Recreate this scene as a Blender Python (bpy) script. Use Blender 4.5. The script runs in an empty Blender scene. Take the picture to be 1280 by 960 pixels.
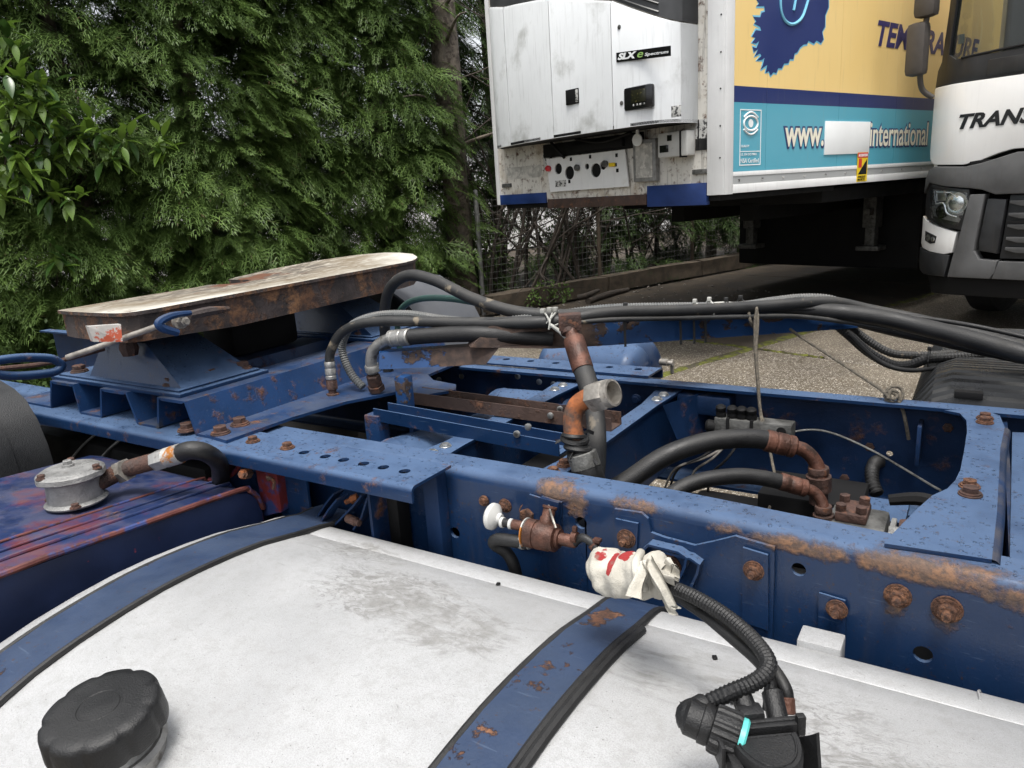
import bpy, bmesh, math, random
import numpy as np
from mathutils import Vector, Matrix
random.seed(7); rng = np.random.default_rng(11)
S = bpy.context.scene
COL = S.collection
PI = math.pi

# ---------------------------------------------------------------- camera, sky, sun, exposure
cd = bpy.data.cameras.new('camera'); cam = bpy.data.objects.new('camera', cd); COL.objects.link(cam)
RM = Matrix([[0.846954, -0.081885, 0.525323], [0.528139, 0.243214, -0.813582], [-0.061146, 0.96651, 0.249238]])
cam.matrix_world = Matrix.Translation((0, 0, 1.4)) @ RM.to_4x4()
cd.sensor_width = 36.0; cd.lens = 25.99; cd.clip_start = 0.02; cd.clip_end = 3000
S.camera = cam
W = bpy.data.worlds.new('World'); S.world = W; W.use_nodes = True
nt = W.node_tree; nt.nodes.clear()
SUN_EL, SUN_AZ = 72.0, 150.0
sky = nt.nodes.new('ShaderNodeTexSky'); sky.sky_type = 'NISHITA'; sky.sun_disc = False
sky.sun_elevation = math.radians(SUN_EL); sky.sun_rotation = math.radians(SUN_AZ)
sky.air_density = 1.0; sky.dust_density = 4.0; sky.ozone_density = 1.0
hsv = nt.nodes.new('ShaderNodeHueSaturation'); hsv.inputs['Saturation'].default_value = 0.22
bg = nt.nodes.new('ShaderNodeBackground'); bg.inputs['Strength'].default_value = 0.115
wo = nt.nodes.new('ShaderNodeOutputWorld')
nt.links.new(sky.outputs[0], hsv.inputs['Color']); nt.links.new(hsv.outputs[0], bg.inputs['Color']); nt.links.new(bg.outputs[0], wo.inputs['Surface'])
sl = bpy.data.lights.new('sun', 'SUN'); sl.energy = 1.35; sl.angle = math.radians(18); sl.color = (1.0, 0.96, 0.9)
so = bpy.data.objects.new('sun', sl); COL.objects.link(so)
# sun_rotation is measured clockwise from +Y
az = math.radians(SUN_AZ); el = math.radians(SUN_EL)
sd = Vector((math.sin(az) * math.cos(el), math.cos(az) * math.cos(el), math.sin(el)))
so.rotation_euler = sd.to_track_quat('Z', 'Y').to_euler()
S.view_settings.view_transform = 'Standard'; S.view_settings.look = 'None'
S.view_settings.exposure = 1.28; S.view_settings.gamma = 1.0
S.cycles.max_bounces = 8
S.cycles.use_denoising = True

# ---------------------------------------------------------------- materials
class NB:
    def __init__(s, name):
        s.m = bpy.data.materials.new(name); s.m.use_nodes = True
        s.t = s.m.node_tree; s.t.nodes.clear()
        s.out = s.n('ShaderNodeOutputMaterial'); s.p = s.n('ShaderNodeBsdfPrincipled')
        s.l(s.p.outputs[0], s.out.inputs[0])
        s.geo = s.n('ShaderNodeNewGeometry')
    def n(s, t, **k):
        x = s.t.nodes.new(t)
        for a, b in k.items(): setattr(x, a, b)
        return x
    def l(s, a, b): s.t.links.new(a, b)
    def v(s, sock, val):
        if hasattr(val, 'is_output'): s.l(val, sock)
        else: sock.default_value = val
    def noise(s, scale, detail=5, rough=.55, vec=None, dist=0.):
        x = s.n('ShaderNodeTexNoise'); x.inputs['Scale'].default_value = scale; x.inputs['Detail'].default_value = detail
        x.inputs['Roughness'].default_value = rough; x.inputs['Distortion'].default_value = dist
        s.l(vec or s.geo.outputs['Position'], x.inputs['Vector']); return x.outputs['Fac']
    def scaled(s, sx, sy, sz):
        x = s.n('ShaderNodeVectorMath', operation='MULTIPLY'); s.l(s.geo.outputs['Position'], x.inputs[0]); x.inputs[1].default_value = (sx, sy, sz)
        return x.outputs[0]
    def math(s, op, a, b=0., c=0.):
        x = s.n('ShaderNodeMath', operation=op); s.v(x.inputs[0], a); s.v(x.inputs[1], b); s.v(x.inputs[2], c); return x.outputs[0]
    def ramp(s, a, lo, hi, t0=0., t1=1.):
        x = s.n('ShaderNodeMapRange', interpolation_type='SMOOTHSTEP'); s.v(x.inputs[0], a); s.v(x.inputs[1], lo); s.v(x.inputs[2], hi)
        x.inputs[3].default_value = t0; x.inputs[4].default_value = t1; return x.outputs[0]
    def mix(s, f, a, b):
        x = s.n('ShaderNodeMix', data_type='RGBA'); s.v(x.inputs[0], f)
        for i, q in ((6, a), (7, b)):
            if hasattr(q, 'is_output'): s.l(q, x.inputs[i])
            else: x.inputs[i].default_value = (*q[:3], 1)
        return x.outputs[2]
    def mixf(s, f, a, b):
        x = s.n('ShaderNodeMix', data_type='FLOAT'); s.v(x.inputs[0], f); s.v(x.inputs[2], a); s.v(x.inputs[3], b); return x.outputs[0]
    def spots(s, spots):
        m = None
        for (c, r, k) in spots:
            a = s.n('ShaderNodeVectorMath', operation='SUBTRACT'); s.l(s.geo.outputs['Position'], a.inputs[0]); a.inputs[1].default_value = c
            b = s.n('ShaderNodeVectorMath', operation='DIVIDE'); s.l(a.outputs[0], b.inputs[0]); b.inputs[1].default_value = r
            d = s.n('ShaderNodeVectorMath', operation='LENGTH'); s.l(b.outputs[0], d.inputs[0])
            q = s.ramp(d.outputs['Value'], 1.0, .25, 0., k)
            m = q if m is None else s.math('MAXIMUM', m, q)
        return m
RUST_D, RUST_M, RUST_L = (.040, .020, .014), (.105, .045, .024), (.20, .092, .047)
RAIL_RC = ((.085, .058, .046), (.135, .085, .060), (.20, .108, .062))
CHIP_RC = ((.030, .020, .017), (.050, .032, .025), (.075, .045, .032))
def mk(name, col, rough=.5, metal=0., var=.18, vs=7., rust=0., rs=14., spots=(), dust_sheen=0., dust_sheen_col=(.35, .33, .3), dust_sheen_w=(.38, .62), chips=0., bump=.0, bs=90.,
       drops=0, spec=.5, coat=0., col2=None, c2=.5, c2s=6., c2w=.06, streak=0., rustmix=(.45, .62), rc=None):
    b = NB(name); P = b.p
    n1 = b.noise(vs, 6)
    k = b.ramp(n1, .3, .7)
    c = b.mix(k, tuple(x * (1 - var) for x in col), tuple(min(1, x * (1 + var)) for x in col))
    r = b.mixf(k, rough * .85, min(1, rough * 1.15)); mt = metal
    if col2 is not None:
        m2 = b.ramp(b.noise(c2s, 7, .62), c2, c2 + c2w); c = b.mix(m2, c, col2)
    if streak:
        ns = b.noise(3.0, 6, .6, b.scaled(14, 14, 1.2)); c = b.mix(b.ramp(ns, .5, .75, 0., streak), c, (.07, .06, .05))
    if dust_sheen:
        sx = b.n('ShaderNodeSeparateXYZ'); b.l(b.geo.outputs['Normal'], sx.inputs[0])
        up = b.ramp(sx.outputs[2], .2, .9); nd = b.ramp(b.noise(11, 8, .65), *dust_sheen_w)  # upward faces only: dust, and on the blue paint a painted sky sheen
        f = b.math('MULTIPLY', b.math('MULTIPLY', up, nd), dust_sheen)
        c = b.mix(f, c, dust_sheen_col); r = b.mixf(f, r, .85)
    hgt = None
    if chips:
        cm = b.math('MULTIPLY', b.ramp(b.noise(95, 5, .7), .61, .645), b.ramp(b.noise(7, 5), .44, .58, .15, 1.))
        c = b.mix(b.math('MULTIPLY', cm, chips), c, (.045, .026, .018))
        sc_ = b.noise(30, 3, .5, b.scaled(.5, 6, 9)); c = b.mix(b.ramp(sc_, .66, .72, 0., .35 * chips), c, (.09, .13, .2))
    if rust or spots:
        nr = b.noise(rs, 9, .68)
        base = b.math('ADD', nr, rust)
        if spots: base = b.math('ADD', base, b.spots(spots))
        m = b.ramp(base, rustmix[0], rustmix[1])
        nc = b.noise(rs * 2.3, 8, .7)
        D_, M_, L_ = rc or (RUST_D, RUST_M, RUST_L)
        rcol = b.mix(b.ramp(nc, .38, .6), D_, b.mix(b.ramp(b.noise(rs * .7, 5), .42, .62), M_, L_))
        c = b.mix(m, c, rcol); r = b.mixf(m, r, .82); mt = b.mixf(m, metal, 0.) if metal else 0.
        hgt = b.math('MULTIPLY', m, b.math('ADD', .5, nc))
    P.inputs['Specular IOR Level'].default_value = spec
    if drops:
        sx = b.n('ShaderNodeSeparateXYZ'); b.l(b.geo.outputs['Normal'], sx.inputs[0])
        up = b.ramp(sx.outputs[2], .75, .95)
        vo = b.n('ShaderNodeTexVoronoi'); vo.inputs['Scale'].default_value = drops; vo.inputs['Randomness'].default_value = 1.
        b.l(b.geo.outputs['Position'], vo.inputs['Vector'])
        sel = b.n('ShaderNodeSeparateColor'); b.l(vo.outputs['Color'], sel.inputs[0])
        size = b.ramp(sel.outputs[0], .45, 1., .0, .5)
        dm = b.math('MULTIPLY', b.ramp(b.math('DIVIDE', vo.outputs['Distance'], b.math('ADD', size, .001)), 1., .55), up)
        dm = b.math('MULTIPLY', dm, b.ramp(b.noise(7, 3), .36, .46))
        r = b.mixf(dm, r, .06)
        hgt2 = b.math('MULTIPLY', dm, 1.5)
        hgt = hgt2 if hgt is None else b.math('ADD', hgt, hgt2)
    if bump:
        hb = b.math('MULTIPLY', b.noise(bs, 6, .6), bump)
        hgt = hb if hgt is None else b.math('ADD', hgt, hb)
    if hgt is not None:
        bu = b.n('ShaderNodeBump'); bu.inputs['Strength'].default_value = .9; bu.inputs['Distance'].default_value = .0022
        b.l(hgt, bu.inputs['Height']); b.l(bu.outputs[0], P.inputs['Normal'])
    b.v(P.inputs['Base Color'], c) if hasattr(c, 'is_output') else None
    b.v(P.inputs['Roughness'], r); b.v(P.inputs['Metallic'], mt)
    if coat: P.inputs['Coat Weight'].default_value = coat; P.inputs['Coat Roughness'].default_value = .16
    return b.m
BLUE = (.0066, .0238, .070)
MT = {}
MT['blue'] = mk('blue_chassis_paint', BLUE, .32, var=.12, rust=-.13, rs=16, dust_sheen=.8, dust_sheen_col=(.070, .120, .218), dust_sheen_w=(.05, .6), chips=.8, drops=120, coat=.12, spec=.3, bump=.25, bs=160)  # the pale blue top tone is sky sheen put into the colour
MT['blue_rail'] = mk('blue_rail_paint', BLUE, .30, var=.12, vs=5, rust=-.20, rs=48, drops=120, dust_sheen=.8, dust_sheen_col=(.070, .120, .218), dust_sheen_w=(.05, .6), chips=.8, bump=.2, bs=160, streak=.15, coat=.25, spec=.35, rc=RAIL_RC,  # rail tops lightened the same way, sky reflection painted in
    rustmix=(.40, .74), spots=[((-.66, 1.16, .838), (.085, .09, .030), .42), ((-.615, 1.155, .815), (.035, .05, .04), .45), ((-.5, 1.16, .838), (.09, .05, .018), .32), ((-.33, 1.15, .832), (.05, .06, .016), .30),
     ((-.20, 1.14, .828), (.14, .08, .022), .42), ((-.04, 1.13, .832), (.16, .12, .028), .50), ((.12, 1.1, .822), (.14, .12, .026), .50), ((.0, 1.12, .847), (.14, .05, .016), .34),
     ((-.069, 1.111, .768), (.03, .03, .034), .42), ((-.004, 1.105, .763), (.032, .03, .036), .42)])
MT['blue_dark'] = mk('blue_paint_grimy_shaded', (.005, .020, .062), .5, spec=.3, var=.3, rust=-.1, rs=10, dust_sheen=.5, dust_sheen_col=(.1, .09, .08), bump=.4, bs=120)  # grimy, and darkened to paint in shade inside the frame
MT['blue_dirty'] = mk('blue_paint_dirty', (.0085, .033, .10), .45, var=.2, rust=-.09, rs=17, dust_sheen=.6, dust_sheen_col=(.085, .095, .115), dust_sheen_w=(.25, .75), spec=.3, chips=.8, bump=.35, bs=130, col2=(.06, .055, .05), c2=.62, c2s=9, c2w=.1)
MT['blue_chip'] = mk('blue_paint_chipped_to_brown', (.011, .046, .140), .36, var=.15, rust=-.05, rs=17, rustmix=(.5, .54), bump=.15, rc=CHIP_RC, spots=[((-1.0, 1.57, 1.01), (.30, .3, .2), .42), ((-.47, 2.08, 1.03), (.05, .06, .025), .3)])
MT['brown'] = mk('brown_rusted_steel', (.055, .033, .026), .75, var=.35, vs=12, rust=-.05, rs=22, bump=.8, col2=(.018, .06, .18), c2=.62, c2s=5, c2w=.05)
MT['blue_strap'] = mk('blue_strap_paint', (.0085, .024, .066), .42, var=.12, vs=12, rust=-.15, rs=24, bump=.4, bs=140, dust_sheen=.5, dust_sheen_col=(.04, .06, .10), dust_sheen_w=(.1, .7), chips=.8,
    rustmix=(.5, .55), spots=[((-.47, .93, .73), (.05, .09, .03), .24), ((-.47, .74, .757), (.05, .13, .03), .14), ((-.47, .58, .75), (.05, .1, .04), .13)])
MT['tank'] = None
def fw_mat():
    b = NB('white_weathered_plate_paint'); P = b.p
    c = b.mix(b.ramp(b.noise(9, 7, .6), .35, .65), (.40, .38, .33), (.56, .54, .48))
    sub = b.n('ShaderNodeVectorMath', operation='SUBTRACT'); b.l(b.geo.outputs['Position'], sub.inputs[0]); sub.inputs[1].default_value = (-2.05, 1.58, 1.17)
    dv = b.n('ShaderNodeVectorMath', operation='DIVIDE'); b.l(sub.outputs[0], dv.inputs[0]); dv.inputs[1].default_value = (.34, .62, 1.)
    ln = b.n('ShaderNodeVectorMath', operation='LENGTH'); b.l(dv.outputs[0], ln.inputs[0]); d = b.math('ADD', ln.outputs['Value'], b.math('MULTIPLY', b.math('SUBTRACT', b.noise(5, 6, .6), .5), .8))
    sw = b.noise(4, 7, .6, b.scaled(9, 2.5, 1), 1.5)
    worn = b.math('MULTIPLY', b.ramp(d, 1.25, .75), b.ramp(sw, .30, .58, .35, 1.)); c = b.mix(worn, c, (.165, .13, .085))
    grey = b.math('MULTIPLY', b.ramp(d, .75, .35), b.ramp(sw, .4, .6)); c = b.mix(grey, c, (.085, .075, .065))
    r2 = b.ramp(b.math('ADD', b.noise(16, 9, .7), b.ramp(d, .35, .1, 0, .25)), .60, .68); c = b.mix(r2, c, (.11, .045, .022))
    ch = b.ramp(b.noise(40, 6, .7), .64, .70); c = b.mix(ch, c, (.13, .075, .045))
    b.l(c, P.inputs['Base Color']); P.inputs['Roughness'].default_value = .6
    bu = b.n('ShaderNodeBump'); bu.inputs['Strength'].default_value = .5; bu.inputs['Distance'].default_value = .002; b.l(b.noise(60, 6), bu.inputs['Height']); b.l(bu.outputs[0], P.inputs['Normal'])
    return b.m
MT['fw_top'] = fw_mat()
MT['fw_side'] = mk('rusted_dark_casting', (.042, .032, .030), .7, var=.5, vs=14, rust=.02, rs=11, rustmix=(.48, .60), rc=((.05, .03, .024), (.13, .062, .032), (.24, .12, .055)), bump=1.4, bs=80, col2=(.03, .05, .11), c2=.66, c2s=9, c2w=.04, streak=.3)
MT['rust'] = mk('rust', (.105, .045, .026), .85, var=.5, vs=40, rust=.1, rs=60, bump=1.5, bs=200)
MT['rust_brown'] = mk('rust_brown_dark', (.055, .028, .021), .7, var=.5, vs=30, bump=1.4, bs=160, col2=(.15, .062, .032), c2=.55, c2s=45, c2w=.15)
MT['copper'] = mk('copper_brown_crimp', (.095, .041, .027), .5, metal=.35, var=.5, vs=25, bump=.9, bs=160, col2=(.045, .026, .02), c2=.48, c2s=30, c2w=.2)
MT['orange_rust'] = mk('orange_rust', (.27, .085, .025), .75, var=.4, vs=30, bump=1., bs=180, col2=(.07, .042, .03), c2=.48, c2s=18, c2w=.15)
MT['steel'] = mk('zinc_plated_steel', (.55, .55, .53), .35, metal=.9, var=.2, vs=40, bump=.3, col2=(.25, .22, .18), c2=.6, c2s=40, c2w=.15)
MT['steel_dirty'] = mk('grimy_bare_steel', (.30, .28, .25), .5, metal=.6, var=.3, vs=40, bump=.6, col2=(.08, .06, .05), c2=.55, c2s=35, c2w=.2)
MT['cast'] = mk('cast_aluminium', (.24, .24, .235), .55, metal=.4, var=.2, vs=30, bump=1., bs=200, col2=(.12, .11, .1), c2=.6, c2s=18, c2w=.2)
MT['cast_dark'] = mk('oily_grey_casting', (.11, .11, .105), .5, metal=.3, var=.4, vs=25, bump=1., bs=150, col2=(.03, .028, .025), c2=.52, c2s=20, c2w=.2)
MT['hose'] = mk('black_rubber_hose', (.0085, .0085, .009), .48, var=.3, vs=20, dust_sheen=.4, dust_sheen_col=(.032, .031, .029), bump=.35, bs=300, col2=(.035, .031, .026), c2=.62, c2s=14, c2w=.12)
MT['hose_grey'] = mk('dusty_grey_hose', (.018, .0185, .019), .55, var=.25, vs=20, dust_sheen=.5, dust_sheen_col=(.06, .056, .05), bump=.35, bs=300, col2=(.17, .14, .1), c2=.60, c2s=14, c2w=.08)
MT['hose_green'] = mk('green_air_hose', (.035, .085, .075), .5, var=.2, vs=20, dust_sheen=.4, dust_sheen_col=(.12, .13, .12), bump=.2)
MT['spiral'] = mk('grey_corrugated_sleeve', (.10, .105, .105), .6, var=.2, vs=20, dust_sheen=.5, dust_sheen_col=(.2, .19, .175), bump=.2)
MT['rubber'] = mk('black_rubber', (.0075, .0075, .008), .55, var=.3, vs=15, dust_sheen=.25, dust_sheen_col=(.04, .04, .04), bump=.4, bs=250)
MT['plastic'] = mk('matte_black_plastic', (.006, .0062, .0068), .46, var=.15, vs=30, bump=.5, bs=420, dust_sheen=.2, dust_sheen_col=(.035, .035, .035))
MT['plastic_ribbed'] = mk('dusty_black_plastic_cover', (.015, .016, .017), .28, var=.25, vs=9, bump=.3, bs=300, dust_sheen=.3, dust_sheen_col=(.07, .07, .068))
MT['mud'] = mk('dark_grey_mudguard_plastic', (.015, .016, .0175), .5, var=.2, vs=10, bump=.8, bs=350, dust_sheen=.2, dust_sheen_col=(.05, .05, .05))
MT['mud_far'] = mk('grey_mudguard_plastic', (.065, .07, .08), .45, var=.15, vs=6, bump=.2, dust_sheen=.2, dust_sheen_col=(.12, .12, .12))
MT['black'] = mk('black_paint', (.006, .006, .0065), .7, var=.3, spec=.25)
MT['white_pl'] = mk('white_plastic', (.50, .50, .48), .4, var=.08, col2=(.30, .28, .25), c2=.6, c2s=30, c2w=.2)
MT['alum'] = mk('weathered_aluminium', (.34, .335, .32), .42, metal=.6, var=.25, vs=30, bump=.6, bs=150, col2=(.13, .12, .105), c2=.52, c2s=30, c2w=.2)
MT['teal'] = mk('teal_seal_ring', (.10, .50, .47), .4, var=.1)
MT['cord'] = mk('old_braided_cord', (.115, .10, .078), .85, var=.4, vs=120, bump=1.5, bs=400)
MT['tie_w'] = mk('white_cable_tie_plastic', (.40, .40, .37), .45, var=.2)
MT['tie_b'] = mk('black_cable_tie_plastic', (.02, .02, .02), .4, var=.15)
MT['rag'] = None
MT['red_over'] = mk('blue_tank_with_red_overspray', (.010, .024, .085), .4, var=.3, vs=8, dust_sheen=.4, dust_sheen_col=(.08, .08, .11), drops=0, bump=.3, col2=(.105, .020, .026), c2=.50, c2s=8, c2w=.16, chips=.6, rust=-.12)
MT['red_rim'] = mk('red_brown_tank_rim', (.095, .030, .026), .5, var=.4, vs=14, col2=(.03, .05, .16), c2=.52, c2s=16, c2w=.1, bump=.5)
MT['red_bracket'] = mk('red_blue_worn_bracket', (.14, .02, .02), .45, var=.4, vs=12, col2=(.022, .04, .13), c2=.5, c2s=12, c2w=.08, bump=.5)
MT['navy_end'] = mk('navy_tank_end', (.0045, .012, .045), .5, var=.3, vs=6, col2=(.22, .03, .04), c2=.69, c2s=30, c2w=.05, bump=.2)
MT['galv'] = mk('galvanised_pipe', (.45, .45, .43), .5, metal=.5, var=.2, vs=30, col2=(.42, .16, .03), c2=.5, c2s=22, c2w=.08, bump=.6)
# bare dusty tank with smears of dirt
def tank_mat():
    b = NB('dusty_white_aluminium_tank'); P = b.p
    c = b.mix(b.ramp(b.noise(3.5, 8, .6), .3, .7), (.355, .36, .365), (.455, .46, .465))
    spot = b.spots([((-.82, .84, .75), (.20, .13, .2), .34), ((-.66, .80, .75), (.16, .12, .2), .30), ((-.28, .42, .74), (.22, .2, .2), .14), ((-.25, .86, .74), (.3, .12, .2), .20), ((-1.0, .97, .72), (.16, .06, .1), .24), ((.0, .72, .74), (.18, .14, .2), .34), ((-.2, .6, .74), (.14, .14, .2), .22)])
    sw = b.noise(6, 9, .66, b.scaled(1.2, 2.6, 1.), 2.6)          # wiped swirls
    f = b.ramp(b.math('ADD', sw, b.math('SUBTRACT', spot, .12)), .46, .70)
    c = b.mix(b.math('MULTIPLY', f, b.ramp(b.noise(30, 7, .7), .3, .62, .15, .95)), c, (.20, .198, .19))
    fine = b.noise(24, 10, .78, b.scaled(1, 1.9, 1), 2.4)          # scratches and finger marks
    fm = b.math('MULTIPLY', b.ramp(fine, .49, .58), b.ramp(b.math('ADD', b.noise(4, 4), spot), .52, .82))
    c = b.mix(b.math('MULTIPLY', fm, .85), c, (.165, .162, .155))
    mot = b.noise(55, 6, .7); c = b.mix(b.ramp(mot, .45, .72, 0, .45), c, (.29, .285, .275))
    sp = b.ramp(b.noise(260, 2, .5), .69, .75); c = b.mix(b.math('MULTIPLY', sp, .8), c, (.10, .095, .09))
    gr = b.noise(520, 4, .7)
    c = b.mix(b.ramp(gr, .40, .66, 0, .55), c, (.27, .27, .265))
    P.inputs['Metallic'].default_value = .12
    b.l(c, P.inputs['Base Color']); b.v(P.inputs['Roughness'], b.mixf(f, .36, .7))
    bu = b.n('ShaderNodeBump'); bu.inputs['Strength'].default_value = .5; bu.inputs['Distance'].default_value = .001
    b.l(b.math('ADD', gr, b.math('MULTIPLY', b.noise(5, 3), 6)), bu.inputs['Height']); b.l(bu.outputs[0], P.inputs['Normal'])
    return b.m
MT['tank'] = tank_mat()
def rag_mat():
    b = NB('white_knitted_cotton_rag'); P = b.p
    c = b.mix(b.ramp(b.noise(20, 6), .35, .7), (.40, .38, .33), (.54, .52, .46))
    f = b.ramp(b.math('ADD', b.noise(60, 3), b.spots(RAGSPOTS)), 1.0, 1.1); c = b.mix(f, c, (.26, .022, .022))
    d = b.ramp(b.noise(35, 6), .6, .75); c = b.mix(b.math('MULTIPLY', d, .7), c, (.20, .18, .15))
    b.l(c, P.inputs['Base Color']); P.inputs['Roughness'].default_value = .95
    bu = b.n('ShaderNodeBump'); bu.inputs['Strength'].default_value = .9; bu.inputs['Distance'].default_value = .0025
    h = b.math('ADD', b.math('MULTIPLY', b.noise(45, 5, .6), 1.5), b.math('MULTIPLY', b.noise(600, 2), .4))
    b.l(h, bu.inputs['Height']); b.l(bu.outputs[0], P.inputs['Normal']); return b.m
RAGSPOTS = [((-0.398,0.843,0.899), (.010, .05, .028), .75), ((-0.380,0.858,0.910), (.022, .04, .012), .75), ((-0.416,0.846,0.905), (.018, .04, .010), .7)]
MT['rag'] = rag_mat()
# background
MT['white_p'] = mk('white_trailer_paint', (.74, .745, .74), .35, var=.05, vs=3, streak=.10, col2=(.55, .53, .47), c2=.62, c2s=3, c2w=.2)
MT['white_dirty'] = mk('dirty_white_panel', (.62, .60, .55), .5, var=.1, vs=4, streak=.7, col2=(.38, .32, .24), c2=.5, c2s=4, c2w=.25, rust=-.06, rs=20)
MT['reefer'] = mk('white_reefer_plastic', (.68, .70, .71), .34, var=.04, vs=2.5, streak=.16, col2=(.42, .43, .42), c2=.54, c2s=2.5, c2w=.2)
MT['grille_d'] = mk('dark_grey_grille', (.045, .047, .05), .6, var=.2, vs=10)
MT['cab_white'] = mk('white_cab_paint', (.80, .80, .79), .22, var=.03, vs=2, coat=.5, streak=.04)
MT['cab_grey'] = mk('grey_bumper_plastic', (.085, .086, .088), .5, var=.15, vs=6, streak=.25, bump=.3, bs=250)
MT['cab_black'] = mk('black_cab_plastic', (.02, .021, .023), .4, var=.2, vs=8, streak=.15)
MT['mirror'] = mk('brown_grey_mirror_plastic', (.06, .053, .048), .5, var=.15, vs=10)
MT['chrome'] = mk('chrome_reflector', (.8, .82, .83), .28, metal=1., var=.1)
MT['skid_blue'] = mk('chipped_blue_skid_plate', (.011, .034, .14), .45, var=.2, rust=.0, rs=9, rustmix=(.5, .56), bump=.4)
MT['rubber_road'] = mk('tyre_rubber', (.017, .017, .018), .75, var=.3, vs=12, bump=.6)
MT['label'] = mk('printed_label', (.5, .5, .48), .5, var=.05, col2=(.06, .06, .06), c2=.5, c2s=45, c2w=.04)
MT['black_gloss'] = mk('gloss_black', (.01, .01, .011), .12, var=.1)
MT['screen'] = mk('amber_display', (.02, .02, .012), .2, var=.1, col2=(.08, .07, .025), c2=.6, c2s=60, c2w=.05)
MT['red'] = mk('red_plastic', (.5, .02, .03), .4, var=.1)
MT['bark'] = mk('grey_brown_bark', (.15, .125, .10), .9, var=.45, vs=9, bump=4., bs=30, col2=(.065, .05, .04), c2=.5, c2s=14, c2w=.1)
MT['twig'] = mk('dark_twig', (.05, .04, .032), .9, var=.4, vs=12)
MT['timber'] = mk('old_timber', (.07, .054, .038), .9, var=.4, vs=8, bump=1.5, bs=40, col2=(.06, .065, .035), c2=.58, c2s=5, c2w=.1)
MT['brick'] = mk('broken_brick', (.30, .10, .05), .9, var=.3, vs=14, bump=1.5)
MT['wire'] = mk('weathered_fence_wire', (.22, .22, .21), .6, metal=.3, var=.2)
MT['stone'] = mk('pale_stone', (.17, .155, .135), .9, var=.2, bump=1.)
MT['pale_wall'] = mk('pale_render', (.80, .80, .78), .9, var=.05)
def flat(name, col, rough=.4, **k): return mk(name, col, rough, var=.04, vs=3, **k)
MT['navy'] = flat('navy_print', (.020, .035, .14)); MT['navy_t'] = flat('navy_lettering', (.035, .03, .12)); MT['lblue'] = flat('light_blue_print', (.18, .50, .68)); MT['cream'] = flat('cream_lettering', (.80, .76, .62))
MT['white_t'] = flat('white_print', (.8, .82, .82)); MT['black_t'] = flat('black_lettering', (.008, .008, .009), .3); MT['yellow'] = flat('yellow_sticker', (.78, .55, .02)); MT['red_t'] = flat('red_sticker', (.55, .04, .03))
MT['green_t'] = flat('green_lettering', (.25, .42, .12)); MT['grey_t'] = flat('grey_metal_strip', (.36, .37, .37), .45)
def side_mat():
    b = NB('printed_trailer_side'); P = b.p
    sx = b.n('ShaderNodeSeparateXYZ'); b.l(b.geo.outputs['Position'], sx.inputs[0]); z = sx.outputs[2]
    def st(h): return b.math('GREATER_THAN', z, h)
    cy = b.mix(b.noise(1.5, 3), (.075, .33, .44), (.095, .38, .49)); ye = b.mix(b.noise(1.2, 3), (.80, .56, .20), (.88, .66, .30))
    c = b.mix(st(1.912), cy, (.016, .030, .13)); c = b.mix(st(2.018), c, ye)
    ns = b.noise(3.0, 6, .6, b.scaled(10, 10, 1.)); c = b.mix(b.ramp(ns, .55, .8, 0., .18), c, (.25, .22, .15))
    b.l(c, P.inputs['Base Color']); P.inputs['Roughness'].default_value = .33; return b.m
MT['side'] = side_mat()
def glass_mat(name, col, rough=.02, alpha=.0, tr=1.):
    b = NB(name); P = b.p; P.inputs['Base Color'].default_value = (*col, 1); P.inputs['Roughness'].default_value = rough
    P.inputs['Transmission Weight'].default_value = tr; P.inputs['IOR'].default_value = 1.45
    return b.m
MT['windscreen'] = glass_mat('dark_windscreen_glass', (.36, .40, .39), .0, tr=.96)
MT['lens'] = glass_mat('clear_headlamp_lens', (.9, .92, .92), .02)
MT['mirror_glass'] = flat('mirror_glass', (.6, .62, .63), .05, metal=1.)
def leaf_mat(name, dark, light, rough=.45, trans=.25, spec=.4):
    b = NB(name); P = b.p
    r = b.geo.outputs['Random Per Island']
    c = b.mix(r, dark, light); c = b.mix(b.math('GREATER_THAN', r, .985), c, (.10, .065, .035)); c = b.mix(b.ramp(b.noise(1.3, 4), .35, .65, 0., .55), c, tuple(x * .8 for x in dark))
    b.l(c, P.inputs['Base Color']); P.inputs['Roughness'].default_value = rough; P.inputs['Specular IOR Level'].default_value = spec
    t = b.n('ShaderNodeBsdfTranslucent'); b.l(c, t.inputs[0])
    ms = b.n('ShaderNodeMixShader'); ms.inputs[0].default_value = trans
    b.l(P.outputs[0], ms.inputs[1]); b.l(t.outputs[0], ms.inputs[2]); b.l(ms.outputs[0], b.out.inputs[0]); return b.m
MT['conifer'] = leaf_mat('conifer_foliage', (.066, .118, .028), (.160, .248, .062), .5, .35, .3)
MT['conifer_dark'] = leaf_mat('dark_conifer_foliage', (.036, .068, .018), (.085, .138, .036), .55, .25, .3)  # darker copy of the leaf colour, shade behind the hedge painted in
MT['laurel'] = leaf_mat('laurel_leaf', (.075, .15, .020), (.17, .27, .04), .42, .25, .5)
MT['weed'] = leaf_mat('weed_leaf', (.06, .11, .03), (.14, .22, .05), .5, .3)
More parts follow.
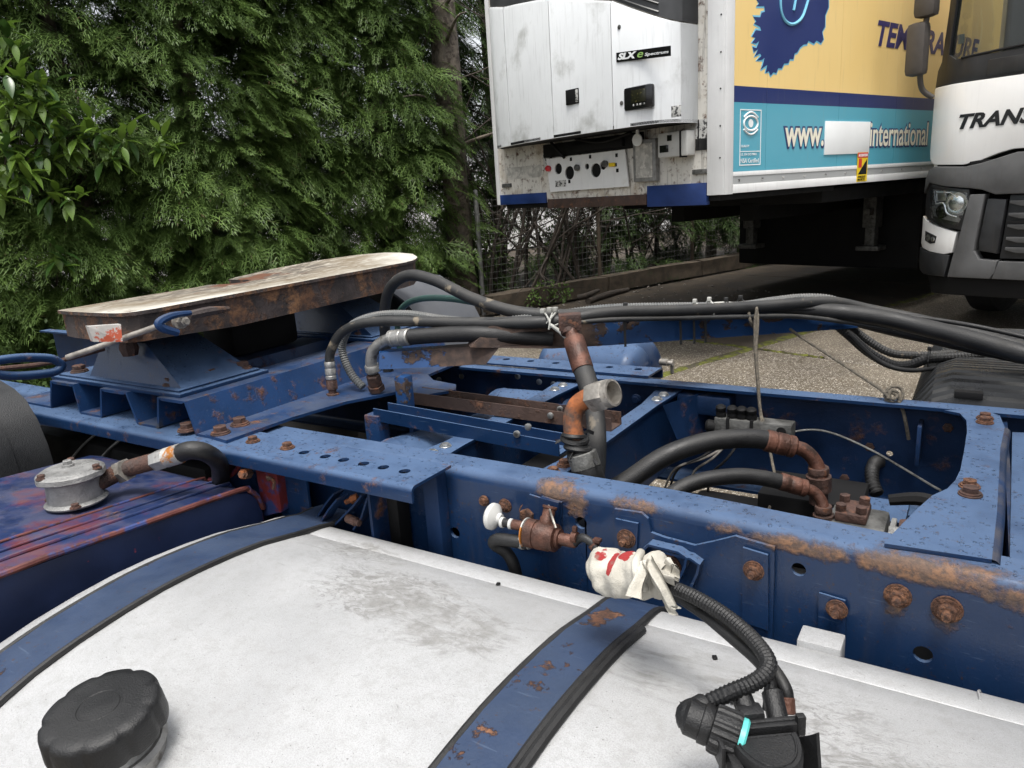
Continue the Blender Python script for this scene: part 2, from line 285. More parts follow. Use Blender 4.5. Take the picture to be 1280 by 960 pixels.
def concrete_mat():
    b = NB('exposed_aggregate_concrete'); P = b.p
    c = b.mix(b.ramp(b.noise(1.2, 8, .6), .3, .7), (.064, .051, .036), (.115, .094, .066))
    vo = b.n('ShaderNodeTexVoronoi'); vo.inputs['Scale'].default_value = 75.; b.l(b.geo.outputs['Position'], vo.inputs['Vector'])
    sc = b.n('ShaderNodeSeparateColor'); b.l(vo.outputs['Color'], sc.inputs[0])
    st = b.math('MULTIPLY', b.ramp(vo.outputs['Distance'], .5, .3), b.math('GREATER_THAN', sc.outputs[0], .45))
    pc = b.mix(sc.outputs[1], (.13, .115, .10), (.55, .50, .42))
    c = b.mix(st, c, pc)
    vo2 = b.n('ShaderNodeTexVoronoi'); vo2.inputs['Scale'].default_value = 160.; b.l(b.geo.outputs['Position'], vo2.inputs['Vector'])
    sc2 = b.n('ShaderNodeSeparateColor'); b.l(vo2.outputs['Color'], sc2.inputs[0])
    c = b.mix(b.math('MULTIPLY', b.ramp(vo2.outputs['Distance'], .5, .3), b.math('GREATER_THAN', sc2.outputs[0], .72)), c, (.42, .39, .34))
    c = b.mix(b.ramp(b.noise(.9, 6, .6, None, .6), .52, .72, 0., .6), c, (.04, .034, .028))
    c = b.mix(b.ramp(b.noise(2.6, 7, .7), .62, .75, 0., .5), c, (.10, .105, .035))
    b.l(c, P.inputs['Base Color']); b.v(P.inputs['Roughness'], b.mixf(b.noise(2, 4), .4, .75))
    bu = b.n('ShaderNodeBump'); bu.inputs['Strength'].default_value = .6; bu.inputs['Distance'].default_value = .004
    b.l(b.math('ADD', st, b.noise(200, 3)), bu.inputs['Height']); b.l(bu.outputs[0], P.inputs['Normal']); return b.m
MT['concrete'] = concrete_mat()
MT['moss'] = mk('moss', (.085, .090, .012), .95, var=.5, vs=25, bump=3., bs=120, col2=(.045, .038, .025), c2=.48, c2s=11, c2w=.1)
MT['soil'] = mk('dark_soil_and_leaf_litter', (.055, .042, .030), .95, var=.45, vs=6, bump=4., bs=40, col2=(.035, .05, .018), c2=.58, c2s=3, c2w=.15)
MT['dirt'] = mk('brown_yard_dirt_shaded', (.052, .040, .028), .85, var=.4, vs=3, bump=3., bs=60, col2=(.085, .068, .05), c2=.56, c2s=5, c2w=.15)  # brown dirt, also kept dark to paint shade under the trailer

# ---------------------------------------------------------------- mesh helpers
ORG = {}
def V(*a): return Vector(a)
class MB:
    def __init__(s): s.v = []; s.f = []; s.mi = []
    def add(s, vs, fs, mi=0):
        o = len(s.v); s.v += [tuple(x) for x in vs]; s.f += [tuple(i + o for i in f) for f in fs]; s.mi += [mi] * len(fs)
    def box(s, lo, hi, bev=0., M=None, mi=0):
        bm = bmesh.new(); bmesh.ops.create_cube(bm, size=1)
        for v in bm.verts: v.co = Vector([lo[i] + (v.co[i] + .5) * (hi[i] - lo[i]) for i in range(3)])
        if bev: bmesh.ops.bevel(bm, geom=bm.edges[:], offset=bev, segments=2, affect='EDGES', profile=.6)
        s.bm(bm, M, mi)
    def bm(s, bm, M=None, mi=0):
        bm.verts.index_update()
        s.add([(M @ v.co if M else v.co) for v in bm.verts], [[v.index for v in f.verts] for f in bm.faces], mi); bm.free()
    def tube(s, pts, r, n=12, sm=6, cap=True, mi=0, rib=0., pitch=.006):
        pts = [Vector(p) for p in pts]; rr = list(r) if isinstance(r, (list, tuple)) else [r] * len(pts)
        P, Rr = [], []
        if sm > 1 and len(pts) > 2:
            for i in range(len(pts) - 1):
                p0, p1, p2, p3 = pts[max(i - 1, 0)], pts[i], pts[i + 1], pts[min(i + 2, len(pts) - 1)]
                for k in range(sm):
                    t = k / sm
                    P.append(.5 * ((2 * p1) + (p2 - p0) * t + (2 * p0 - 5 * p1 + 4 * p2 - p3) * t * t + (3 * p1 - p0 - 3 * p2 + p3) * t ** 3))
                    Rr.append(rr[i] + (rr[i + 1] - rr[i]) * t)
            P.append(pts[-1]); Rr.append(rr[-1])
        else: P, Rr = pts, rr
        if rib:
            L = [0.]
            for a, b in zip(P, P[1:]): L.append(L[-1] + (b - a).length)
            N = int(L[-1] / pitch) * 2; Q, q = [], []; j = 0
            for k in range(N + 1):
                d = L[-1] * k / N
                while j < len(L) - 2 and L[j + 1] < d: j += 1
                t = (d - L[j]) / max(L[j + 1] - L[j], 1e-9)
                Q.append(P[j].lerp(P[j + 1], t)); q.append((Rr[j] + (Rr[j + 1] - Rr[j]) * t) * (1 + (rib if k % 2 else -rib)))
            P, Rr = Q, q
        t0 = (P[1] - P[0]).normalized(); up = Vector((0, 0, 1)) if abs(t0.z) < .9 else Vector((0, 1, 0))
        x = t0.cross(up).normalized(); vs, fs = [], []
        for i, p in enumerate(P):
            t = ((P[min(i + 1, len(P) - 1)] - P[max(i - 1, 0)])).normalized()
            x = (x - t * x.dot(t)).normalized(); y = t.cross(x)
            for k in range(n):
                a = 2 * PI * k / n; vs.append(p + (x * math.cos(a) + y * math.sin(a)) * Rr[i])
        for i in range(len(P) - 1):
            for k in range(n): fs.append((i * n + k, i * n + (k + 1) % n, (i + 1) * n + (k + 1) % n, (i + 1) * n + k))
        if cap: fs += [tuple(range(n))[::-1], tuple((len(P) - 1) * n + k for k in range(n))]
        s.add(vs, fs, mi)
    def lathe(s, prof, o=(0, 0, 0), ax=(0, 0, 1), n=24, mi=0, ph=0., cap=True, wob=None):
        o = Vector(o); z = Vector(ax).normalized(); u = Vector((0, 0, 1)) if abs(z.z) < .9 else Vector((1, 0, 0))
        x = u.cross(z).normalized(); y = z.cross(x); vs, fs = [], []
        for j, (r, h) in enumerate(prof):
            for k in range(n):
                a = 2 * PI * k / n + ph; q = r * (wob(a, j) if wob else 1); vs.append(o + z * h + (x * math.cos(a) + y * math.sin(a)) * q)
        for j in range(len(prof) - 1):
            for k in range(n): fs.append((j * n + k, j * n + (k + 1) % n, (j + 1) * n + (k + 1) % n, (j + 1) * n + k))
        if cap: fs += [tuple(range(n))[::-1], tuple((len(prof) - 1) * n + k for k in range(n))]
        s.add(vs, fs, mi)
    def sweep(s, prof, dirs, mi=0, closed=False, cap=True):
        """prof: list of 3d points; dirs: list of offsets (sections)"""
        n = len(prof); vs, fs = [], []
        for d in dirs:
            vs += [Vector(p) + Vector(d) for p in prof]
        for j in range(len(dirs) - 1):
            for k in range(n if closed else n - 1): fs.append((j * n + k, j * n + (k + 1) % n, (j + 1) * n + (k + 1) % n, (j + 1) * n + k))
        if closed and cap: fs += [tuple(range(n))[::-1], tuple((len(dirs) - 1) * n + k for k in range(n))]
        s.add(vs, fs, mi)
    def sheet(s, prof, off, th, nrm=None, mi=0):
        """open profile of 3d points given thickness th (in the plane of the profile), extruded by off"""
        P = [Vector(p) for p in prof]; off = Vector(off); e = off.normalized(); N = []
        for i in range(len(P)):
            t = (P[min(i + 1, len(P) - 1)] - P[max(i - 1, 0)]).normalized(); N.append(t.cross(e).normalized())
        loop = P + [p + n * th for p, n in reversed(list(zip(P, N)))]
        n = len(P); vs = loop + [p + off for p in loop]; m = 2 * n; fs = [(k, (k + 1) % m, (k + 1) % m + m, k + m) for k in range(m)]
        for k in range(n - 1):
            fs.append((k, m - 1 - k, m - 2 - k, k + 1)[::-1]); fs.append((k + m, m - 1 - k + m, m - 2 - k + m, k + 1 + m))
        s.add(vs, fs, mi)
    def plate(s, outer, holes, ex, ox, n=14, mi=0, M=None):
        """flat plate: outer list of 2d points, holes (x,y,r); ex thickness along +z of frame M"""
        bm = bmesh.new(); ed = []
        def loop(ps):
            vs = [bm.verts.new((p[0], p[1], 0)) for p in ps]
            for i in range(len(vs)): ed.append(bm.edges.new((vs[i], vs[(i + 1) % len(vs)])))
        loop(outer)
        for (hx, hy, r) in holes: loop([(hx + r * math.cos(2 * PI * k / n), hy + r * math.sin(2 * PI * k / n)) for k in range(n)])
        bmesh.ops.triangle_fill(bm, use_beauty=True, use_dissolve=False, edges=ed)
        g = bmesh.ops.extrude_face_region(bm, geom=bm.faces[:])
        for v in g['geom']:
            if isinstance(v, bmesh.types.BMVert): v.co.z += ex
        bmesh.ops.recalc_face_normals(bm, faces=bm.faces[:])
        s.bm(bm, M, mi)
    def mesh(s, name, ang=38., fix=True):
        me = bpy.data.meshes.new(name); me.from_pydata(s.v, [], s.f); me.update()
        if any(s.mi): me.polygons.foreach_set('material_index', s.mi)
        bm = bmesh.new(); bm.from_mesh(me)
        if fix: bmesh.ops.recalc_face_normals(bm, faces=bm.faces[:])
        a = math.radians(ang)
        for f in bm.faces: f.smooth = True
        for e in bm.edges:
            if len(e.link_faces) == 2: e.smooth = e.calc_face_angle(0) < a
        bm.to_mesh(me); bm.free(); return me
    def build(s, name, mat, parent=None, ang=38., fix=True, **props):
        if parent is not None and parent in ORG:
            o = ORG[parent]; s.v = [(x - o[0], y - o[1], z - o[2]) for x, y, z in s.v]
        me = s.mesh(name, ang, fix)
        for m in (mat if isinstance(mat, (list, tuple)) else [mat]): me.materials.append(MT[m])
        return link(name, me, parent, **props)
def link(name, me, parent=None, **props):
    ob = bpy.data.objects.new(name, me); COL.objects.link(ob)
    if parent is not None:
        ob.parent = parent
        if parent in ORG: ORG[ob] = ORG[parent]
    for k, v in props.items(): ob[k] = v
    return ob
def thing(name, label, cat, loc=(0, 0, 0), rz=0., group=None, local=False):
    o = bpy.data.objects.new(name, None); COL.objects.link(o); o.location = loc; o.rotation_euler = (0, 0, rz); o.empty_display_size = .1
    o['label'] = label; o['category'] = cat
    if group: o['group'] = group
    if not local: ORG[o] = tuple(loc)
    return o
def place(name, me, parent, loc, rot=None, sc=1., **props):
    """one more object sharing the mesh `me`, given at a world (or local) location"""
    ob = link(name, me, parent, **props); o = ORG.get(parent, (0, 0, 0))
    ob.location = Vector(loc) - Vector(o)
    if rot is not None: ob.rotation_euler = rot
    ob.scale = (sc, sc, sc); return ob
def basis(o, x, y):
    x = Vector(x).normalized(); y = Vector(y); y = (y - x * x.dot(y)).normalized(); z = x.cross(y)
    M = Matrix((x, y, z)).transposed().to_4x4(); M.translation = Vector(o); return M
def boltmesh(name, mat, r=.0115, h=.012, stud=.0, washer=1.55, axis=(0, 0, 1)):
    m = MB(); z = Vector(axis)
    if washer: m.lathe([(r * washer, 0), (r * washer, .0022), (r * washer * .96, .0028)], (0, 0, 0), axis, 18)
    w = .0028 if washer else 0
    m.lathe([(r * 1.28, w), (r * 1.28, w + .0025), (r * 1.0, w + .003)], (0, 0, 0), axis, 18)
    m.lathe([(r, w + .002), (r * 1.02, w + h * .9), (r * .86, w + h)], (0, 0, 0), axis, 6)
    if stud: m.lathe([(r * .52, w + h), (r * .52, w + h + stud), (r * .42, w + h + stud + .002)], (0, 0, 0), axis, 12)
    me = m.mesh(name, 30); me.materials.append(MT[mat]); return me
def lettering(body, mat, parent, o, ux, uz, w, h, bold=.0, shear=0., name='lettering', depth=.002, res=3):
    cu = bpy.data.curves.new('letters', 'FONT'); cu.body = body; cu.size = 1; cu.offset = bold; cu.shear = shear; cu.resolution_u = res; cu.extrude = .0
    ob = bpy.data.objects.new('letters', cu); COL.objects.link(ob)
    dg = bpy.context.evaluated_depsgraph_get(); me = bpy.data.meshes.new_from_object(ob.evaluated_get(dg))
    bpy.data.objects.remove(ob); bpy.data.curves.remove(cu)
    n = len(me.vertices); co = np.empty(n * 3); me.vertices.foreach_get('co', co); co = co.reshape(-1, 3)
    lo, hi = co.min(0), co.max(0); q = (co - lo) / np.maximum(hi - lo, 1e-6)
    ux, uz = Vector(ux).normalized(), Vector(uz).normalized(); nn = ux.cross(uz)
    P = np.array(o)[None] + q[:, :1] * np.array(ux)[None] * w + q[:, 1:2] * np.array(uz)[None] * h
    fs = [list(p.vertices) for p in me.polygons]; bpy.data.meshes.remove(me)
    m = MB(); m.add([tuple(p) for p in P], fs); 
    # give the print a little thickness
    bm = bmesh.new(); vs = [bm.verts.new(p) for p in m.v]
    for f in fs:
        try: bm.faces.new([vs[i] for i in f])
        except ValueError: pass
    g = bmesh.ops.extrude_face_region(bm, geom=bm.faces[:])
    for v in g['geom']:
        if isinstance(v, bmesh.types.BMVert): v.co += nn * depth
    k = MB(); k.bm(bm)
    return k.build(name, mat, parent, 30)

# ================================================================ THE TRACTOR CHASSIS
TR = thing('truck_chassis', 'blue rusty lorry chassis with white tank and open frame in the foreground', 'truck chassis', (-.9, 1.58, 0))
YN, YF, ZT = 1.155, 2.012, .85
def shift(x): return -.043 * max(0., min(2., (x + .45) / .51))
def bendx(m):
    m.v = [(x, y + shift(x), z) for x, y, z in m.v]
def arc(cx, cz, r, a0, a1, n=7):
    return [(cx + r * math.cos(math.radians(a0 + (a1 - a0) * i / (n - 1))), cz + r * math.sin(math.radians(a0 + (a1 - a0) * i / (n - 1)))) for i in range(n)]
def rail(yo, sgn, holes, mat, label, xs):
    """C channel: web at yo, flanges towards sgn"""
    m = MB(); R = .024; t = .008
    M = Matrix(((1, 0, 0, 0), (0, 0, -1, yo + (t if sgn > 0 else 0)), (0, 1, 0, 0), (0, 0, 0, 1)))
    cuts = [x for x in xs]
    for a, b in zip(cuts, cuts[1:]):
        hs = [h for h in holes if a < h[0] < b]
        m.plate([(a, .56 + R), (b, .56 + R), (b, ZT - R), (a, ZT - R)], hs, t, 0, M=M)
    for top in (1, 0):
        z0 = ZT if top else .56
        pr = []
        for (py, pz) in arc(0, 0, R, 180, 90, 7): pr.append((py, pz))
        outer = [(yo + sgn * (R + p[0]), (z0 - R + p[1]) if top else (z0 + R - p[1])) for p in pr] + [(yo + sgn * .072, z0)]
        inner = [(yo + sgn * (R + p[0] * (R - t) / R), (z0 - R + p[1] * (R - t) / R) if top else (z0 + R - p[1] * (R - t) / R)) for p in pr] + [(yo + sgn * .072, z0 - t if top else z0 + t)]
        lp = outer + inner[::-1]
        m.sweep([(0, a, b) for a, b in lp], [(x, 0, 0) for x in xs], closed=True, mi=1 if isinstance(mat, list) else 0)
    if sgn > 0: bendx(m)
    return m.build('frame_rail', mat, TR, 50, label=label)
xs = [-4.2, -3.2, -2.4, -1.8, -1.45, -1.1, -.9, -.75, -.6, -.45, -.3, -.15, 0., .15, .35, .6]
HN = [((-0.916,1.150,0.700), .0125), ((-0.609,1.150,0.783), .0125), ((-0.209,1.131,0.789), .0115), ((-0.027,1.120,0.700), .0135)]
railN = rail(YN, 1, [(p[0], p[2], r) for p, r in HN], 'blue_rail', 'near blue frame rail with bolts and rust along its top edge', xs)
HF = [(-.16, .70, .008), (.02, .77, .008)]
railF = rail(YF - .008, -1, HF, ['blue_dark', 'blue'], 'far blue frame rail behind the hoses', xs)

# bolts on the near web
b_small = boltmesh('bolt', 'rust', .0085, .008, 0, 1.35, (0, -1, 0)); b_stud = boltmesh('bolt', 'rust', .0095, .010, .008, 1.5, (0, -1, 0))
b_big = boltmesh('bolt', 'rust', .0155, .013, 0, 1.5, (0, -1, 0)); b_nut = boltmesh('bolt', 'rust', .0125, .012, .010, 1.55, (0, -1, 0))
for me, p, s in [(b_small, (-0.831,1.153,0.790), 1.), (b_stud, (-0.780,1.153,0.788), 1.05), (b_big, (-0.724,1.153,0.780), 1.), (b_nut, (-0.066,1.111,0.786), 1.), (b_nut, (-0.002,1.105,0.784), 1.08)]:
    place('bolt', me, railN, (p[0], YN + shift(p[0]) - .0002, p[2]), (0, random.uniform(0, 1), 0), s)
# wavy fishplate and small backing plates on the web
def webplate(pts, th, mat='blue_dark', holes=(), name='fish_plate', y=0.):
    m = MB(); M = Matrix(((1, 0, 0, 0), (0, 0, -1, YN - .0015 - y), (0, 1, 0, 0), (0, 0, 0, 1)))
    m.plate([(p[0], p[2]) for p in pts], holes, th, 0, M=M); bendx(m)
    return m.build(name, mat, railN, 30)
webplate([(-0.535,1.140,0.829), (-0.482,1.140,0.831), (-0.470,1.140,0.822), (-0.464,1.140,0.796), (-0.437,1.140,0.792), (-0.382,1.140,0.791), (-0.346,1.140,0.808), (-0.311,1.140,0.826), (-0.246,1.140,0.822), (-0.245,1.140,0.647), (-0.364,1.140,0.627), (-0.540,1.140,0.661)], .007, 'blue_rail')
webplate([(-0.530,1.135,0.813), (-0.486,1.135,0.812), (-0.491,1.135,0.738), (-0.532,1.135,0.739)], .005, 'blue_rail', name='backing_plate', y=.0085)
webplate([(-0.296,1.130,0.812), (-0.255,1.130,0.809), (-0.251,1.130,0.672), (-0.295,1.130,0.675)], .005, 'blue_rail', name='backing_plate', y=.0085)
webplate([(-0.176,1.118,0.760), (-0.137,1.118,0.758), (-0.134,1.118,0.699), (-0.175,1.118,0.695)], .004, 'blue_rail', name='backing_plate')
webplate([(-0.754,1.150,0.763), (-0.732,1.150,0.805), (-0.718,1.150,0.825), (-0.692,1.150,0.822), (-0.689,1.150,0.826), (-0.646,1.150,0.821), (-0.650,1.150,0.753), (-0.674,1.150,0.710), (-0.748,1.150,0.711)], .005, 'blue_rail', name='valve_bracket')
webplate([(-0.689,1.145,0.827), (-0.647,1.145,0.824), (-0.650,1.145,0.762), (-0.679,1.145,0.749), (-0.693,1.145,0.760)], .009, 'blue_dark', name='valve_bracket', y=.0065)
for me, p, y, s in [(b_nut, (-0.509,1.130,0.778), .0135, .95), (b_nut, (-0.277,1.125,0.776), .0135, .9), (b_nut, (-0.148,1.115,0.741), .0055, .85), (b_big, (-0.429,1.140,0.739), .0085, 1.0)]:
    place('bolt', me, railN, (p[0], YN + shift(p[0]) - .0015 - y, p[2]), (0, random.uniform(0, 1), 0), s)
# the bent D shaped bracket behind the rag
m = MB()
for off in (0., .022):
    pts = [(-0.479,1.130,0.727), (-0.474,1.130,0.770), (-0.460,1.130,0.785), (-0.404,1.130,0.785), (-0.387,1.130,0.777), (-0.390,1.130,0.758), (-0.405,1.130,0.720)]
    m.sheet([(p[0] + off, YN + shift(p[0]) - .010, p[2] - off * .35) for p in pts], (0, -.022, 0), .0045)
m.build('step_bracket', 'blue_rail', railN, 30)
# white support block by the tank
m = MB(); p = (-0.193,1.100,0.686); q = (-0.130,1.100,0.705)
m.box((p[0], 1.052, p[2] - .03), (q[0], 1.098, (-0.190,1.080,0.720)[2] - .004), .004); m.build('support_block', 'tank', TR, label='small white block wedged between tank and rail')

# near perforated angle bracket on the rail flange, and its mirror on the far rail
def angle_bracket(yb, sgn, x0, x1, mat, holes_x, label):
    m = MB(); z = ZT + .0035; t = .006
    w0 = yb + (.013 if sgn > 0 else -.060); w1 = yb - sgn * (.105 if sgn > 0 else .045)
    mm = MB(); M = Matrix(((1, 0, 0, 0), (0, 1, 0, 0), (0, 0, 1, z), (0, 0, 0, 1)))
    ya, yc = min(w0, w1), max(w0, w1)
    mm.plate([(x0, ya), (x1, ya), (x1, yc), (x0, yc)], [(hx, yb - sgn * (.055 if sgn > 0 else .008), .0125) for hx in holes_x], t, 0, M=M)
    R = .014; pr = [(w1 - sgn * R * math.sin(math.radians(a)), z + t - R + R * math.cos(math.radians(a))) for a in (0, 22, 45, 68, 90)] + [(w1 - sgn * R, z - .028)]
    inn = [(w1 - sgn * (R - t) * math.sin(math.radians(a)), z + t - R + (R - t) * math.cos(math.radians(a))) for a in (0, 22, 45, 68, 90)] + [(w1 - sgn * (R - t), z - .028)]
    mm.sweep([(0, a, b) for a, b in pr + inn[::-1]], [(x0, 0, 0), (x1, 0, 0)], closed=True)
    return mm.build('angle_bracket', mat, TR, 50, label=label)
xe = -.905
angN = angle_bracket(1.135, 1, -2.5, xe, 'blue', [(-1.271,1.087,0.860)[0], (-1.203,1.081,0.860)[0], (-1.147,1.083,0.860)[0], (-1.088,1.081,0.860)[0], (-1.032,1.084,0.860)[0], (-0.974,1.084,0.860)[0]], 'blue perforated angle bracket on the near rail')
bz_r = boltmesh('bolt', 'rust', .0115, .011, 0, 1.5); bz_rb = boltmesh('bolt', 'rust_brown', .013, .013, 0, 1.45); bz_s = boltmesh('bolt', 'steel', .010, .006, 0, 1.5)
for p in ((-1.453,1.086,0.862), (-1.332,1.086,0.862)): place('bolt', bz_r, angN, (p[0], p[1], ZT + .0098))
angF = angle_bracket(2.035, -1, -1.75, -.80, 'blue', [-1.62 + .095 * i for i in range(9)], 'blue perforated angle bracket on the far rail')
# stiffeners below the near bracket and strap anchor with pin
m = MB()
m.box((-.965, 1.120, .60), (-.925, 1.153, .846), .003); m.box((-1.07, 1.06, .60), (-1.062, 1.153, .84), .002)
m.build('web_stiffener', 'blue_dark', TR)
m = MB(); m.sheet([(-1.423,1.120,0.803), (-1.317,1.120,0.803), (-1.348,1.120,0.682), (-1.358,1.120,0.594)], (0, .012, 0), .004)
p0 = (-1.396,1.100,0.818); p1 = (-1.293,1.100,0.813)
m.box((p0[0], 1.092, .62), (p1[0], 1.10, p1[2]), .002); m.build('bracket_plate', 'blue', TR)
m = MB()
for (a, dx) in ((0, 0), (1, .03)):
    pts = [(-1.321,1.100,0.590), (-1.266,1.100,0.685), (-1.208,1.100,0.752), (-1.178,1.100,0.781)]
    m.sheet([(p[0] + dx, 1.10 - .02 * a, p[2]) for p in pts], (0, -.035, 0), .004)
pts = [(-1.186,1.090,0.705), (-1.163,1.090,0.725), (-1.118,1.090,0.764), (-1.087,1.090,0.796)]
m.sheet([(p[0], 1.09, p[2]) for p in pts], (0, -.03, 0), .004)
pts = [(-1.126,1.090,0.707), (-1.097,1.090,0.741), (-1.071,1.090,0.793)]
m.sheet([(p[0], 1.09, p[2]) for p in pts], (0, -.03, 0), .004)
anc = m.build('strap_anchor', 'blue_dark', TR)
m = MB(); p = Vector((-1.123,1.060,0.730)); m.lathe([(.010, 0), (.010, .028), (.007, .03), (.007, .04)], p + V(-.012, 0, .002), (1, -.15, -.05), 14); m.build('pin', 'rust_brown', anc)
m = MB(); p = Vector((-1.129,1.090,0.770)); m.lathe([(.010, 0), (.010, .016), (.006, .018), (.006, .03)], p, (-.8, -.5, -.3), 6); m.build('nut', 'orange_rust', anc)
m = MB(); p = Vector((-1.038,1.130,0.697)); m.box((p[0] - .05, 1.11, .58), (p[0] + .005, 1.15, .835), .004); m.build('web_stiffener', 'black', TR)

# crossmember top on the right, with flared gussets
def zpoly(pts, z, th, mat, name, parent=None, bev=True, label=None, holes=()):
    m = MB(); M = Matrix.Translation((0, 0, z - th)); m.plate([(p[0], p[1]) for p in pts], holes, th, 0, M=M)
    k = {'label': label} if label else {}
    return m.build(name, mat, parent or TR, 30, **k)
cmx = [(-0.047,1.896,0.856), (-0.015,1.881,0.856), (-0.001,1.829,0.856), (0.002,1.747,0.856), (0.000,1.614,0.856), (-0.003,1.506,0.856), (-0.009,1.449,0.856), (-0.019,1.404,0.856), (-0.040,1.361,0.856), (-0.059,1.288,0.856), (-0.086,1.167,0.856), (-0.090,1.142,0.856), (0.046,1.151,0.856), (0.053,1.332,0.856), (0.060,1.663,0.856), (0.069,1.802,0.856), (0.061,1.890,0.856), (0.031,1.925,0.856)]
cm = zpoly(cmx, .857, .006, 'blue', 'cross_member', label='right-hand blue cross member with a flared end')
m = MB()
e = [(0.069,1.802,0.856), (0.060,1.663,0.856), (0.053,1.332,0.856), (0.046,1.151,0.856)]
pr = [Vector((p[0], p[1], .857)) for p in e]
for a, b in zip(pr, pr[1:]):
    R = .012; ang = [0, 30, 60, 90]
    sec = lambda q: [q + V(R * math.sin(math.radians(t)), 0, R * math.cos(math.radians(t)) - R) for t in ang] + [q + V(R, 0, -.22)]
    A, B = sec(a), sec(b); n = len(A); m.add(A + B, [(i, i + 1, n + i + 1, n + i) for i in range(n - 1)])
m.build('cross_member_web', 'blue_dark', cm, 50)
for p, k in (((0.033,1.823,0.858), bz_r), ((0.033,1.854,0.858), bz_r), ((0.015,1.388,0.858), bz_rb), ((0.013,1.425,0.858), bz_r)):
    place('bolt', k, cm, (p[0], p[1], .8572), None, 1.0)
zpoly([(0.085,1.847,0.835), (0.070,1.206,0.835), (0.213,1.199,0.835), (0.217,1.871,0.835)], .835, .01, 'blue', 'deck_plate', label='wet blue plate beyond the right cross member')
m = MB(); m.box((.07, 1.23, .60), (.078, 1.95, .83)); m.build('cross_member_web', 'blue_dark', cm)
m = MB(); m.box((-.10, 1.93, .70), (-.09, 2.0, .80), .003)
m.build('gusset', 'blue_dark', TR)

# ---- white aluminium fuel tank
PROF = [(.30, .30), (.255, .38), (.235, .47), (.235, .55), (.255, .615), (.29, .66), (.35, .700), (.427, .727), (.5, .742), (.58, .752), (.65, .757), (.72, .757), (.80, .752), (.87, .744), (.95, .727), (.985, .7185), (.9875, .7165), (.990, .7180), (1.02, .7145), (1.045, .709), (1.063, .698), (1.076, .672), (1.082, .64), (1.082, .36), (1.06, .30)]
ft = MB(); secs = [(-1.345, .93), (-1.34, .975), (-1.328, .993), (-1.315, 1.), (-.9, 1.), (-.5, 1.), (-.1, 1.), (.3, 1.), (.62, 1.), (.64, .97)]
cy, cz = .66, .5
n = len(PROF); vs = []; fs = []
for x, k in secs: vs += [(x, cy + (y - cy) * k, cz + (z - cz) * k) for y, z in PROF]
for j in range(len(secs) - 1):
    for i in range(n): fs.append((j * n + i, j * n + (i + 1) % n, (j + 1) * n + (i + 1) % n, (j + 1) * n + i))
fs += [tuple(range(n)), tuple((len(secs) - 1) * n + i for i in range(n))[::-1]]
ft.add(vs, fs); tank = ft.build('fuel_tank', 'tank', TR, 40, label='dusty white aluminium fuel tank under two blue straps')
# two weld beads in the tank shell at the right
m = MB(); m.tube([(.045, 1.02, .7155), (.043, 1.045, .710), (.046, 1.064, .698), (.046, 1.077, .672)], .0018, 6, 3); m.build('weld_bead', 'tank', tank)
def strap(x0, x1, mat, label, end):
    top = [(y, z) for y, z in PROF if z > .5 and not (.98 < y < .9905)]
    top = [p for p in top if p[0] < 1.03] + end
    m = MB(); out = [(x0, y, z + .004) for y, z in top]
    P = [Vector(p) for p in out]
    m.sheet(out, (x1 - x0, 0, 0), -.004); st = m.build('tank_strap', mat, tank, 40, label=label)
    for xa in (x0 - .004, x1 - .003):
        r = MB(); r.tube([(xa + .0035, y, z + .0035) for y, z in top[:-1]], .0062, 8, 2); r.build('rubber_edging', 'rubber', tank)
    return st
s1 = strap(-1.29, -1.185, 'blue_strap', 'left blue tank strap, mostly clean', [(1.055, .706), (1.10, .705), (1.13, .700)])
s2 = strap(-.497, -.413, 'blue_strap', 'right blue tank strap with rust spots', [(1.05, .704), (1.075, .69), (1.10, .65)])
r = MB(); r.tube([(-.4015, y, z + .004) for y, z in PROF if z > .5 and y < .97], .0075, 8, 2); r.build('rubber_edging', 'rubber', tank)
m = MB(); p = (-1.360,1.146,0.720); m.lathe([(.012, 0), (.012, .001)], (-1.24, 1.085, .7075), (0, 0, 1), 12); m.build('slot_mark', 'black', tank)
# filler cap
cc = Vector((-.893, .390, .742)); cax = Vector((0.05, -.12, 1)).normalized()
m = MB(); m.lathe([(.058, -.03), (.058, .004), (.052, .010), (.048, .026), (.048, .05)], cc, cax, 40); nk = m.build('filler_neck', 'alum', tank)
m = MB(); m.lathe([(.060, -.004), (.064, .002), (.059, .008)], cc, cax, 40); m.build('weld_ring', 'alum', tank)
def wob(a, j): return 1 - (.060 * max(0., math.cos(a * 9)) ** 3 if j < 7 else 0)
m = MB(); prof = [(r * .86, h * .92) for r, h in [(.058, .028), (.078, .028), (.083, .031), (.084, .038), (.082, .066), (.080, .072), (.074, .0765), (.06, .0775), (.031, .0775), (.030, .0765), (.028, .0765), (.027, .0775), (.0, .0778)]]
m.lathe(prof, cc, cax, 108, wob=wob, ph=.3); m.build('filler_cap', 'plastic', tank, 40, label='black lobed plastic filler cap')

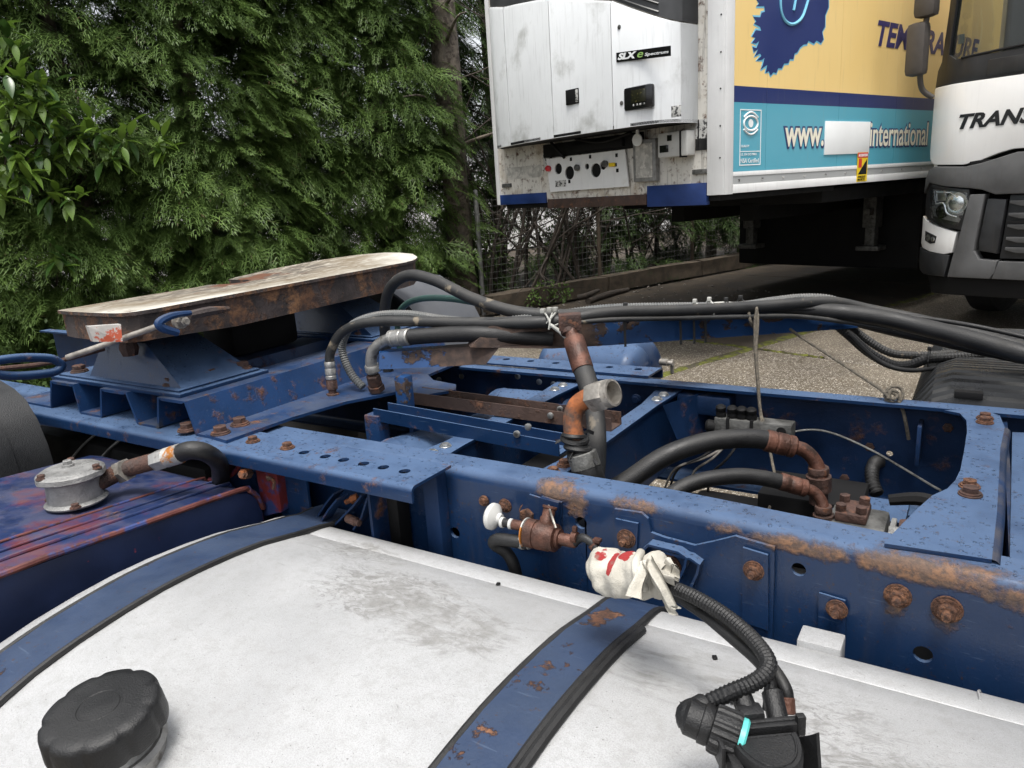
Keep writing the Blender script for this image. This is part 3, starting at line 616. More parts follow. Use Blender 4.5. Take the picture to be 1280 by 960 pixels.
# ---- hydraulic oil tank at the left, blue with red overspray
m = MB(); xe = -1.42
prof = [(.18, .45), (.19, .70), (.22, .765), (.27, .793), (.36, .800), (1.0, .785), (1.03, .779), (1.052, .762), (1.062, .735), (1.064, .45)]
zz = lambda y: .803
prof = [(.10, .40), (.10, .70), (.115, .745), (.15, .778), (.2, .795), (.5, .803), (.72, .790), (1.0, .770), (1.03, .758), (1.05, .735), (1.06, .70), (1.06, .40)]
m.sweep([(0, y, z) for y, z in prof], [(-2.05, 0, 0), (xe - .004, 0, 0)], closed=True)
ht = m.build('hydraulic_tank', ['red_over', 'navy_end'], TR, 40, label='blue hydraulic oil tank with red overspray')
m = MB(); k = .985; c0 = (.58, .6)
m.sweep([(0, c0[0] + (y - c0[0]) * k, c0[1] + (z - c0[1]) * k) for y, z in prof], [(xe - .003, 0, 0), (xe + .003, 0, 0)], closed=True); m.build('end_cap', 'navy_end', ht)
m = MB(); m.tube([(xe, y, z + .002) for y, z in prof[1:-1]], .0065, 8, 3); m.build('tank_rim', 'red_rim', ht)
for xr in (-1.49, -1.535, -1.585):
    m = MB(); m.tube([(xr, y, z + .001) for y, z in prof[2:-2]], .0045 if xr > -1.5 else .003, 8, 3); m.build('rib', 'red_over' if xr > -1.55 else 'red_rim', ht)
# red bracket clipping the tank to the rail
m = MB(); pts = [(-1.552,1.080,0.769), (-1.505,1.080,0.812), (-1.447,1.080,0.834), (-1.379,1.080,0.844)]
m.sheet([(p[0], 1.045, p[2]) for p in pts], (0, .05, 0), .004)
a, b, c, d = Vector((-1.439,1.070,0.814)), Vector((-1.362,1.070,0.841)), Vector((-1.367,1.070,0.699)), Vector((-1.434,1.070,0.676))
m.add([a, b, c, d] + [q + V(0, .05, 0) for q in (a, b, c, d)], [(0, 1, 2, 3), (4, 7, 6, 5), (0, 4, 5, 1), (1, 5, 6, 2), (2, 6, 7, 3), (3, 7, 4, 0)])
m.tube([(-1.598,1.050,0.751), (-1.521,1.050,0.772), (-1.478,1.050,0.801), (-1.445,1.050,0.833), (-1.413,1.050,0.845)], .006, 8); m.build('tank_bracket', 'red_bracket', ht)
m = MB(); p = Vector((-1.357,1.040,0.794)); m.tube([p, p + V(.01, -.01, .012), p + V(.018, 0, .0), p + V(.012, .0, -.02)], .004, 6); m.build('bracket_hook', 'orange_rust', ht); m = MB(); p = Vector((-1.421,1.030,0.803)); m.lathe([(.013, -.01), (.013, .012), (.009, .014), (.009, .02)], p, (.3, -1, .3), 6); m.build('bracket_bolt', 'orange_rust', ht)
# return-filter housing, cast
fc = Vector((-1.665, .765, .797)); m = MB()
m.lathe([(.062, 0), (.064, .004), (.056, .010), (.054, .054), (.059, .058)], fc, (0, 0, 1), 36); fh = m.build('filter_housing', 'cast', ht, label='grey cast filter housing with bolted lid')
m = MB(); m.lathe([(.066, .058), (.069, .061), (.068, .071), (.062, .075), (.058, .0755), (.056, .0785), (.02, .081), (0, .0815)], fc, (0, 0, 1), 40, wob=lambda a, j: 1 + .05 * max(0, math.cos(3 * a)) ** 8); m.build('filter_housing_lid', 'cast', ht)
for a in (30, 150, 270, 330, 210):
    p = fc + V(.060 * math.cos(math.radians(a)), .060 * math.sin(math.radians(a)), .005 if a in (330, 210) else .074); place('bolt', bz_rb, ht, p, None, .62)
place('bolt', boltmesh('bolt', 'cast', .0095, .012, 0, 1.3), ht, fc + V(-.005, 0, .081))
HA = [fc + V(.046, .02, .034), (-1.644,0.860,0.834), (-1.593,0.875,0.852), (-1.538,0.890,0.867), (-1.486,0.910,0.883)]
m = MB(); m.tube([fc + V(.03, .012, .030), HA[1], HA[2], HA[3]], .0185, 18, 6, rib=.05, pitch=.004); m.build('threaded_pipe', 'rust_brown', ht)
m = MB(); m.lathe([(.027, 0), (.027, .022)], HA[1], (Vector(HA[2]) - Vector(HA[1])), 6); m.build('hex_collar', 'steel_dirty', ht)
m = MB(); d = (Vector(HA[4]) - Vector(HA[3])).normalized(); m.lathe([(.0225, -.006), (.0235, 0), (.0235, .024), (.0225, .028)], HA[3], d, 6); m.build('hex_collar', 'alum', ht)
m = MB(); m.lathe([(.0225, .028), (.0225, .066), (.019, .067)], HA[3], d, 24); m.build('crimp_sleeve', 'galv', ht)
m = MB(); q = Vector(HA[3]) + d * .064; m.tube([q, q + d * .03, (-1.440,0.950,0.879), (-1.474,1.000,0.830), (-1.540,1.040,0.754)], .0205, 16); m.build('return_hose', 'hose', ht)

# ---- near and far mudguards
m = MB(); pts = [(-2.634,0.950,1.018), (-2.459,0.950,1.006), (-2.353,0.950,0.973), (-2.279,0.950,0.954), (-2.224,0.950,0.926), (-2.185,0.950,0.875), (-2.159,0.950,0.803), (-2.146,0.950,0.710), (-2.147,0.950,0.603)]
m.sheet(pts, (0, -.58, 0), .012)
for i, sy in ((0, .90),): m.sheet([(p[0] + .004, .86, p[2] + .006) for p in pts[2:]], (0, -.40, 0), .010)
m.build('mudguard', 'mud', TR, 40, label='near dark grey plastic mudguard at the left')
m = MB(); pts = [(-2.571,2.550,0.622), (-2.426,2.550,0.827), (-2.276,2.550,0.981), (-2.172,2.550,1.055), (-2.078,2.550,1.080), (-1.982,2.550,1.067), (-1.893,2.550,1.016), (-1.824,2.550,0.949), (-1.781,2.550,0.871), (-1.747,2.550,0.786)]
m.sheet(pts, (0, -.36, 0), -.010)
rr = [Vector(p) for p in pts]; ce = sum(rr, Vector()) / len(rr); ce.z = rr[-1].z
m.add(rr, [tuple(range(len(rr)))])
m.build('mudguard', 'mud_far', TR, 40, label='far pale grey mudguard behind the coupling plate')
for sx in (-2.05,):
    for yy, lab in ((.66, 'near rear wheel'), (2.22, 'far rear wheel')):
        m = MB(); m.lathe([(.25, -.13), (.30, -.16), (.44, -.16), (.50, -.12), (.505, 0), (.50, .12), (.44, .16), (.30, .16), (.25, .13)], (-2.75, yy + .13, .505), (0, 1, 0), 40); m.build('rear_wheel', 'rubber_road', TR)

# ---- corrugated mounting plate across the rails
y0 = 1.06; prof = [(-2.556,1.060,0.851), (-2.340,1.060,0.855), (-2.307,1.060,0.933), (-2.288,1.060,0.947), (-2.192,1.060,0.955), (-2.180,1.060,0.941), (-2.171,1.060,0.854), (-2.154,1.060,0.843), (-2.081,1.060,0.849), (-2.068,1.060,0.860), (-2.042,1.060,0.933), (-2.022,1.060,0.946), (-1.934,1.060,0.954), (-1.913,1.060,0.938), (-1.885,1.060,0.853), (-1.869,1.060,0.846), (-1.809,1.060,0.851), (-1.799,1.060,0.861), (-1.776,1.060,0.927), (-1.757,1.060,0.942), (-1.675,1.060,0.948), (-1.656,1.060,0.935), (-1.631,1.060,0.858), (-1.618,1.060,0.847), (-1.540,1.060,0.849)]
bot = ZT + .0045
zlo = min(p[2] for p in prof[6:])
pp = []
for i, p in enumerate(prof):
    z = p[2]
    up = z > .895
    pp.append((p[0], y0, .94 if up and (i + 0) % 1 == 0 and z > .925 else (bot + .004 if z < .885 else z)))
m = MB(); m.sheet(pp, (0, 2.10 - y0, 0), -.008)
m.v = [(x, y, z + .0075) for x, y, z in m.v]; cp = m.build('corrugated_mounting_plate', 'blue_dirty', TR, 25, label='corrugated blue mounting plate with three raised ribs')
xr = -1.50
m = MB(); M = Matrix.Translation((0, 0, bot + .0055)); 
m.plate([(-1.60, 1.062), (-1.505, 1.05), (-1.50, 1.25), (-1.47, 1.42), (-1.40, 1.55), (-1.29, 1.56), (-1.245, 1.63), (-1.28, 1.68), (-1.38, 1.70), (-1.44, 1.75), (-1.46, 2.09), (-1.60, 2.09)], [], .008, 0, M=M)
m.build('flange_plate', 'blue_dirty', cp)
for p in ((-1.566,1.081,0.870), (-1.677,1.065,0.870), (-1.581,1.151,0.870)): place('bolt', bz_rb, cp, (p[0], p[1], bot + .0135), None, 1.3)
# ---- pedestals and coupling plate
zb = .945
def frustum(m, base, top, zb, zt, lean=(0, 0)):
    m.add([(x, y, zb) for x, y in base] + [(x, y, zt) for x, y in top], [(0, 1, 2, 3)[::-1], (4, 5, 6, 7)] + [(i, (i + 1) % 4, 4 + (i + 1) % 4, 4 + i) for i in range(4)])
def pedestal(ya, yb_, label):
    m = MB(); m.box((-2.33, ya, zb), (-1.70, yb_, zb + .012), .003)
    m.box((-2.31, ya + .012, zb + .012), (-1.72, yb_ - .012, zb + .018), .004)
    pd = m.build('pedestal', 'blue', TR, 30, label=label)
    m = MB(); A = (-2.187,1.080,0.986); B = (-2.122,1.120,1.052); C = (-1.935,1.120,1.067); D = (-1.753,1.080,0.965)
    x = [A[0] + .02, B[0], C[0] + .02, D[0]]; z = 1.065; yc = ya + .03
    frustum(m, [(x[0], yc), (x[3] + .02, yc), (x[3] + .02, yb_ - .03), (x[0], yb_ - .03)], [(x[1], yc + .035), (x[2], yc + .035), (x[2], yb_ - .06), (x[1], yb_ - .06)], zb + .018, z)
    m.build('bearing_block', 'blue', pd, 30)
    for bx, by in ((-1.80, ya + .05), (-1.78, ya + .15), (-1.76, yb_ - .04), (-2.26, ya + .05), (-2.26, yb_ - .05)): place('bolt', bz_rb, pd, (bx, by, zb + .018), (0, 0, random.random()), 1.35)
    return pd
pedestal(1.075, 1.36, 'near blue pedestal under the coupling plate'); pedestal(1.80, 2.08, 'far blue pedestal under the coupling plate')
m = MB(); m.box((-2.12, 1.45, .95), (-1.96, 1.72, 1.08), .03); m.build('pivot_casting', 'black', TR)
def zfw(x, y): return 1.181 + (x + 1.70) * (.045 - .155 * min(.7, max(0., y - 1.5))) + .010 * (y - 1.0)
outl = [(-2.205, 1.09), (-2.195, 1.068), (-2.10, 1.045), (-1.95, 1.018), (-1.80, .994), (-1.745, .992), (-1.715, 1.01), (-1.70, 1.05), (-1.70, 1.275), (-1.70, 1.53), (-1.70, 1.81), (-1.70, 2.0), (-1.715, 2.07), (-1.76, 2.14), (-1.83, 2.20), (-1.90, 2.21), (-1.96, 2.19), (-2.03, 2.11), (-2.10, 1.98), (-2.16, 1.80), (-2.18, 1.66), (-2.17, 1.625), (-2.06, 1.615), (-2.02, 1.60), (-2.02, 1.56), (-2.06, 1.545), (-2.17, 1.54), (-2.19, 1.50), (-2.21, 1.35)]
m = MB(); bm = bmesh.new(); vv = [bm.verts.new((x, y, zfw(x, y))) for x, y in outl]; bm.faces.new(vv); bmesh.ops.triangulate(bm, faces=bm.faces[:]); bmesh.ops.subdivide_edges(bm, edges=bm.edges[:], cuts=2, use_grid_fill=True)
for v in bm.verts: v.co.z = zfw(v.co.x, v.co.y)
g = bmesh.ops.extrude_face_region(bm, geom=bm.faces[:])
for v in g['geom']:
    if isinstance(v, bmesh.types.BMVert): v.co.z -= .009
m.bm(bm); m.mi = [0 if all(abs(m.v[i][2] - zfw(m.v[i][0], m.v[i][1])) < .001 for i in f) else 1 for f in m.f]; fwp = m.build('coupling_plate', ['fw_top', 'fw_side'], TR, 30, label='weathered white coupling plate with a rusty throat')
# skirt under the plate
m = MB(); k = .985; cx_, cy_ = -1.95, 1.59
sk = [(cx_ + (x - cx_) * .975, cy_ + (y - cy_) * k) for x, y in outl]
dep = lambda x, y: .088 if y > 1.1 else .075
vs = []; n = len(sk)
for x, y in sk: vs.append((x, y, zfw(x, y) - .0088))
for x, y in sk: vs.append((x * .985 + cx_ * .015, y, zfw(x, y) - dep(x, y)))
m.add(vs, [(i, (i + 1) % n, n + (i + 1) % n, n + i) for i in range(n)]); m.build('skirt', 'fw_side', fwp, 30)
# chipped white and red patch, release lever with hook and ring handle
m = MB(); a, b, c, d = Vector((-1.742,0.900,1.164)), Vector((-1.695,0.950,1.162)), Vector((-1.695,0.946,1.121)), Vector((-1.742,0.905,1.127))
for q in (a, b, c, d): q.x += .014
m.add([a, b, c, d, a + V(-.02, .004, 0), b + V(-.02, .004, 0), c + V(-.02, .004, 0), d + V(-.02, .004, 0)], [(0, 1, 2, 3), (4, 7, 6, 5), (0, 4, 5, 1), (1, 5, 6, 2), (2, 6, 7, 3), (3, 7, 4, 0)])
MT['patch'] = mk('white_patch_red_edge', (.40, .385, .36), .6, var=.2, vs=20, col2=(.38, .07, .03), c2=.52, c2s=28, c2w=.05)
m.build('reflector_plate', 'patch', fwp)
m = MB(); m.tube([(-1.880,0.914,1.078), (-1.780,0.975,1.109), (-1.660,1.043,1.147)], .0075, 10, 4); lv = m.build('release_lever', 'steel_dirty', TR, label='bare steel release lever with a blue ring handle')
m = MB(); h = [(-1.655,1.115,1.162), (-1.650,1.059,1.164), (-1.650,1.025,1.154), (-1.650,1.031,1.140), (-1.650,1.068,1.121)]
m.tube(h, [.006, .009, .011, .011, .009], 8, 4); m.build('hook', 'blue_dirty', lv)
m = MB(); p = Vector((-1.660,1.094,1.144)); m.lathe([(.012, -.02), (.012, .014), (.008, .016), (.008, .022)], p, (1, -.15, .05), 6); m.lathe([(.019, -.022), (.019, -.012)], p, (1, -.15, .05), 18); m.build('lever_bolt', 'steel_dirty', lv)
m = MB(); m.tube([(-1.680,1.126,1.153), (-1.680,1.187,1.154), (-1.690,1.253,1.149)], [.011, .012, .006], 8, 3); m.build('lever_guide', 'fw_side', lv)
ring = [(-1.900,0.907,1.060), (-1.900,0.890,1.078), (-1.900,0.852,1.090), (-1.900,0.807,1.098), (-1.900,0.756,1.100), (-1.900,0.738,1.091), (-1.900,0.757,1.073), (-1.900,0.798,1.058), (-1.900,0.850,1.049), (-1.900,0.891,1.047), (-1.900,0.907,1.060), (-1.900,0.890,1.078)]
m = MB(); m.tube(ring, .0105, 12, 5); m.build('ring_handle', 'blue', lv)
m = MB(); m.tube([(-2.050,0.782,1.066), (-2.050,0.851,1.054), (-2.050,0.966,1.044), (-2.050,1.098,1.051)], .006, 8, 3); m.build('lever_rod', 'rust_brown', lv)
m = MB(); m.lathe([(.02, 0), (.026, .02), (.02, .04), (.02, .10)], (-1.93, 1.10, 1.04), (0, 0, 1), 8); m.build('pivot_bolt', 'rust_brown', TR)

# ---- parts between the rails
def beam(a, b, w, h, mat, name, label=None, chan=True):
    """upright U channel from a to b, top edges at the z of a and b"""
    A, B = Vector(a), Vector(b); d = (B - A).normalized(); s = d.cross(V(0, 0, 1)).normalized() * w / 2; t = .004; sn = s.normalized() * t
    sec = [-s, -s + V(0, 0, -h), s + V(0, 0, -h), s, s - sn, s - sn + V(0, 0, -h + t), -s + sn + V(0, 0, -h + t), -s + sn]
    m = MB(); n = 8; m.add([A + q for q in sec] + [B + q for q in sec], [(i, (i + 1) % n, n + (i + 1) % n, n + i) for i in range(n)] + [(0, 1, 6, 7), (1, 2, 5, 6), (2, 3, 4, 5), (8, 15, 14, 9), (9, 14, 13, 10), (10, 13, 12, 11)])
    return m.build(name, mat, TR, 25, **({'label': label} if label else {}))
u1 = beam((-1.332,1.410,0.873), (-0.776,1.410,0.851), .062, .034, 'blue', 'tray_channel', 'blue steel tray channel between the rails')
u2 = beam((-1.354,1.585,0.870), (-0.727,1.585,0.861), .062, .034, 'brown', 'tray_channel', 'brown rusted tray channel behind the blue one')
sb = boltmesh('bolt', 'steel', .006, .003, 0, 1.2, (0, -1, 0))
for p, par in (((-0.883,1.378,0.859), u1), ((-0.871,1.410,0.868), u1), ((-0.891,1.553,0.852), u2), ((-0.889,1.600,0.856), u2)): place('bolt', sb, par, p, None, 1.1)
for (x0, x1, lab) in ((-1.09, -1.0, 'blue cross member with silver bolts'), (-.77, -.695, 'blue cross member with rusty bolts under the hoses')):
    m = MB(); zt = .828
    m.plate([(x0, 1.19), (x1, 1.19), (x1 - .01, 1.34), (x1 - .01, 1.80), (x1, 1.98), (x0, 1.98), (x0 + .02, 1.80), (x0 + .02, 1.34)], [], .007, 0, M=Matrix.Translation((0, 0, zt - .007)))
    m.box((x1 - .022, 1.19, .62), (x1 - .014, 1.98, zt - .004)); k = m.build('cross_member', 'blue', TR, 30, label=lab)
    for by in (1.26, 1.31, 1.85, 1.90):
        place('bolt', bz_s if (x0 < -1 or by > 1.5) else bz_r, k, (x0 + .045, by, zt), None, 1.0)
m = MB(); m.add([(-.69, 1.80, .83), (-.62, 1.99, .83), (-.62, 1.99, .68), (-.66, 1.85, .70)], [(0, 1, 2, 3)]); m.box((-.70, 1.935, .77), (-.55, 1.998, .825), .006); m.build('gusset', 'blue_dark', TR)
for p in ((-0.821,1.990,0.798), (-0.768,1.990,0.793)): place('bolt', boltmesh('bolt', 'blue_dark', .011, .009, 0, 1.4, (0, -1, 0)), TR, (p[0], 1.934, p[2]))
for i, p in enumerate(((-1.264,2.000,0.817), (-1.183,2.000,0.805), (-1.130,2.000,0.801), (-1.493,2.000,0.799), (-1.593,2.000,0.779))): place('bolt', sb, railF, (p[0], 2.0, p[2]), None, 1.3)
bd = boltmesh('bolt', 'rust_brown', .012, .008, 0, 1.5, (0, -1, 0))
for p in ((-0.262,2.000,0.618), (-0.207,2.000,0.713), (-0.038,2.000,0.785)): place('bolt', bd, railF, (p[0], 2.003, p[2]), None, 1.)
def air_tank(c, ax, r, L, label, mat='blue'):
    c = Vector(c); a = Vector(ax).normalized(); m = MB(); pr = []
    for i in range(7):
        t = PI / 2 * i / 6; pr.append((max(r * math.sin(t), .001), -L / 2 - .055 * math.cos(t)))
    pr += [(r * 1.012, -L / 2 + .004), (r * 1.012, -L / 2 + .01), (r, -L / 2 + .014)]
    pr += [(q, -h) for q, h in reversed(pr)]
    m.lathe(pr, c, a, 40); return m.build('air_tank', mat, TR, 35, label=label)
air_tank((-1.31, 1.50, .70), (0, 1, 0), .115, .34, 'blue air tank between the rails under the tray') if False else None
air_tank((-1.189,1.480,0.691), (.35, 1, 0), .118, .30, 'blue air tank between the rails under the tray')
air_tank((-1.144,1.860,0.728), (1, .1, 0), .085, .20, 'blue air tank behind the brown channel')
air_tank((-1.12, 2.27, .77), (1, 0, 0), .115, .30, 'blue air tank outside the far rail, partly behind the arm')
at = air_tank((-1.071,2.330,0.776), (1, -.25, 0), .125, .20, 'blue air tank with a drain tap on its end')
m = MB(); p = Vector((-0.898,2.330,0.816)); m.lathe([(.012, 0), (.012, .03), (.008, .03), (.008, .05)], p, (1, -.25, 0), 12); m.box(p + V(.035, -.006, -.04), p + V(.045, .006, .01), .002); m.build('drain_tap', 'steel_dirty', TR)
# upright support behind the tray and grimy parts deep inside the frame
m = MB(); m.box((-1.36, 1.37, .55), (-1.31, 1.41, .855), .004); m.box((-1.25, 1.42, .56), (-1.235, 1.45, .84), .002); m.build('bracket_post', 'blue_dirty', TR)
m = MB(); m.box((-1.35, 1.19, .46), (.10, 1.98, .52), .02); m.box((-.62, 1.30, .50), (.03, 1.9, .57), .02); m.tube([(-.95, 1.6, .55), (-.4, 1.6, .60), (.1, 1.6, .60)], .06, 14); m.box((-1.0, 1.22, .6), (-.86, 1.75, .70), .01); m.build('gearbox_dark_filler', 'black', TR)  # gearbox, plus a wide black box added to darken the frame bottom
m = MB(); m.tube([(-3.4, 1.585, .55), (-.3, 1.585, .57)], .07, 18, 1); m.build('prop_shaft', 'cast_dark', TR)
for i in range(2):
    m = MB(); x = -2.17 + i * .13; m.tube([(x, 1.14, .81), (x - .05, 1.08, .76), (x - .10, 1.04, .70)], .004, 6); m.build('brake_line', 'cast_dark', TR)
m = MB(); m.box((-2.6, 1.08, .45), (-1.66, 1.14, .76), .02); m.build('spring_hanger', 'black', TR)
# black ribbed battery cover outside the far rail
bc = MB(); xa = -.13; y_a, y_b = 2.045, 2.75
zc = .893
rows = 27; top = []
for j in range(rows * 4 + 1):
    y = y_a + (y_b - y_a) * j / (rows * 4); h = zc + (-.012 if j % 4 == 0 else .003) - .055 * max(0, 1 - (y - y_a) / .13) ** 1.5; top.append((y, h))
xsn = [xa, xa + .015, xa + .05, xa + .09, .30, .305, .345, .35, .9]
def hz(x, h): 
    t = min(1, max(0, (x - xa) / .09)); return h - .10 * (1 - t) ** 2.2 - (.010 if .303 < x < .347 else 0)
vs = []; n = len(top)
for x in xsn: vs += [(x, y, hz(x, h)) for y, h in top]
bc.add(vs, [(j * n + i, j * n + i + 1, (j + 1) * n + i + 1, (j + 1) * n + i) for j in range(len(xsn) - 1) for i in range(n - 1)])
fr_ = [(x, y_a, hz(x, top[0][1])) for x in xsn]; bc.add(fr_ + [(x, y_a + .001, .6) for x in xsn], [(k, k + 1, k + 1 + len(xsn), k + len(xsn)) for k in range(len(xsn) - 1)]); bc.add([(xa, y_a, .6), (xa, y_b, .6), (xa, y_b, zc - .1), (xa, y_a, zc - .13)], [(0, 1, 2, 3)])
bcv = bc.build('battery_cover', 'plastic_ribbed', TR, 30, label='black ribbed plastic battery cover outside the far rail')
m = MB(); p = (-0.002,2.050,0.850); m.box((p[0] - .03, 2.03, .850), (p[0] + .03, 2.055, .868), .003); m.build('hinge', 'black', bcv)
m = MB(); m.box((.312, 2.06, .872), (.338, 2.74, .890), .003); m.build('cover_strap', 'plastic', bcv)

# ---- support arm carrying the hoses
ARM0, ARM1 = Vector((-1.30, 1.40, 0)), Vector((-.25, 2.29, 0)); ad = (ARM1 - ARM0).normalized()
def armz(px): return None
A0, A1 = Vector((-0.922,1.633,1.049)), Vector((-0.322,2.226,0.999))
sd_ = (A1 - A0).normalized().cross(V(0, 0, 1)).normalized()
m = MB(); h0, h1 = .036, .026
A_ = Vector((-1.112,1.509,1.045)); 
tip = Vector((-0.254,2.286,0.972))
loopA = [Vector((-1.062,1.555,1.072)), Vector((-0.925,1.641,1.081)), Vector((-0.816,1.745,1.071)), Vector((-0.329,2.228,1.021)), Vector((-0.254,2.286,0.972)), Vector((-0.335,2.210,0.974)), Vector((-0.810,1.727,1.001)), Vector((-0.918,1.622,1.008)), Vector((-1.096,1.512,1.024))]
m.add(loopA + [p - sd_ * .05 for p in loopA], [tuple(range(9)), tuple(range(17, 8, -1))] + [(i, (i + 1) % 9, 9 + (i + 1) % 9, 9 + i) for i in range(9)])
arm = m.build('hose_support_arm', 'blue_chip', TR, 25, label='chipped blue steel arm carrying the hose bundle')
m = MB(); lo = [Vector((-1.382,1.480,0.999)), Vector((-1.110,1.539,1.020)), Vector((-1.032,1.553,1.022)), Vector((-1.064,1.532,0.978)), Vector((-1.171,1.509,0.969)), Vector((-1.379,1.469,0.955))]
m.add(lo + [p - sd_ * .045 for p in lo], [tuple(range(6)), tuple(range(11, 5, -1))] + [(i, (i + 1) % 6, 6 + (i + 1) % 6, 6 + i) for i in range(6)])
m.build('lower_arm_bracket', 'blue_chip', arm)
m = MB(); p = Vector((-1.296,1.467,0.894)); m.box(p + V(-.018, -.015, -.045), p + V(.018, .02, .05), .004); m.build('arm_post', 'blue_chip', arm)
m = MB(); m.box((-1.49, 1.40, .855), (-1.30, 1.46, .863)); 
for px in (746, 850, 867, 880):
    a = Vector({746: (-0.770,1.743,1.071), 850: (-0.664,1.864,1.058), 867: (-0.637,1.893,1.056), 880: (-0.614,1.917,1.055)}[px]); w = ad * .006
    h = .085 if px != 746 else .08
    k = MB(); k.sheet([a + V(0, .02, .012), a + V(-.001, -.006, .006), a + V(0, -.004, -.034), a + V(0, -.003, -.074)], w, .002); k.build('cable_tie', 'tie_b', arm)

# rear wall and roof edge of the lorry's own cab, just outside the right of the frame
m = MB(); m.box((.86, .30, .95), (.90, 2.80, 3.5), .02); m.box((.90, .30, 3.3), (2.3, 2.80, 3.5), .05); m.box((.90, .30, .6), (2.3, .36, 3.3), .02); m.box((.90, 2.74, .6), (2.3, 2.80, 3.3), .02); m.box((2.26, .36, .6), (2.3, 2.74, 3.3), .02); m.build('cab', 'blue', TR)
m = MB(); m.box((-3.2, 1.25, .34), (.5, 1.92, .40), .02); m.build('added_dark_tray', 'black', TR)  # black tray added to hide lit ground and darken the frame

# ================================================================ HOSES, CORDS AND LOOSE THINGS
def hose(name, label, cat, pts, r, mat, n=14, rib=0., pitch=.006, group=None, fits=(), sm=7):
    t = thing(name, label, cat, tuple(pts[0]), group=group)
    m = MB(); m.tube(pts, r, n, sm, rib=rib, pitch=pitch); m.build('rubber_tube' if not rib else 'corrugated_tube', mat, t, 60 if not rib else 22)
    for f in fits: f(t)
    return t
def fit_lathe(prof, o, ax, mat, nm, n=20):
    def f(t):
        m = MB(); m.lathe(prof, o, ax, n); m.build(nm, mat, t, 32)
    return f
def fit_tube(pts, r, mat, nm, n=14, sm=6):
    def f(t):
        m = MB(); m.tube(pts, r, n, sm); m.build(nm, mat, t, 45)
    return f
def axis(a, b): return (Vector(b) - Vector(a)).normalized()
def seg(a, b, r, mat, nm, bands=True, n=20):
    a, b = Vector(a), Vector(b); L = (b - a).length
    pr = [(r * .9, 0), (r, L * .05), (r, L * .3), (r * .94, L * .33), (r * .94, L * .37), (r, L * .4), (r, L * .7), (r * .93, L * .73), (r * .93, L * .78), (r, L * .8), (r, L * .95), (r * .88, L)] if bands else [(r * .95, 0), (r, L * .06), (r, L * .94), (r * .95, L)]
    return fit_lathe(pr, a, b - a, mat, nm, n)
# hose that rises from a crimped fitting and runs along the arm to the right
a0, a1, a2 = (-1.561,1.460,0.869), (-1.561,1.461,0.914), (-1.562,1.464,0.966)
hose('hydraulic_hose', 'dusty black hose rising from the silver crimp left of the elbow, lying along the arm', 'hose',
     [a2, (-1.553,1.467,0.998), (-1.509,1.476,1.052), (-1.422,1.491,1.080), (-1.272,1.516,1.084), (-1.098,1.565,1.078), (-0.914,1.622,1.079), (-0.800,1.712,1.090), (-0.662,1.858,1.076), (-0.531,1.989,1.067), (-0.427,2.080,1.064), (-0.339,2.160,1.059), (-0.244,2.212,1.031), (-0.090,2.227,0.997), (0.141,2.223,0.936)],
     [.0135] * 5 + [.0155] * 10, 'hose_grey', 16, group='hoses carried along the arm',
     fits=[seg(a2, a1, .0155, 'alum', 'crimp_sleeve'), fit_lathe([(.014, 0), (.0165, .004), (.0165, .028), (.012, .031), (.012, .04), (.019, .042), (.019, .055)], a1, axis(a1, a0), 'rust_brown', 'swivel_nut', 6)])
hose('hydraulic_hose', 'thick black hose arching over the coupling plate edge, scuffed brown on top', 'hose',
     [(-1.602,1.748,0.851), (-1.585,1.731,0.962), (-1.549,1.705,1.082), (-1.496,1.688,1.154), (-1.414,1.677,1.187), (-1.304,1.658,1.174), (-1.167,1.634,1.131), (-1.040,1.633,1.100), (-0.935,1.660,1.088), (-0.852,1.725,1.082), (-0.758,1.820,1.073)],
     .0165, 'hose_grey', 16, group='hoses carried along the arm')
hose('air_hose', 'thin green hose looping below the thick arched hose', 'hose',
     [(-1.577,1.786,0.924), (-1.559,1.769,1.033), (-1.496,1.741,1.088), (-1.398,1.714,1.114), (-1.258,1.683,1.119), (-1.104,1.655,1.105), (-1.003,1.652,1.083), (-0.916,1.668,1.072)], .0095, 'hose_green', 12, group='hoses carried along the arm')
hose('corrugated_conduit', 'grey corrugated conduit curving beside the silver crimp', 'hose',
     [(-1.495,1.518,0.882), (-1.531,1.517,0.913), (-1.561,1.523,0.957), (-1.564,1.524,1.005), (-1.516,1.523,1.062), (-1.432,1.537,1.090), (-1.324,1.547,1.096), (-1.233,1.554,1.087), (-1.151,1.568,1.079)], .0115, 'spiral', 12, rib=.09, pitch=.0075, group='hoses carried along the arm')
hose('corrugated_conduit', 'grey corrugated conduit lying on top of the arm, arching at its right end', 'hose',
     [(-1.022,1.602,1.080), (-0.940,1.669,1.084), (-0.826,1.768,1.090), (-0.676,1.899,1.078), (-0.560,2.018,1.064), (-0.485,2.104,1.066), (-0.422,2.158,1.068), (-0.356,2.199,1.061), (-0.305,2.212,1.040)], .0125, 'spiral', 12, rib=.09, pitch=.0075, group='hoses carried along the arm')
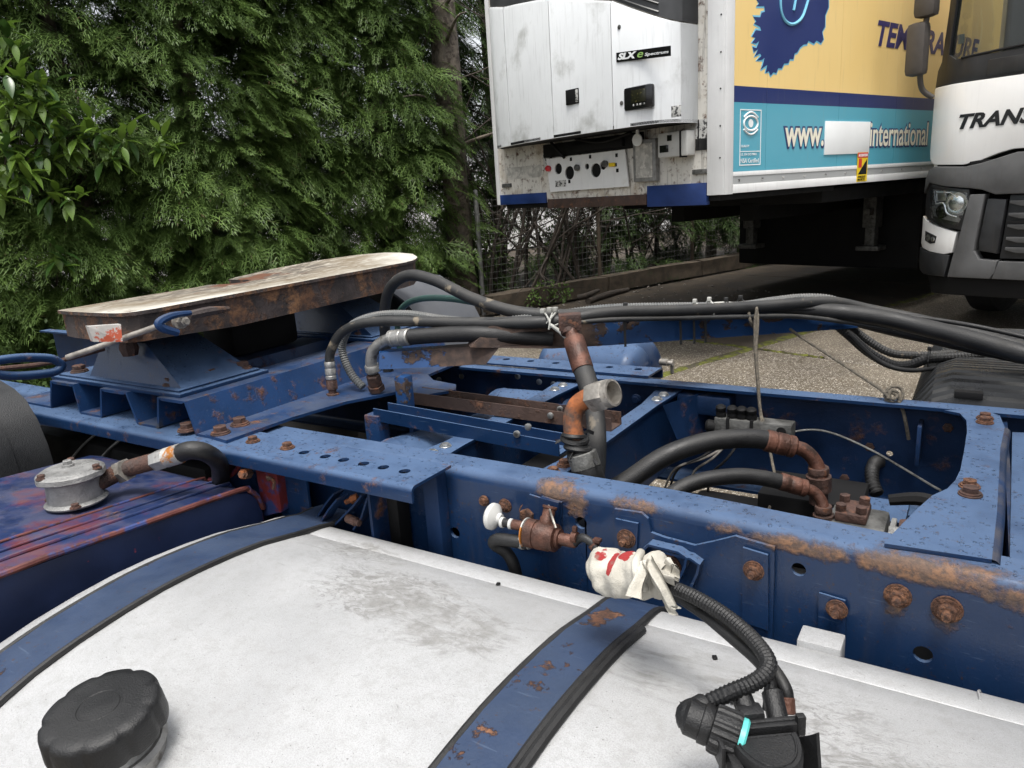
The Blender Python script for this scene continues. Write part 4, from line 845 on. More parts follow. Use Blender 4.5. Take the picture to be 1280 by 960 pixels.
# fat hose with silver elbow
e0 = (-1.443,1.517,0.887)
hose('hydraulic_hose', 'short fat black hose with a bright silver elbow standing on the mounting plate', 'hose',
     [(-1.281,1.498,1.045), (-1.178,1.529,1.051), (-1.072,1.560,1.050), (-0.935,1.654,1.026)], .0215, 'rubber', 18, group='hoses carried along the arm',
     fits=[seg((-1.281,1.498,1.045), (-1.353,1.498,1.037), .0235, 'alum', 'crimp_sleeve'),
           fit_tube([(-1.349,1.501,1.037), (-1.391,1.506,1.023), (-1.423,1.502,0.999), (-1.437,1.502,0.966), (-1.441,1.507,0.932)], .0165, 'alum', 'elbow'),
           fit_lathe([(.02, 0), (.022, .004), (.022, .018), (.018, .022)], (-1.438,1.505,0.956), axis((-1.438,1.505,0.956), e0), 'alum', 'collar'),
           fit_lathe([(.017, 0), (.0205, .004), (.0205, .032), (.017, .035), (.024, .036), (.024, .052)], (-1.440,1.506,0.927), axis((-1.440,1.506,0.927), e0), 'rust_brown', 'swivel_nut', 6)])
# right end bundle
hose('hydraulic_hose', 'thickest black hose sweeping from the arm tip to the right edge', 'hose',
     [(-0.627,1.949,1.058), (-0.504,2.051,1.052), (-0.374,2.131,1.040), (-0.237,2.154,1.025), (-0.122,2.136,1.005), (0.003,2.087,0.984), (0.131,2.038,0.957), (0.217,1.989,0.936)], [.016, .019, .022, .0225, .0225, .0225, .0225, .0225], 'hose', 18, group='hoses right of the arm tip')
hose('hydraulic_hose', 'black hose sagging under the thickest one at the right edge', 'hose',
     [(-0.270,2.187,1.003), (-0.180,2.178,0.984), (-0.085,2.172,0.967), (0.022,2.150,0.950), (0.170,2.152,0.923)], .0165, 'hose', 14, group='hoses right of the arm tip')
hose('corrugated_conduit', 'lower black conduit sagging below the arm tip', 'hose',
     [(-0.338,2.236,0.985), (-0.302,2.248,0.950), (-0.254,2.265,0.903), (-0.197,2.267,0.871), (-0.152,2.271,0.869), (-0.105,2.283,0.888), (-0.049,2.296,0.893), (0.043,2.332,0.897), (0.203,2.374,0.898)], .0135, 'hose', 12, rib=.04, pitch=.008, group='hoses right of the arm tip')
hose('corrugated_conduit', 'upper grey conduit sagging below the arm tip', 'hose',
     [(-0.318,2.319,0.971), (-0.275,2.334,0.930), (-0.210,2.338,0.890), (-0.149,2.351,0.881), (-0.071,2.377,0.883), (0.043,2.394,0.898), (0.205,2.442,0.915)], .0115, 'hose_grey', 12, rib=.05, pitch=.008, group='hoses right of the arm tip')
for i, (px, py, d) in enumerate(((1078, 432, 2.09), (1161, 449, 2.03))): pass
for lab, pts, r, mt_ in (('thin black cable wavering along the top of the hose bundle', [(-1.181,1.536,1.079), (-1.012,1.587,1.089), (-0.868,1.665,1.081), (-0.746,1.791,1.076), (-0.617,1.919,1.061), (-0.481,2.042,1.056), (-0.297,2.156,1.038), (-0.145,2.187,1.021), (-0.000,2.188,1.001), (0.152,2.178,0.969)], .006, 'rubber'),
        ('thin dusty cable running along the lower edge of the hose bundle', [(-0.892,1.622,1.073), (-0.794,1.698,1.074), (-0.674,1.833,1.059), (-0.526,1.973,1.044), (-0.406,2.083,1.030), (-0.256,2.158,1.000), (-0.122,2.164,0.977), (0.021,2.138,0.952), (0.153,2.116,0.924)], .0065, 'hose_grey'),
        ('thin cable drooping lowest from the arm tip to the right edge', [(-0.324,2.245,0.984), (-0.272,2.236,0.926), (-0.209,2.237,0.877), (-0.139,2.241,0.863), (-0.046,2.268,0.877), (0.079,2.304,0.888), (0.183,2.322,0.891)], .0065, 'rubber')):
    hose('electric_cable', lab, 'cable', pts, r, mt_, 10, group='thin cables among the hoses')
# white cable sleeves and ties on the arm
def tie_knot(p, mat, r=.02, label='', cat='cable tie', ax=None, head=True):
    p = Vector(p); t = thing('cable_tie', label, cat, tuple(p), group='cable ties round the hose bundle')
    a = Vector(ax or ad); u = a.cross(V(0, 0, 1)).normalized(); w = a.cross(u)
    m = MB(); ps = [p + (u * math.cos(q) * 1.25 + w * math.sin(q)) * r for q in [2 * PI * i / 14 for i in range(15)]]
    m.tube(ps, .0022, 6, 1, cap=False); m.build('strap', mat, t)
    if head: m = MB(); q = p + V(0, -.004, r + .003); m.box(q - V(.005, .005, .004), q + V(.005, .005, .007), .0012); m.build('tie_head', mat, t)
    return t
tie_knot((-0.776,1.772,1.076), 'tie_b', .022, 'small tie head on the arm just right of the upright hose')
tie_knot((-0.637,1.908,1.069), 'tie_w', .021, 'pale tie head left of the white cable sleeve on the arm')
tie_knot((-0.608,1.939,1.067), 'tie_w', .024, 'tallest pale tie head on the arm beside the white cable sleeve')
tie_knot((-0.576,1.983,1.063), 'tie_b', .021, 'tie head on the middle of the white cable sleeve')
tie_knot((-0.546,2.015,1.063), 'tie_b', .023, 'spread black tie ends just left of the hanging cord')
tie_knot((-0.103,2.278,0.889), 'tie_b', .026, 'black tie round the two sagging conduits at the right', ax=(1, 0, 0))
t = thing('cable_sleeve', 'white cable sleeve tied along the top of the arm left of the hanging cord', 'cable', (-0.627,1.951,1.066), group='white cables on the arm')
m = MB(); m.tube([(-0.638,1.943,1.063), (-0.610,1.965,1.073), (-0.576,1.998,1.071), (-0.538,2.032,1.060)], .009, 10); m.build('sleeve', 'tie_w', t)
t = thing('cable_sleeve', 'white cable sleeve bulging on the arm right of the upright hose', 'cable', (-0.758,1.822,1.081), group='white cables on the arm')
m = MB(); m.tube([(-0.797,1.783,1.076), (-0.759,1.822,1.083), (-0.726,1.854,1.079), (-0.689,1.875,1.068)], .007, 10); m.build('sleeve', 'tie_w', t)
t = thing('cable_tie', 'bunch of pale cable ties with loose tails left of the upright hose', 'cable tie', (-0.910,1.614,1.084), group='cable ties round the hose bundle')
m = MB()
for k in range(4):
    m.tube([(-0.944,1.634,1.100), (-0.914,1.597,1.097), (-0.899,1.593,1.072), (-0.876,1.591,1.057), (-0.863,1.591,1.050)] if k == 0 else ([(-0.923,1.648,1.103), (-0.905,1.598,1.091), (-0.905,1.587,1.065)] if k == 1 else ([(-0.904,1.589,1.069), (-0.873,1.588,1.082), (-0.859,1.612,1.090)] if k == 2 else [(-0.914,1.654,1.102), (-0.902,1.601,1.095), (-0.916,1.596,1.079)])), .0024, 6, 4)
for q in ((-0.936,1.616,1.106), (-0.922,1.626,1.108), (-0.910,1.634,1.108)): q = Vector(q); m.box(q - V(.006, .005, .005), q + V(.006, .005, .006), .001)
m.build('strap', 'tie_w', t)
m = MB(); m.tube([(-0.900,1.588,1.077), (-0.879,1.586,1.066), (-0.860,1.586,1.049), (-0.852,1.595,1.041)], .0045, 8, 5); m.build('tail', 'tie_w', t)

# upright hose with crimp and square-headed union
h = [(-0.670,1.320,0.781), (-0.668,1.342,0.810), (-0.683,1.384,0.858), (-0.708,1.432,0.905), (-0.734,1.465,0.950), (-0.771,1.504,0.993)]
hose('hydraulic_hose', 'grey upright hose with a rusty crimp and square union in front of the arm', 'hose', h, [.0215] * 4 + [.0235, .024], 'hose_grey', 18, group='capped hoses standing between the rails',
     fits=[seg((-0.768,1.499,0.991), (-0.814,1.544,1.054), .0255, 'copper', 'crimp_sleeve', False), seg((-0.809,1.538,1.043), (-0.831,1.560,1.083), .0165, 'copper', 'neck', False),
           fit_lathe([(.0195, 0), (.0205, .004), (.0205, .016), (.017, .018), (.0225, .022), (.0225, .03)], (-0.828,1.551,1.065), axis((-0.813,1.541,1.042), (-0.831,1.560,1.083)), 'rust_brown', 'collar', 18),
           lambda t: (lambda m: (m.box((-.028, -.022, -.021), (.026, .022, .018), .003, Matrix.Translation(Vector((-0.830,1.562,1.088)) + V(0, 0, .006)) @ Matrix.Rotation(.5, 4, 'Z')), m.build('square_union', 'rust_brown', t, 30)))(MB())])
# lower hose with orange rusted elbow and open nut
nz = axis((-0.664,1.312,0.985), (-0.596,1.302,1.007))
def open_nut(t):
    m = MB(); o = Vector((-0.660,1.315,0.984))
    m.lathe([(.018, 0), (.030, .003), (.0325, .012), (.0325, .042), (.030, .046)], o, nz, 6, cap=False); m.build('hex_nut', 'steel_dirty', t, 30)
    m = MB(); m.lathe([(.0295, .046), (.028, .060), (.0235, .061), (.0225, .036), (.002, .034)], o, nz, 30, cap=False); m.build('threaded_bore', 'steel_dirty', t, 40)
def tape(t):
    m = MB(); c = [Vector(q) for q in ((-0.689,1.290,0.905), (-0.681,1.285,0.891), (-0.674,1.284,0.873), (-0.669,1.283,0.859))]
    for i in range(9):
        f = i / 8 * 2.999; j = int(f); o = c[j].lerp(c[j + 1], f - j); ax = Vector((.25 * math.sin(i * 2.3), .25 * math.cos(i * 1.7), 1))
        r = .0245 + .004 * math.sin(i * 1.9); m.lathe([(r, -.004), (r + .0025, 0), (r, .005)], o, ax, 18)
    for i in range(5):
        o = c[i % 4]; a = i * 1.25 + 2.2; d = V(math.cos(a), math.sin(a), .1 * math.sin(i * 3)); m.sheet([o + d * .02, o + d * .032 + V(0, 0, .004), o + d * .045 + V(0, 0, -.003)], (0, .004, .006), .001)
    m.build('tape_wrap', 'rubber', t, 30)
hose('hydraulic_hose', 'fat hose wrapped with tape, orange rusty elbow and big open nut on top', 'hose', [(-0.637,1.287,0.745), (-0.647,1.285,0.798), (-0.657,1.283,0.836), (-0.668,1.285,0.863)], [.033, .032, .030, .028], 'rubber', 20, group='capped hoses standing between the rails',
     fits=[seg((-0.659,1.284,0.841), (-0.670,1.286,0.872), .0315, 'cast_dark', 'crimp_sleeve', False), fit_tube([(-0.680,1.288,0.881), (-0.692,1.296,0.912), (-0.696,1.303,0.941), (-0.689,1.309,0.964), (-0.670,1.313,0.980), (-0.652,1.315,0.987)], .0205, 'orange_rust', 'elbow', 18), open_nut, tape])
# two black hoses running to the pump
def bent(pts, r): return fit_tube(pts, r, 'copper', 'bent_pipe', 14)
e = (-0.262,1.622,0.748)
hose('hydraulic_hose', 'upper black hose curving to a copper elbow inside the frame', 'hose', [(-0.728,1.285,0.710), (-0.618,1.378,0.779), (-0.549,1.437,0.829), (-0.481,1.500,0.850), (-0.411,1.558,0.850), (-0.370,1.587,0.842)], .0215, 'hose', 18, group='black hoses inside the frame',
     fits=[seg((-0.373,1.586,0.842), (-0.316,1.616,0.823), .0245, 'copper', 'crimp_sleeve'), bent([(-0.321,1.614,0.825), (-0.298,1.626,0.815), (-0.279,1.632,0.795), (-0.265,1.629,0.768), (-0.262,1.623,0.752)], .0155),
           fit_lathe([(.0215, 0), (.0225, .003), (.0225, .012), (.019, .013), (.019, .019), (.027, .020), (.027, .054), (.02, .056), (.02, .085)], (-0.267,1.628,0.779), (.03, .05, -1), 'rust_brown', 'swivel_nut', 12)])
hose('hydraulic_hose', 'lower black hose curving to a copper elbow inside the frame', 'hose', [(-0.545,1.290,0.744), (-0.488,1.343,0.796), (-0.445,1.388,0.810), (-0.393,1.434,0.810), (-0.352,1.464,0.802), (-0.316,1.489,0.789)], .0165, 'hose', 16, group='black hoses inside the frame',
     fits=[seg((-0.319,1.488,0.791), (-0.270,1.514,0.772), .0185, 'copper', 'crimp_sleeve'), bent([(-0.274,1.512,0.774), (-0.255,1.521,0.763), (-0.240,1.519,0.745), (-0.233,1.511,0.724)], .012),
           fit_lathe([(.0165, 0), (.0175, .003), (.0175, .012), (.0155, .013), (.0155, .018), (.021, .019), (.021, .05)], (-0.236,1.514,0.740), (.05, .05, -1), 'rust_brown', 'swivel_nut', 12)])
# valve block on the far rail with small lines
vb = thing('valve_block', 'small grey valve block with black plugs on the far rail', 'valve', (-0.463,1.899,0.752))
m = MB(); A = Vector((-0.475,1.893,0.757)); 
m.box(A + V(-.10, -.02, -.035), A + V(.10, .03, .03), .005); vbo = m.build('block', 'cast_dark', vb)
m = MB(); 
for dx in (-.062, .0): m = MB(); m.box(A + V(dx - .004, -.025, -.038), A + V(dx + .004, .031, .033), .001); m.build('joint', 'black', vb)
for dx, s in ((-.085, .9), (-.055, 1), (-.03, 1.), (-.005, .9)):
    m = MB(); o = A + V(dx, .0, .025); m.lathe([(.013, 0), (.014, .015), (.012, .022), (.0135, .024), (.0135, .034), (.009, .038)], o, (0, -.2, 1), 14); m.build('plug', 'black', vb)
m = MB(); m.lathe([(.017, 0), (.018, .02), (.012, .026)], A + V(-.10, -.005, 0), (-1, -.2, .1), 14); m.build('end_plug', 'black', vb); m = MB(); m.lathe([(.012, 0), (.012, .004)], A + V(.075, -.021, .012), (0, -1, 0), 14); m.build('end_plug', 'black', vb)
for k, (dx, ex) in enumerate(((-.07, -.16), (-.055, -.12), (-.03, -.09), (-.045, -.2))):
    m = MB(); o = A + V(dx, -.015, -.03); m.tube([o, o + V(ex * .35, -.02, -.05), o + V(ex * .8, -.01, -.10), o + V(ex, .0, -.18)], .0035, 6); m.build('thin_line', 'steel_dirty' if k % 2 else 'rubber', vb)
# braided cable from valve block along the inside of the far rail
t = thing('steel_line', 'thin bowed line running from the valve block to the right cross member', 'cable', (-0.393,1.920,0.752))
m = MB(); m.tube([(-0.393,1.920,0.752), (-0.339,1.945,0.759), (-0.279,1.934,0.757), (-0.192,1.909,0.734), (-0.117,1.865,0.713), (-0.055,1.793,0.708), (-0.037,1.757,0.714)], .0028, 6); m.build('line', 'cast_dark', t)
t = thing('corrugated_conduit', 'short black corrugated elbow inside the far rail', 'hose', (-0.177,1.985,0.630))
m = MB(); m.tube([(-0.174,2.055,0.650), (-0.186,1.972,0.684), (-0.189,1.908,0.683), (-0.182,1.870,0.664), (-0.168,1.848,0.646)], .0155, 12, 6, rib=.09, pitch=.009); m.build('corrugated_tube', 'rubber', t)
# pump casting with rusty bolts
pm = thing('pump', 'oily grey pump casting with rusty cover inside the frame', 'pump', (-0.154,1.535,0.715))
m = MB(); B = Vector((-0.153,1.533,0.707)); m.box(B + V(-.075, -.05, -.14), B + V(.035, .07, .008), .012); m.lathe([(.04, -.1), (.042, .02), (.03, .03)], B + V(.09, .01, -.06), (.2, -.2, 1), 18); m.build('body', 'cast_dark', pm)
m = MB(); m.box(B + V(-.06, -.03, .008), B + V(.0, .05, .028), .006)
for dx, dy in ((-.05, -.015), (-.012, -.015), (-.05, .035), (-.012, .035)): m.lathe([(.011, .026), (.011, .042), (.006, .044)], B + V(dx, dy, 0), (0, 0, 1), 6)
m.build('cover', 'rust_brown', pm, 30)
m = MB(); m.tube([B + V(.03, .07, .03), B + V(.09, .07, .042), B + V(.14, .05, .03), B + V(.15, .0, -.005), B + V(.14, -.02, -.04)], [.012, .015, .015, .014, .012], 8); m.build('rubber_flap', 'black', pm)
m = MB(); m.tube([B + V(.06, .02, -.01), B + V(.11, .02, .0), B + V(.15, .06, -.01)], .022, 12); m.build('pipe', 'rust_brown', pm)
m = MB(); m.lathe([(.016, 0), (.016, .10)], B + V(.04, -.02, -.005), (1, .1, .05), 16); m.lathe([(.026, 0), (.028, .01), (.028, .07), (.02, .08)], B + V(.075, -.035, -.10), (.1, -.1, 1), 18); m.box(B + V(.04, -.06, -.12), B + V(.05, .03, .01), .002); m.build('valve_body', 'cast', pm)
m = MB(); m.box(B + V(-.11, .10, -.05), B + V(.06, .22, -.03), .003); m.build('bracket', 'blue', pm)
m = MB(); m.box(B + V(-.25, .12, -.13), B + V(-.03, .28, -.02), .006); m.build('black_housing', 'black', pm)

# ropes
t = thing('cord', 'old grey cord looped over the arm and hanging down to the valve block', 'cord', (-0.516,2.021,1.060))
m = MB(); m.tube([(-0.506,2.032,0.995), (-0.510,1.979,1.031), (-0.521,2.000,1.062), (-0.517,2.024,1.073), (-0.499,1.996,1.063), (-0.497,1.975,1.032), (-0.489,1.951,0.955), (-0.477,1.931,0.885), (-0.463,1.907,0.816), (-0.449,1.879,0.777)], .0042, 8, 5)
m.tube([(-0.513,2.026,1.069), (-0.495,1.989,1.051), (-0.489,1.969,1.014), (-0.486,1.947,0.956), (-0.473,1.925,0.876), (-0.459,1.900,0.807), (-0.442,1.883,0.773)], .0038, 8, 5)
m.tube([(-0.424,1.855,0.727), (-0.403,1.801,0.705), (-0.386,1.747,0.696), (-0.376,1.684,0.670), (-0.372,1.616,0.638)], .0036, 8, 5); m.build('braid', 'cord', t)
t = thing('cord', 'grey cord running from the arm down to a knot on the far rail', 'cord', (-0.421,2.118,0.976))
m = MB(); m.tube([(-0.444,2.121,0.995), (-0.419,2.107,0.978), (-0.295,2.047,0.919), (-0.190,1.978,0.874)], .0042, 8, 5)
m.tube([(-0.147,1.951,0.856), (-0.135,1.951,0.833), (-0.126,1.948,0.802), (-0.118,1.964,0.755)], .0042, 8, 5); m.build('braid', 'cord', t)
m = MB(); m.tube([(-0.177,1.960,0.867), (-0.166,1.971,0.882), (-0.148,1.977,0.882), (-0.138,1.973,0.868), (-0.144,1.957,0.851), (-0.162,1.951,0.849), (-0.176,1.958,0.862), (-0.166,1.951,0.875), (-0.151,1.952,0.868), (-0.144,1.953,0.856)], .0042, 8, 5)
m.tube([(-0.192,1.977,0.876), (-0.172,1.951,0.868), (-0.155,1.941,0.860), (-0.148,1.955,0.871), (-0.162,1.948,0.880), (-0.167,1.939,0.861)], .0042, 8, 5); m.build('knot', 'cord', t)

# test valve with rusty body, white cap, loops of hose
va = thing('drain_valve', 'rusty round valve with a white mushroom cap on the near rail', 'valve', (-0.654,1.090,0.775))
c = Vector((-0.657,1.095,0.773)); ax = (1, .05, .0)
m = MB(); m.lathe([(.022, -.036), (.0275, -.034), (.0275, -.016), (.0255, -.015), (.0255, -.013), (.0275, -.012), (.0275, .012), (.026, .014), (.026, .026), (.018, .028), (.018, .034)], c, ax, 28); m.build('body', 'copper', va, 40)
m = MB(); m.lathe([(.0265, -.0395), (.0285, -.039), (.0285, -.0365), (.0265, -.036)], c, ax, 28); m.build('gasket', 'galv', va, 40)
m = MB(); m.lathe([(.014, 0), (.0145, .012), (.012, .016), (.012, .03), (.0145, .032), (.0145, .036)], c + V(0, .01, .018), (.05, .5, 1), 16); m.build('top_port', 'copper', va)
m = MB(); m.lathe([(.012, .028), (.012, .065), (.010, .068)], c, ax, 16); m.build('side_pipe', 'copper', va)
m = MB(); m.lathe([(.010, -.036), (.010, -.066)], c + V(0, .0, .012), ax, 14); m.build('cap_stem', 'copper', va)
w = c + V(0, -.0, .012)
m = MB(); m.lathe([(.007, -.066), (.0105, -.068), (.0105, -.073), (.006, -.074)], w, ax, 16); m.lathe([(.0105, -.086), (.0105, -.092), (.006, -.093)], w, ax, 16); m.lathe([(.009, -.094), (.011, -.100), (.022, -.106), (.0265, -.110), (.0265, -.118), (.023, -.122), (.0, -.123)], w, (1, .0, -.05), 28); m.build('white_cap', 'white_pl', va)
m = MB(); m.lathe([(.0085, -.074), (.0085, -.086)], w, ax, 14); m.build('seal', 'rubber', va)
lo = c + V(-.035, -.008, -.018)
m = MB(); m.tube([lo + V(.004, 0, 0), lo + V(-.03, -.005, .0), lo + V(-.062, -.005, -.004), lo + V(-.075, .0, -.018), lo + V(-.058, .015, -.040), lo + V(-.045, .02, -.07), lo + V(-.045, .03, -.12)], .0125, 12, 6); m.build('drain_hose', 'rubber', va)
m = MB(); m.lathe([(.0145, -.012), (.0145, -.004)], lo, (1, 0, 0), 14); m.lathe([(.012, .0), (.012, .016)], lo + V(-.008, 0, 0), (1, 0, 0), 8); m.build('hose_clamp', 'cast', va)
m = MB(); g0, g1, g2, g3 = c + V(.065, 0, 0), Vector((-0.573,1.090,0.789)), Vector((-0.548,1.085,0.782)), Vector((-0.521,1.060,0.771)); m.tube([g0, g1, g2, g3, (-0.492,1.040,0.769)], .008, 10, 6); m.build('outlet_hose', 'hose', va)
m = MB(); m.lathe([(.0105, -.005), (.0105, .005)], Vector((-0.589,1.090,0.787)), (1, 0, 0), 14); m.box(Vector((-0.588,1.090,0.792)) + V(-.004, -.004, .006), Vector((-0.588,1.090,0.792)) + V(.004, .004, .016), .001); m.lathe([(.0105, -.005), (.0105, .005)], Vector((-0.547,1.085,0.781)), (.7, 0, -.7), 14); m.box(Vector((-0.545,1.085,0.785)) + V(-.002, -.008, .006), Vector((-0.545,1.085,0.785)) + V(.012, .004, .012), .001); m.build('pipe_clip', 'copper', va)
m = MB(); m.tube([(-0.664,1.130,0.819), (-0.629,1.080,0.825), (-0.613,1.065,0.811)], .0022, 6, 4); m.build('wire_tie', 'steel_dirty', va)

# rag wrapped round the cables: one crumpled cloth tube with a loose tail
rg = thing('rag', 'white cotton rag with red print knotted round the cable bundle', 'rag', (-0.367,0.836,0.890))
path = [Vector(q) for q in ((-0.438,0.856,0.866), (-0.425,0.861,0.873), (-0.403,0.858,0.877), (-0.378,0.851,0.881), (-0.354,0.844,0.889), (-0.332,0.842,0.895), (-0.313,0.837,0.898))]
rad = [.016, .029, .0315, .029, .027, .025, .0195]
m = MB(); PP = []; nseg = 44; nr = 40
for i in range(nseg + 1):
    f = i / nseg * (len(path) - 1); j = min(int(f), len(path) - 2); t_ = f - j; PP.append((path[j].lerp(path[j + 1], t_), rad[j] + (rad[j + 1] - rad[j]) * t_))
vs = []; fs = []
import mathutils
nz3 = mathutils.noise.noise
for i, (p, r) in enumerate(PP):
    tg = (PP[min(i + 1, nseg)][0] - PP[max(i - 1, 0)][0]).normalized(); u = tg.cross(V(0, 0, 1)).normalized(); w = u.cross(tg)
    for k in range(nr):
        a = 2 * PI * k / nr; q = p + (u * math.cos(a) + w * math.sin(a)) * r
        dn = -.009 * abs(nz3(q * 24 + V(2, 5, 1))) + .004 + .0045 * nz3(q * 34) + .0035 * nz3(q * 70 + V(3, 1, 2)) + .003 * math.sin(i * .62 + 1.7 * math.sin(a + i * .07)) * (1 if i > 14 else .45)
        vs.append(q + (u * math.cos(a) + w * math.sin(a)) * dn)
for i in range(nseg):
    for k in range(nr): fs.append((i * nr + k, i * nr + (k + 1) % nr, (i + 1) * nr + (k + 1) % nr, (i + 1) * nr + k))
fs.append(tuple(range(nr))[::-1]); m.add(vs, fs); m.build('wrap', 'rag', rg, 180)
def cloth(cs, w0, w1, nrm, seed, amp=.006, th=.0022):
    """folded strip along curve cs, width w0->w1"""
    cs = [Vector(c) for c in cs]; m = MB(); N, K = 26, 16; vs = []
    for i in range(N + 1):
        f = i / N * (len(cs) - 1); j = min(int(f), len(cs) - 2); p = cs[j].lerp(cs[j + 1], f - j)
        tg = (cs[min(j + 1, len(cs) - 1)] - cs[j]).normalized(); s = tg.cross(Vector(nrm)).normalized(); w = w0 + (w1 - w0) * i / N
        for k in range(K + 1):
            q = p + s * w * (k / K - .5); fold = amp * math.sin(k / K * PI * 2.6 + seed + i * .08) + amp * .5 * nz3(q * 60 + V(seed, 0, 0)); vs.append(q + Vector(nrm).normalized() * fold)
    fs = [(i * (K + 1) + k, i * (K + 1) + k + 1, (i + 1) * (K + 1) + k + 1, (i + 1) * (K + 1) + k) for i in range(N) for k in range(K)]
    n = len(vs); nn = Vector(nrm).normalized() * th
    m.add(vs + [v - nn for v in vs], fs + [tuple(x + n for x in f)[::-1] for f in fs]); return m
cloth([(-0.341,0.821,0.927), (-0.335,0.798,0.921), (-0.338,0.780,0.908), (-0.339,0.771,0.900)], .016, .030, (-.3, -.8, .5), 1., .006).build('loose_tail', 'rag', rg, 180)
cloth([(-0.338,0.819,0.928), (-0.319,0.797,0.923), (-0.305,0.789,0.908), (-0.295,0.789,0.886), (-0.290,0.797,0.879)], .020, .012, (-.2, -.8, .6), 2.4, .006).build('loose_tail', 'rag', rg, 180)
cloth([(-0.323,0.831,0.920), (-0.309,0.820,0.916), (-0.298,0.820,0.912)], .03, .018, (0, -.6, .8), .4, .007).build('fold', 'rag', rg, 180)
m = MB(); m.tube([(-0.359,0.850,0.920), (-0.351,0.814,0.923), (-0.344,0.802,0.910), (-0.340,0.816,0.888)], .006, 10, 6); m.build('knot', 'rag', rg, 180)

# suzi cables ending in a connector lying on the tank
cb = thing('cable_with_connector', 'black corrugated cables with a capped plug lying on the tank', 'cable', (-0.148,0.656,0.844))
def zt(y):
    for (a, b), (c_, d_) in zip(PROF[5:], PROF[6:]):
        if a <= y <= c_: return b + (d_ - b) * (y - a) / max(c_ - a, 1e-6)
    return .75
K1 = [(-0.330,0.848,0.890), (-0.310,0.830,0.892), (-0.269,0.809,0.897), (-0.227,0.787,0.897), (-0.187,0.757,0.895), (-0.162,0.729,0.891), (-0.161,0.709,0.887), (-0.171,0.690,0.884), (-0.185,0.674,0.881), (-0.200,0.662,0.874), (-0.212,0.653,0.867)]
m = MB(); m.tube(K1, .0088, 14, 7, rib=.075, pitch=.0050); m.build('corrugated_cable', 'plastic', cb, 20)
K2 = [(-0.330,0.854,0.873), (-0.300,0.837,0.873), (-0.259,0.809,0.876), (-0.215,0.776,0.876), (-0.175,0.746,0.874), (-0.160,0.729,0.867), (-0.156,0.716,0.855), (-0.155,0.707,0.844)]
m = MB(); m.tube(K2, .0072, 12, 7); m.build('smooth_cable', 'hose', cb, 70)
K3 = [(-0.331,0.855,0.877), (-0.297,0.834,0.877), (-0.247,0.805,0.877), (-0.200,0.774,0.876), (-0.164,0.747,0.873), (-0.145,0.731,0.863), (-0.140,0.725,0.851), (-0.138,0.717,0.841)]
m = MB(); m.tube(K3, .0075, 12, 7); m.build('smooth_cable', 'hose', cb, 70)
m = MB(); d0 = axis((-0.141,0.725,0.854), (-0.139,0.720,0.846)); m.lathe([(.0078, 0), (.0088, .001), (.0088, .016), (.0078, .017)], (-0.141,0.725,0.855), d0, 14); m.build('copper_ferrule', 'copper', cb)
# elbow plug
q0, q1, q2 = Vector((-0.214,0.651,0.866)), Vector((-0.215,0.636,0.861)), Vector((-0.198,0.637,0.859))
m = MB(); m.lathe([(.010, -.012), (.0125, -.008), (.0125, .012), (.0145, .014)], q0, axis(K1[-2], K1[-1]), 18); m.tube([q0, Vector((-0.218,0.639,0.865)), q1], [.0125, .0155, .0165], 18, 5); m.build('elbow_backshell', 'plastic', cb, 50)
pax = axis((-0.218,0.635,0.864), (-0.183,0.639,0.856)); pl = pax
o = Vector((-0.220,0.636,0.865))
m = MB(); m.lathe([(.014, -.004), (.0185, 0), (.0185, .014), (.0205, .015), (.0205, .0225), (.0185, .0265)], o, pl, 28); m.build('plug_body', 'plastic', cb, 40)
m = MB(); m.lathe([(.0190, .0245), (.0225, .026), (.0235, .03), (.0235, .049), (.0225, .052)], o, pl, 60, wob=lambda a, j: 1 + .05 * (1 if math.sin(a * 15) > 0 else -.4)); m.build('knurled_ring', 'plastic', cb, 25)
m = MB(); m.lathe([(.0185, .050), (.0215, .052), (.0215, .057), (.0195, .059)], o, pl, 30); m.build('teal_ring', 'teal', cb, 40)
# socket housing, with sprung lid
H0 = Vector((-0.151,0.654,0.852))
ex = axis((-0.183,0.639,0.861), (-0.129,0.677,0.872)); ex = Vector((ex.x, ex.y, 0)).normalized()
Mh = basis(H0, ex, V(-ex.y, ex.x, 0)) @ Matrix.Diagonal((.74, .80, .80, 1))
m = MB(); m.box((-.056, -.003, -.045), (.054, .005, .018), .002, Mh); m.box((-.055, -.055, -.05), (-.040, .0, .002), .004, Mh); m.build('socket_flange', 'plastic', cb, 40)
def dshape(k, dz, cx=0.):
    pts = []
    for i in range(25):
        a = PI * i / 24; pts.append((cx + .047 * k * math.cos(a), -.010 - .062 * k * math.sin(a) - (1 - k) * .01))
    return pts
m = MB(); d_ = dshape(1, 0)
lo = [Mh @ V(x, y, -.055) for x, y in d_]; hi = [Mh @ V(x, y, .008) for x, y in d_]; hi2 = [Mh @ V(x * .94, y * .95 - .001, .013) for x, y in d_]
n = len(d_); vs = lo + hi + hi2
fs = [(r * n + i, r * n + (i + 1) % n, (r + 1) * n + (i + 1) % n, (r + 1) * n + i) for r in (0, 1) for i in range(n)] + [tuple(range(n))[::-1], tuple(2 * n + i for i in range(n))]
m.add(vs, fs); m.build('socket_lid', 'plastic', cb, 30)
m = MB(); pts = [Mh @ V(x * .80, y * .80 - .005, .0134) for x, y in d_]; m.tube(pts + pts[:1], .0012, 6, 1); m.build('lid_rim', 'plastic', cb)
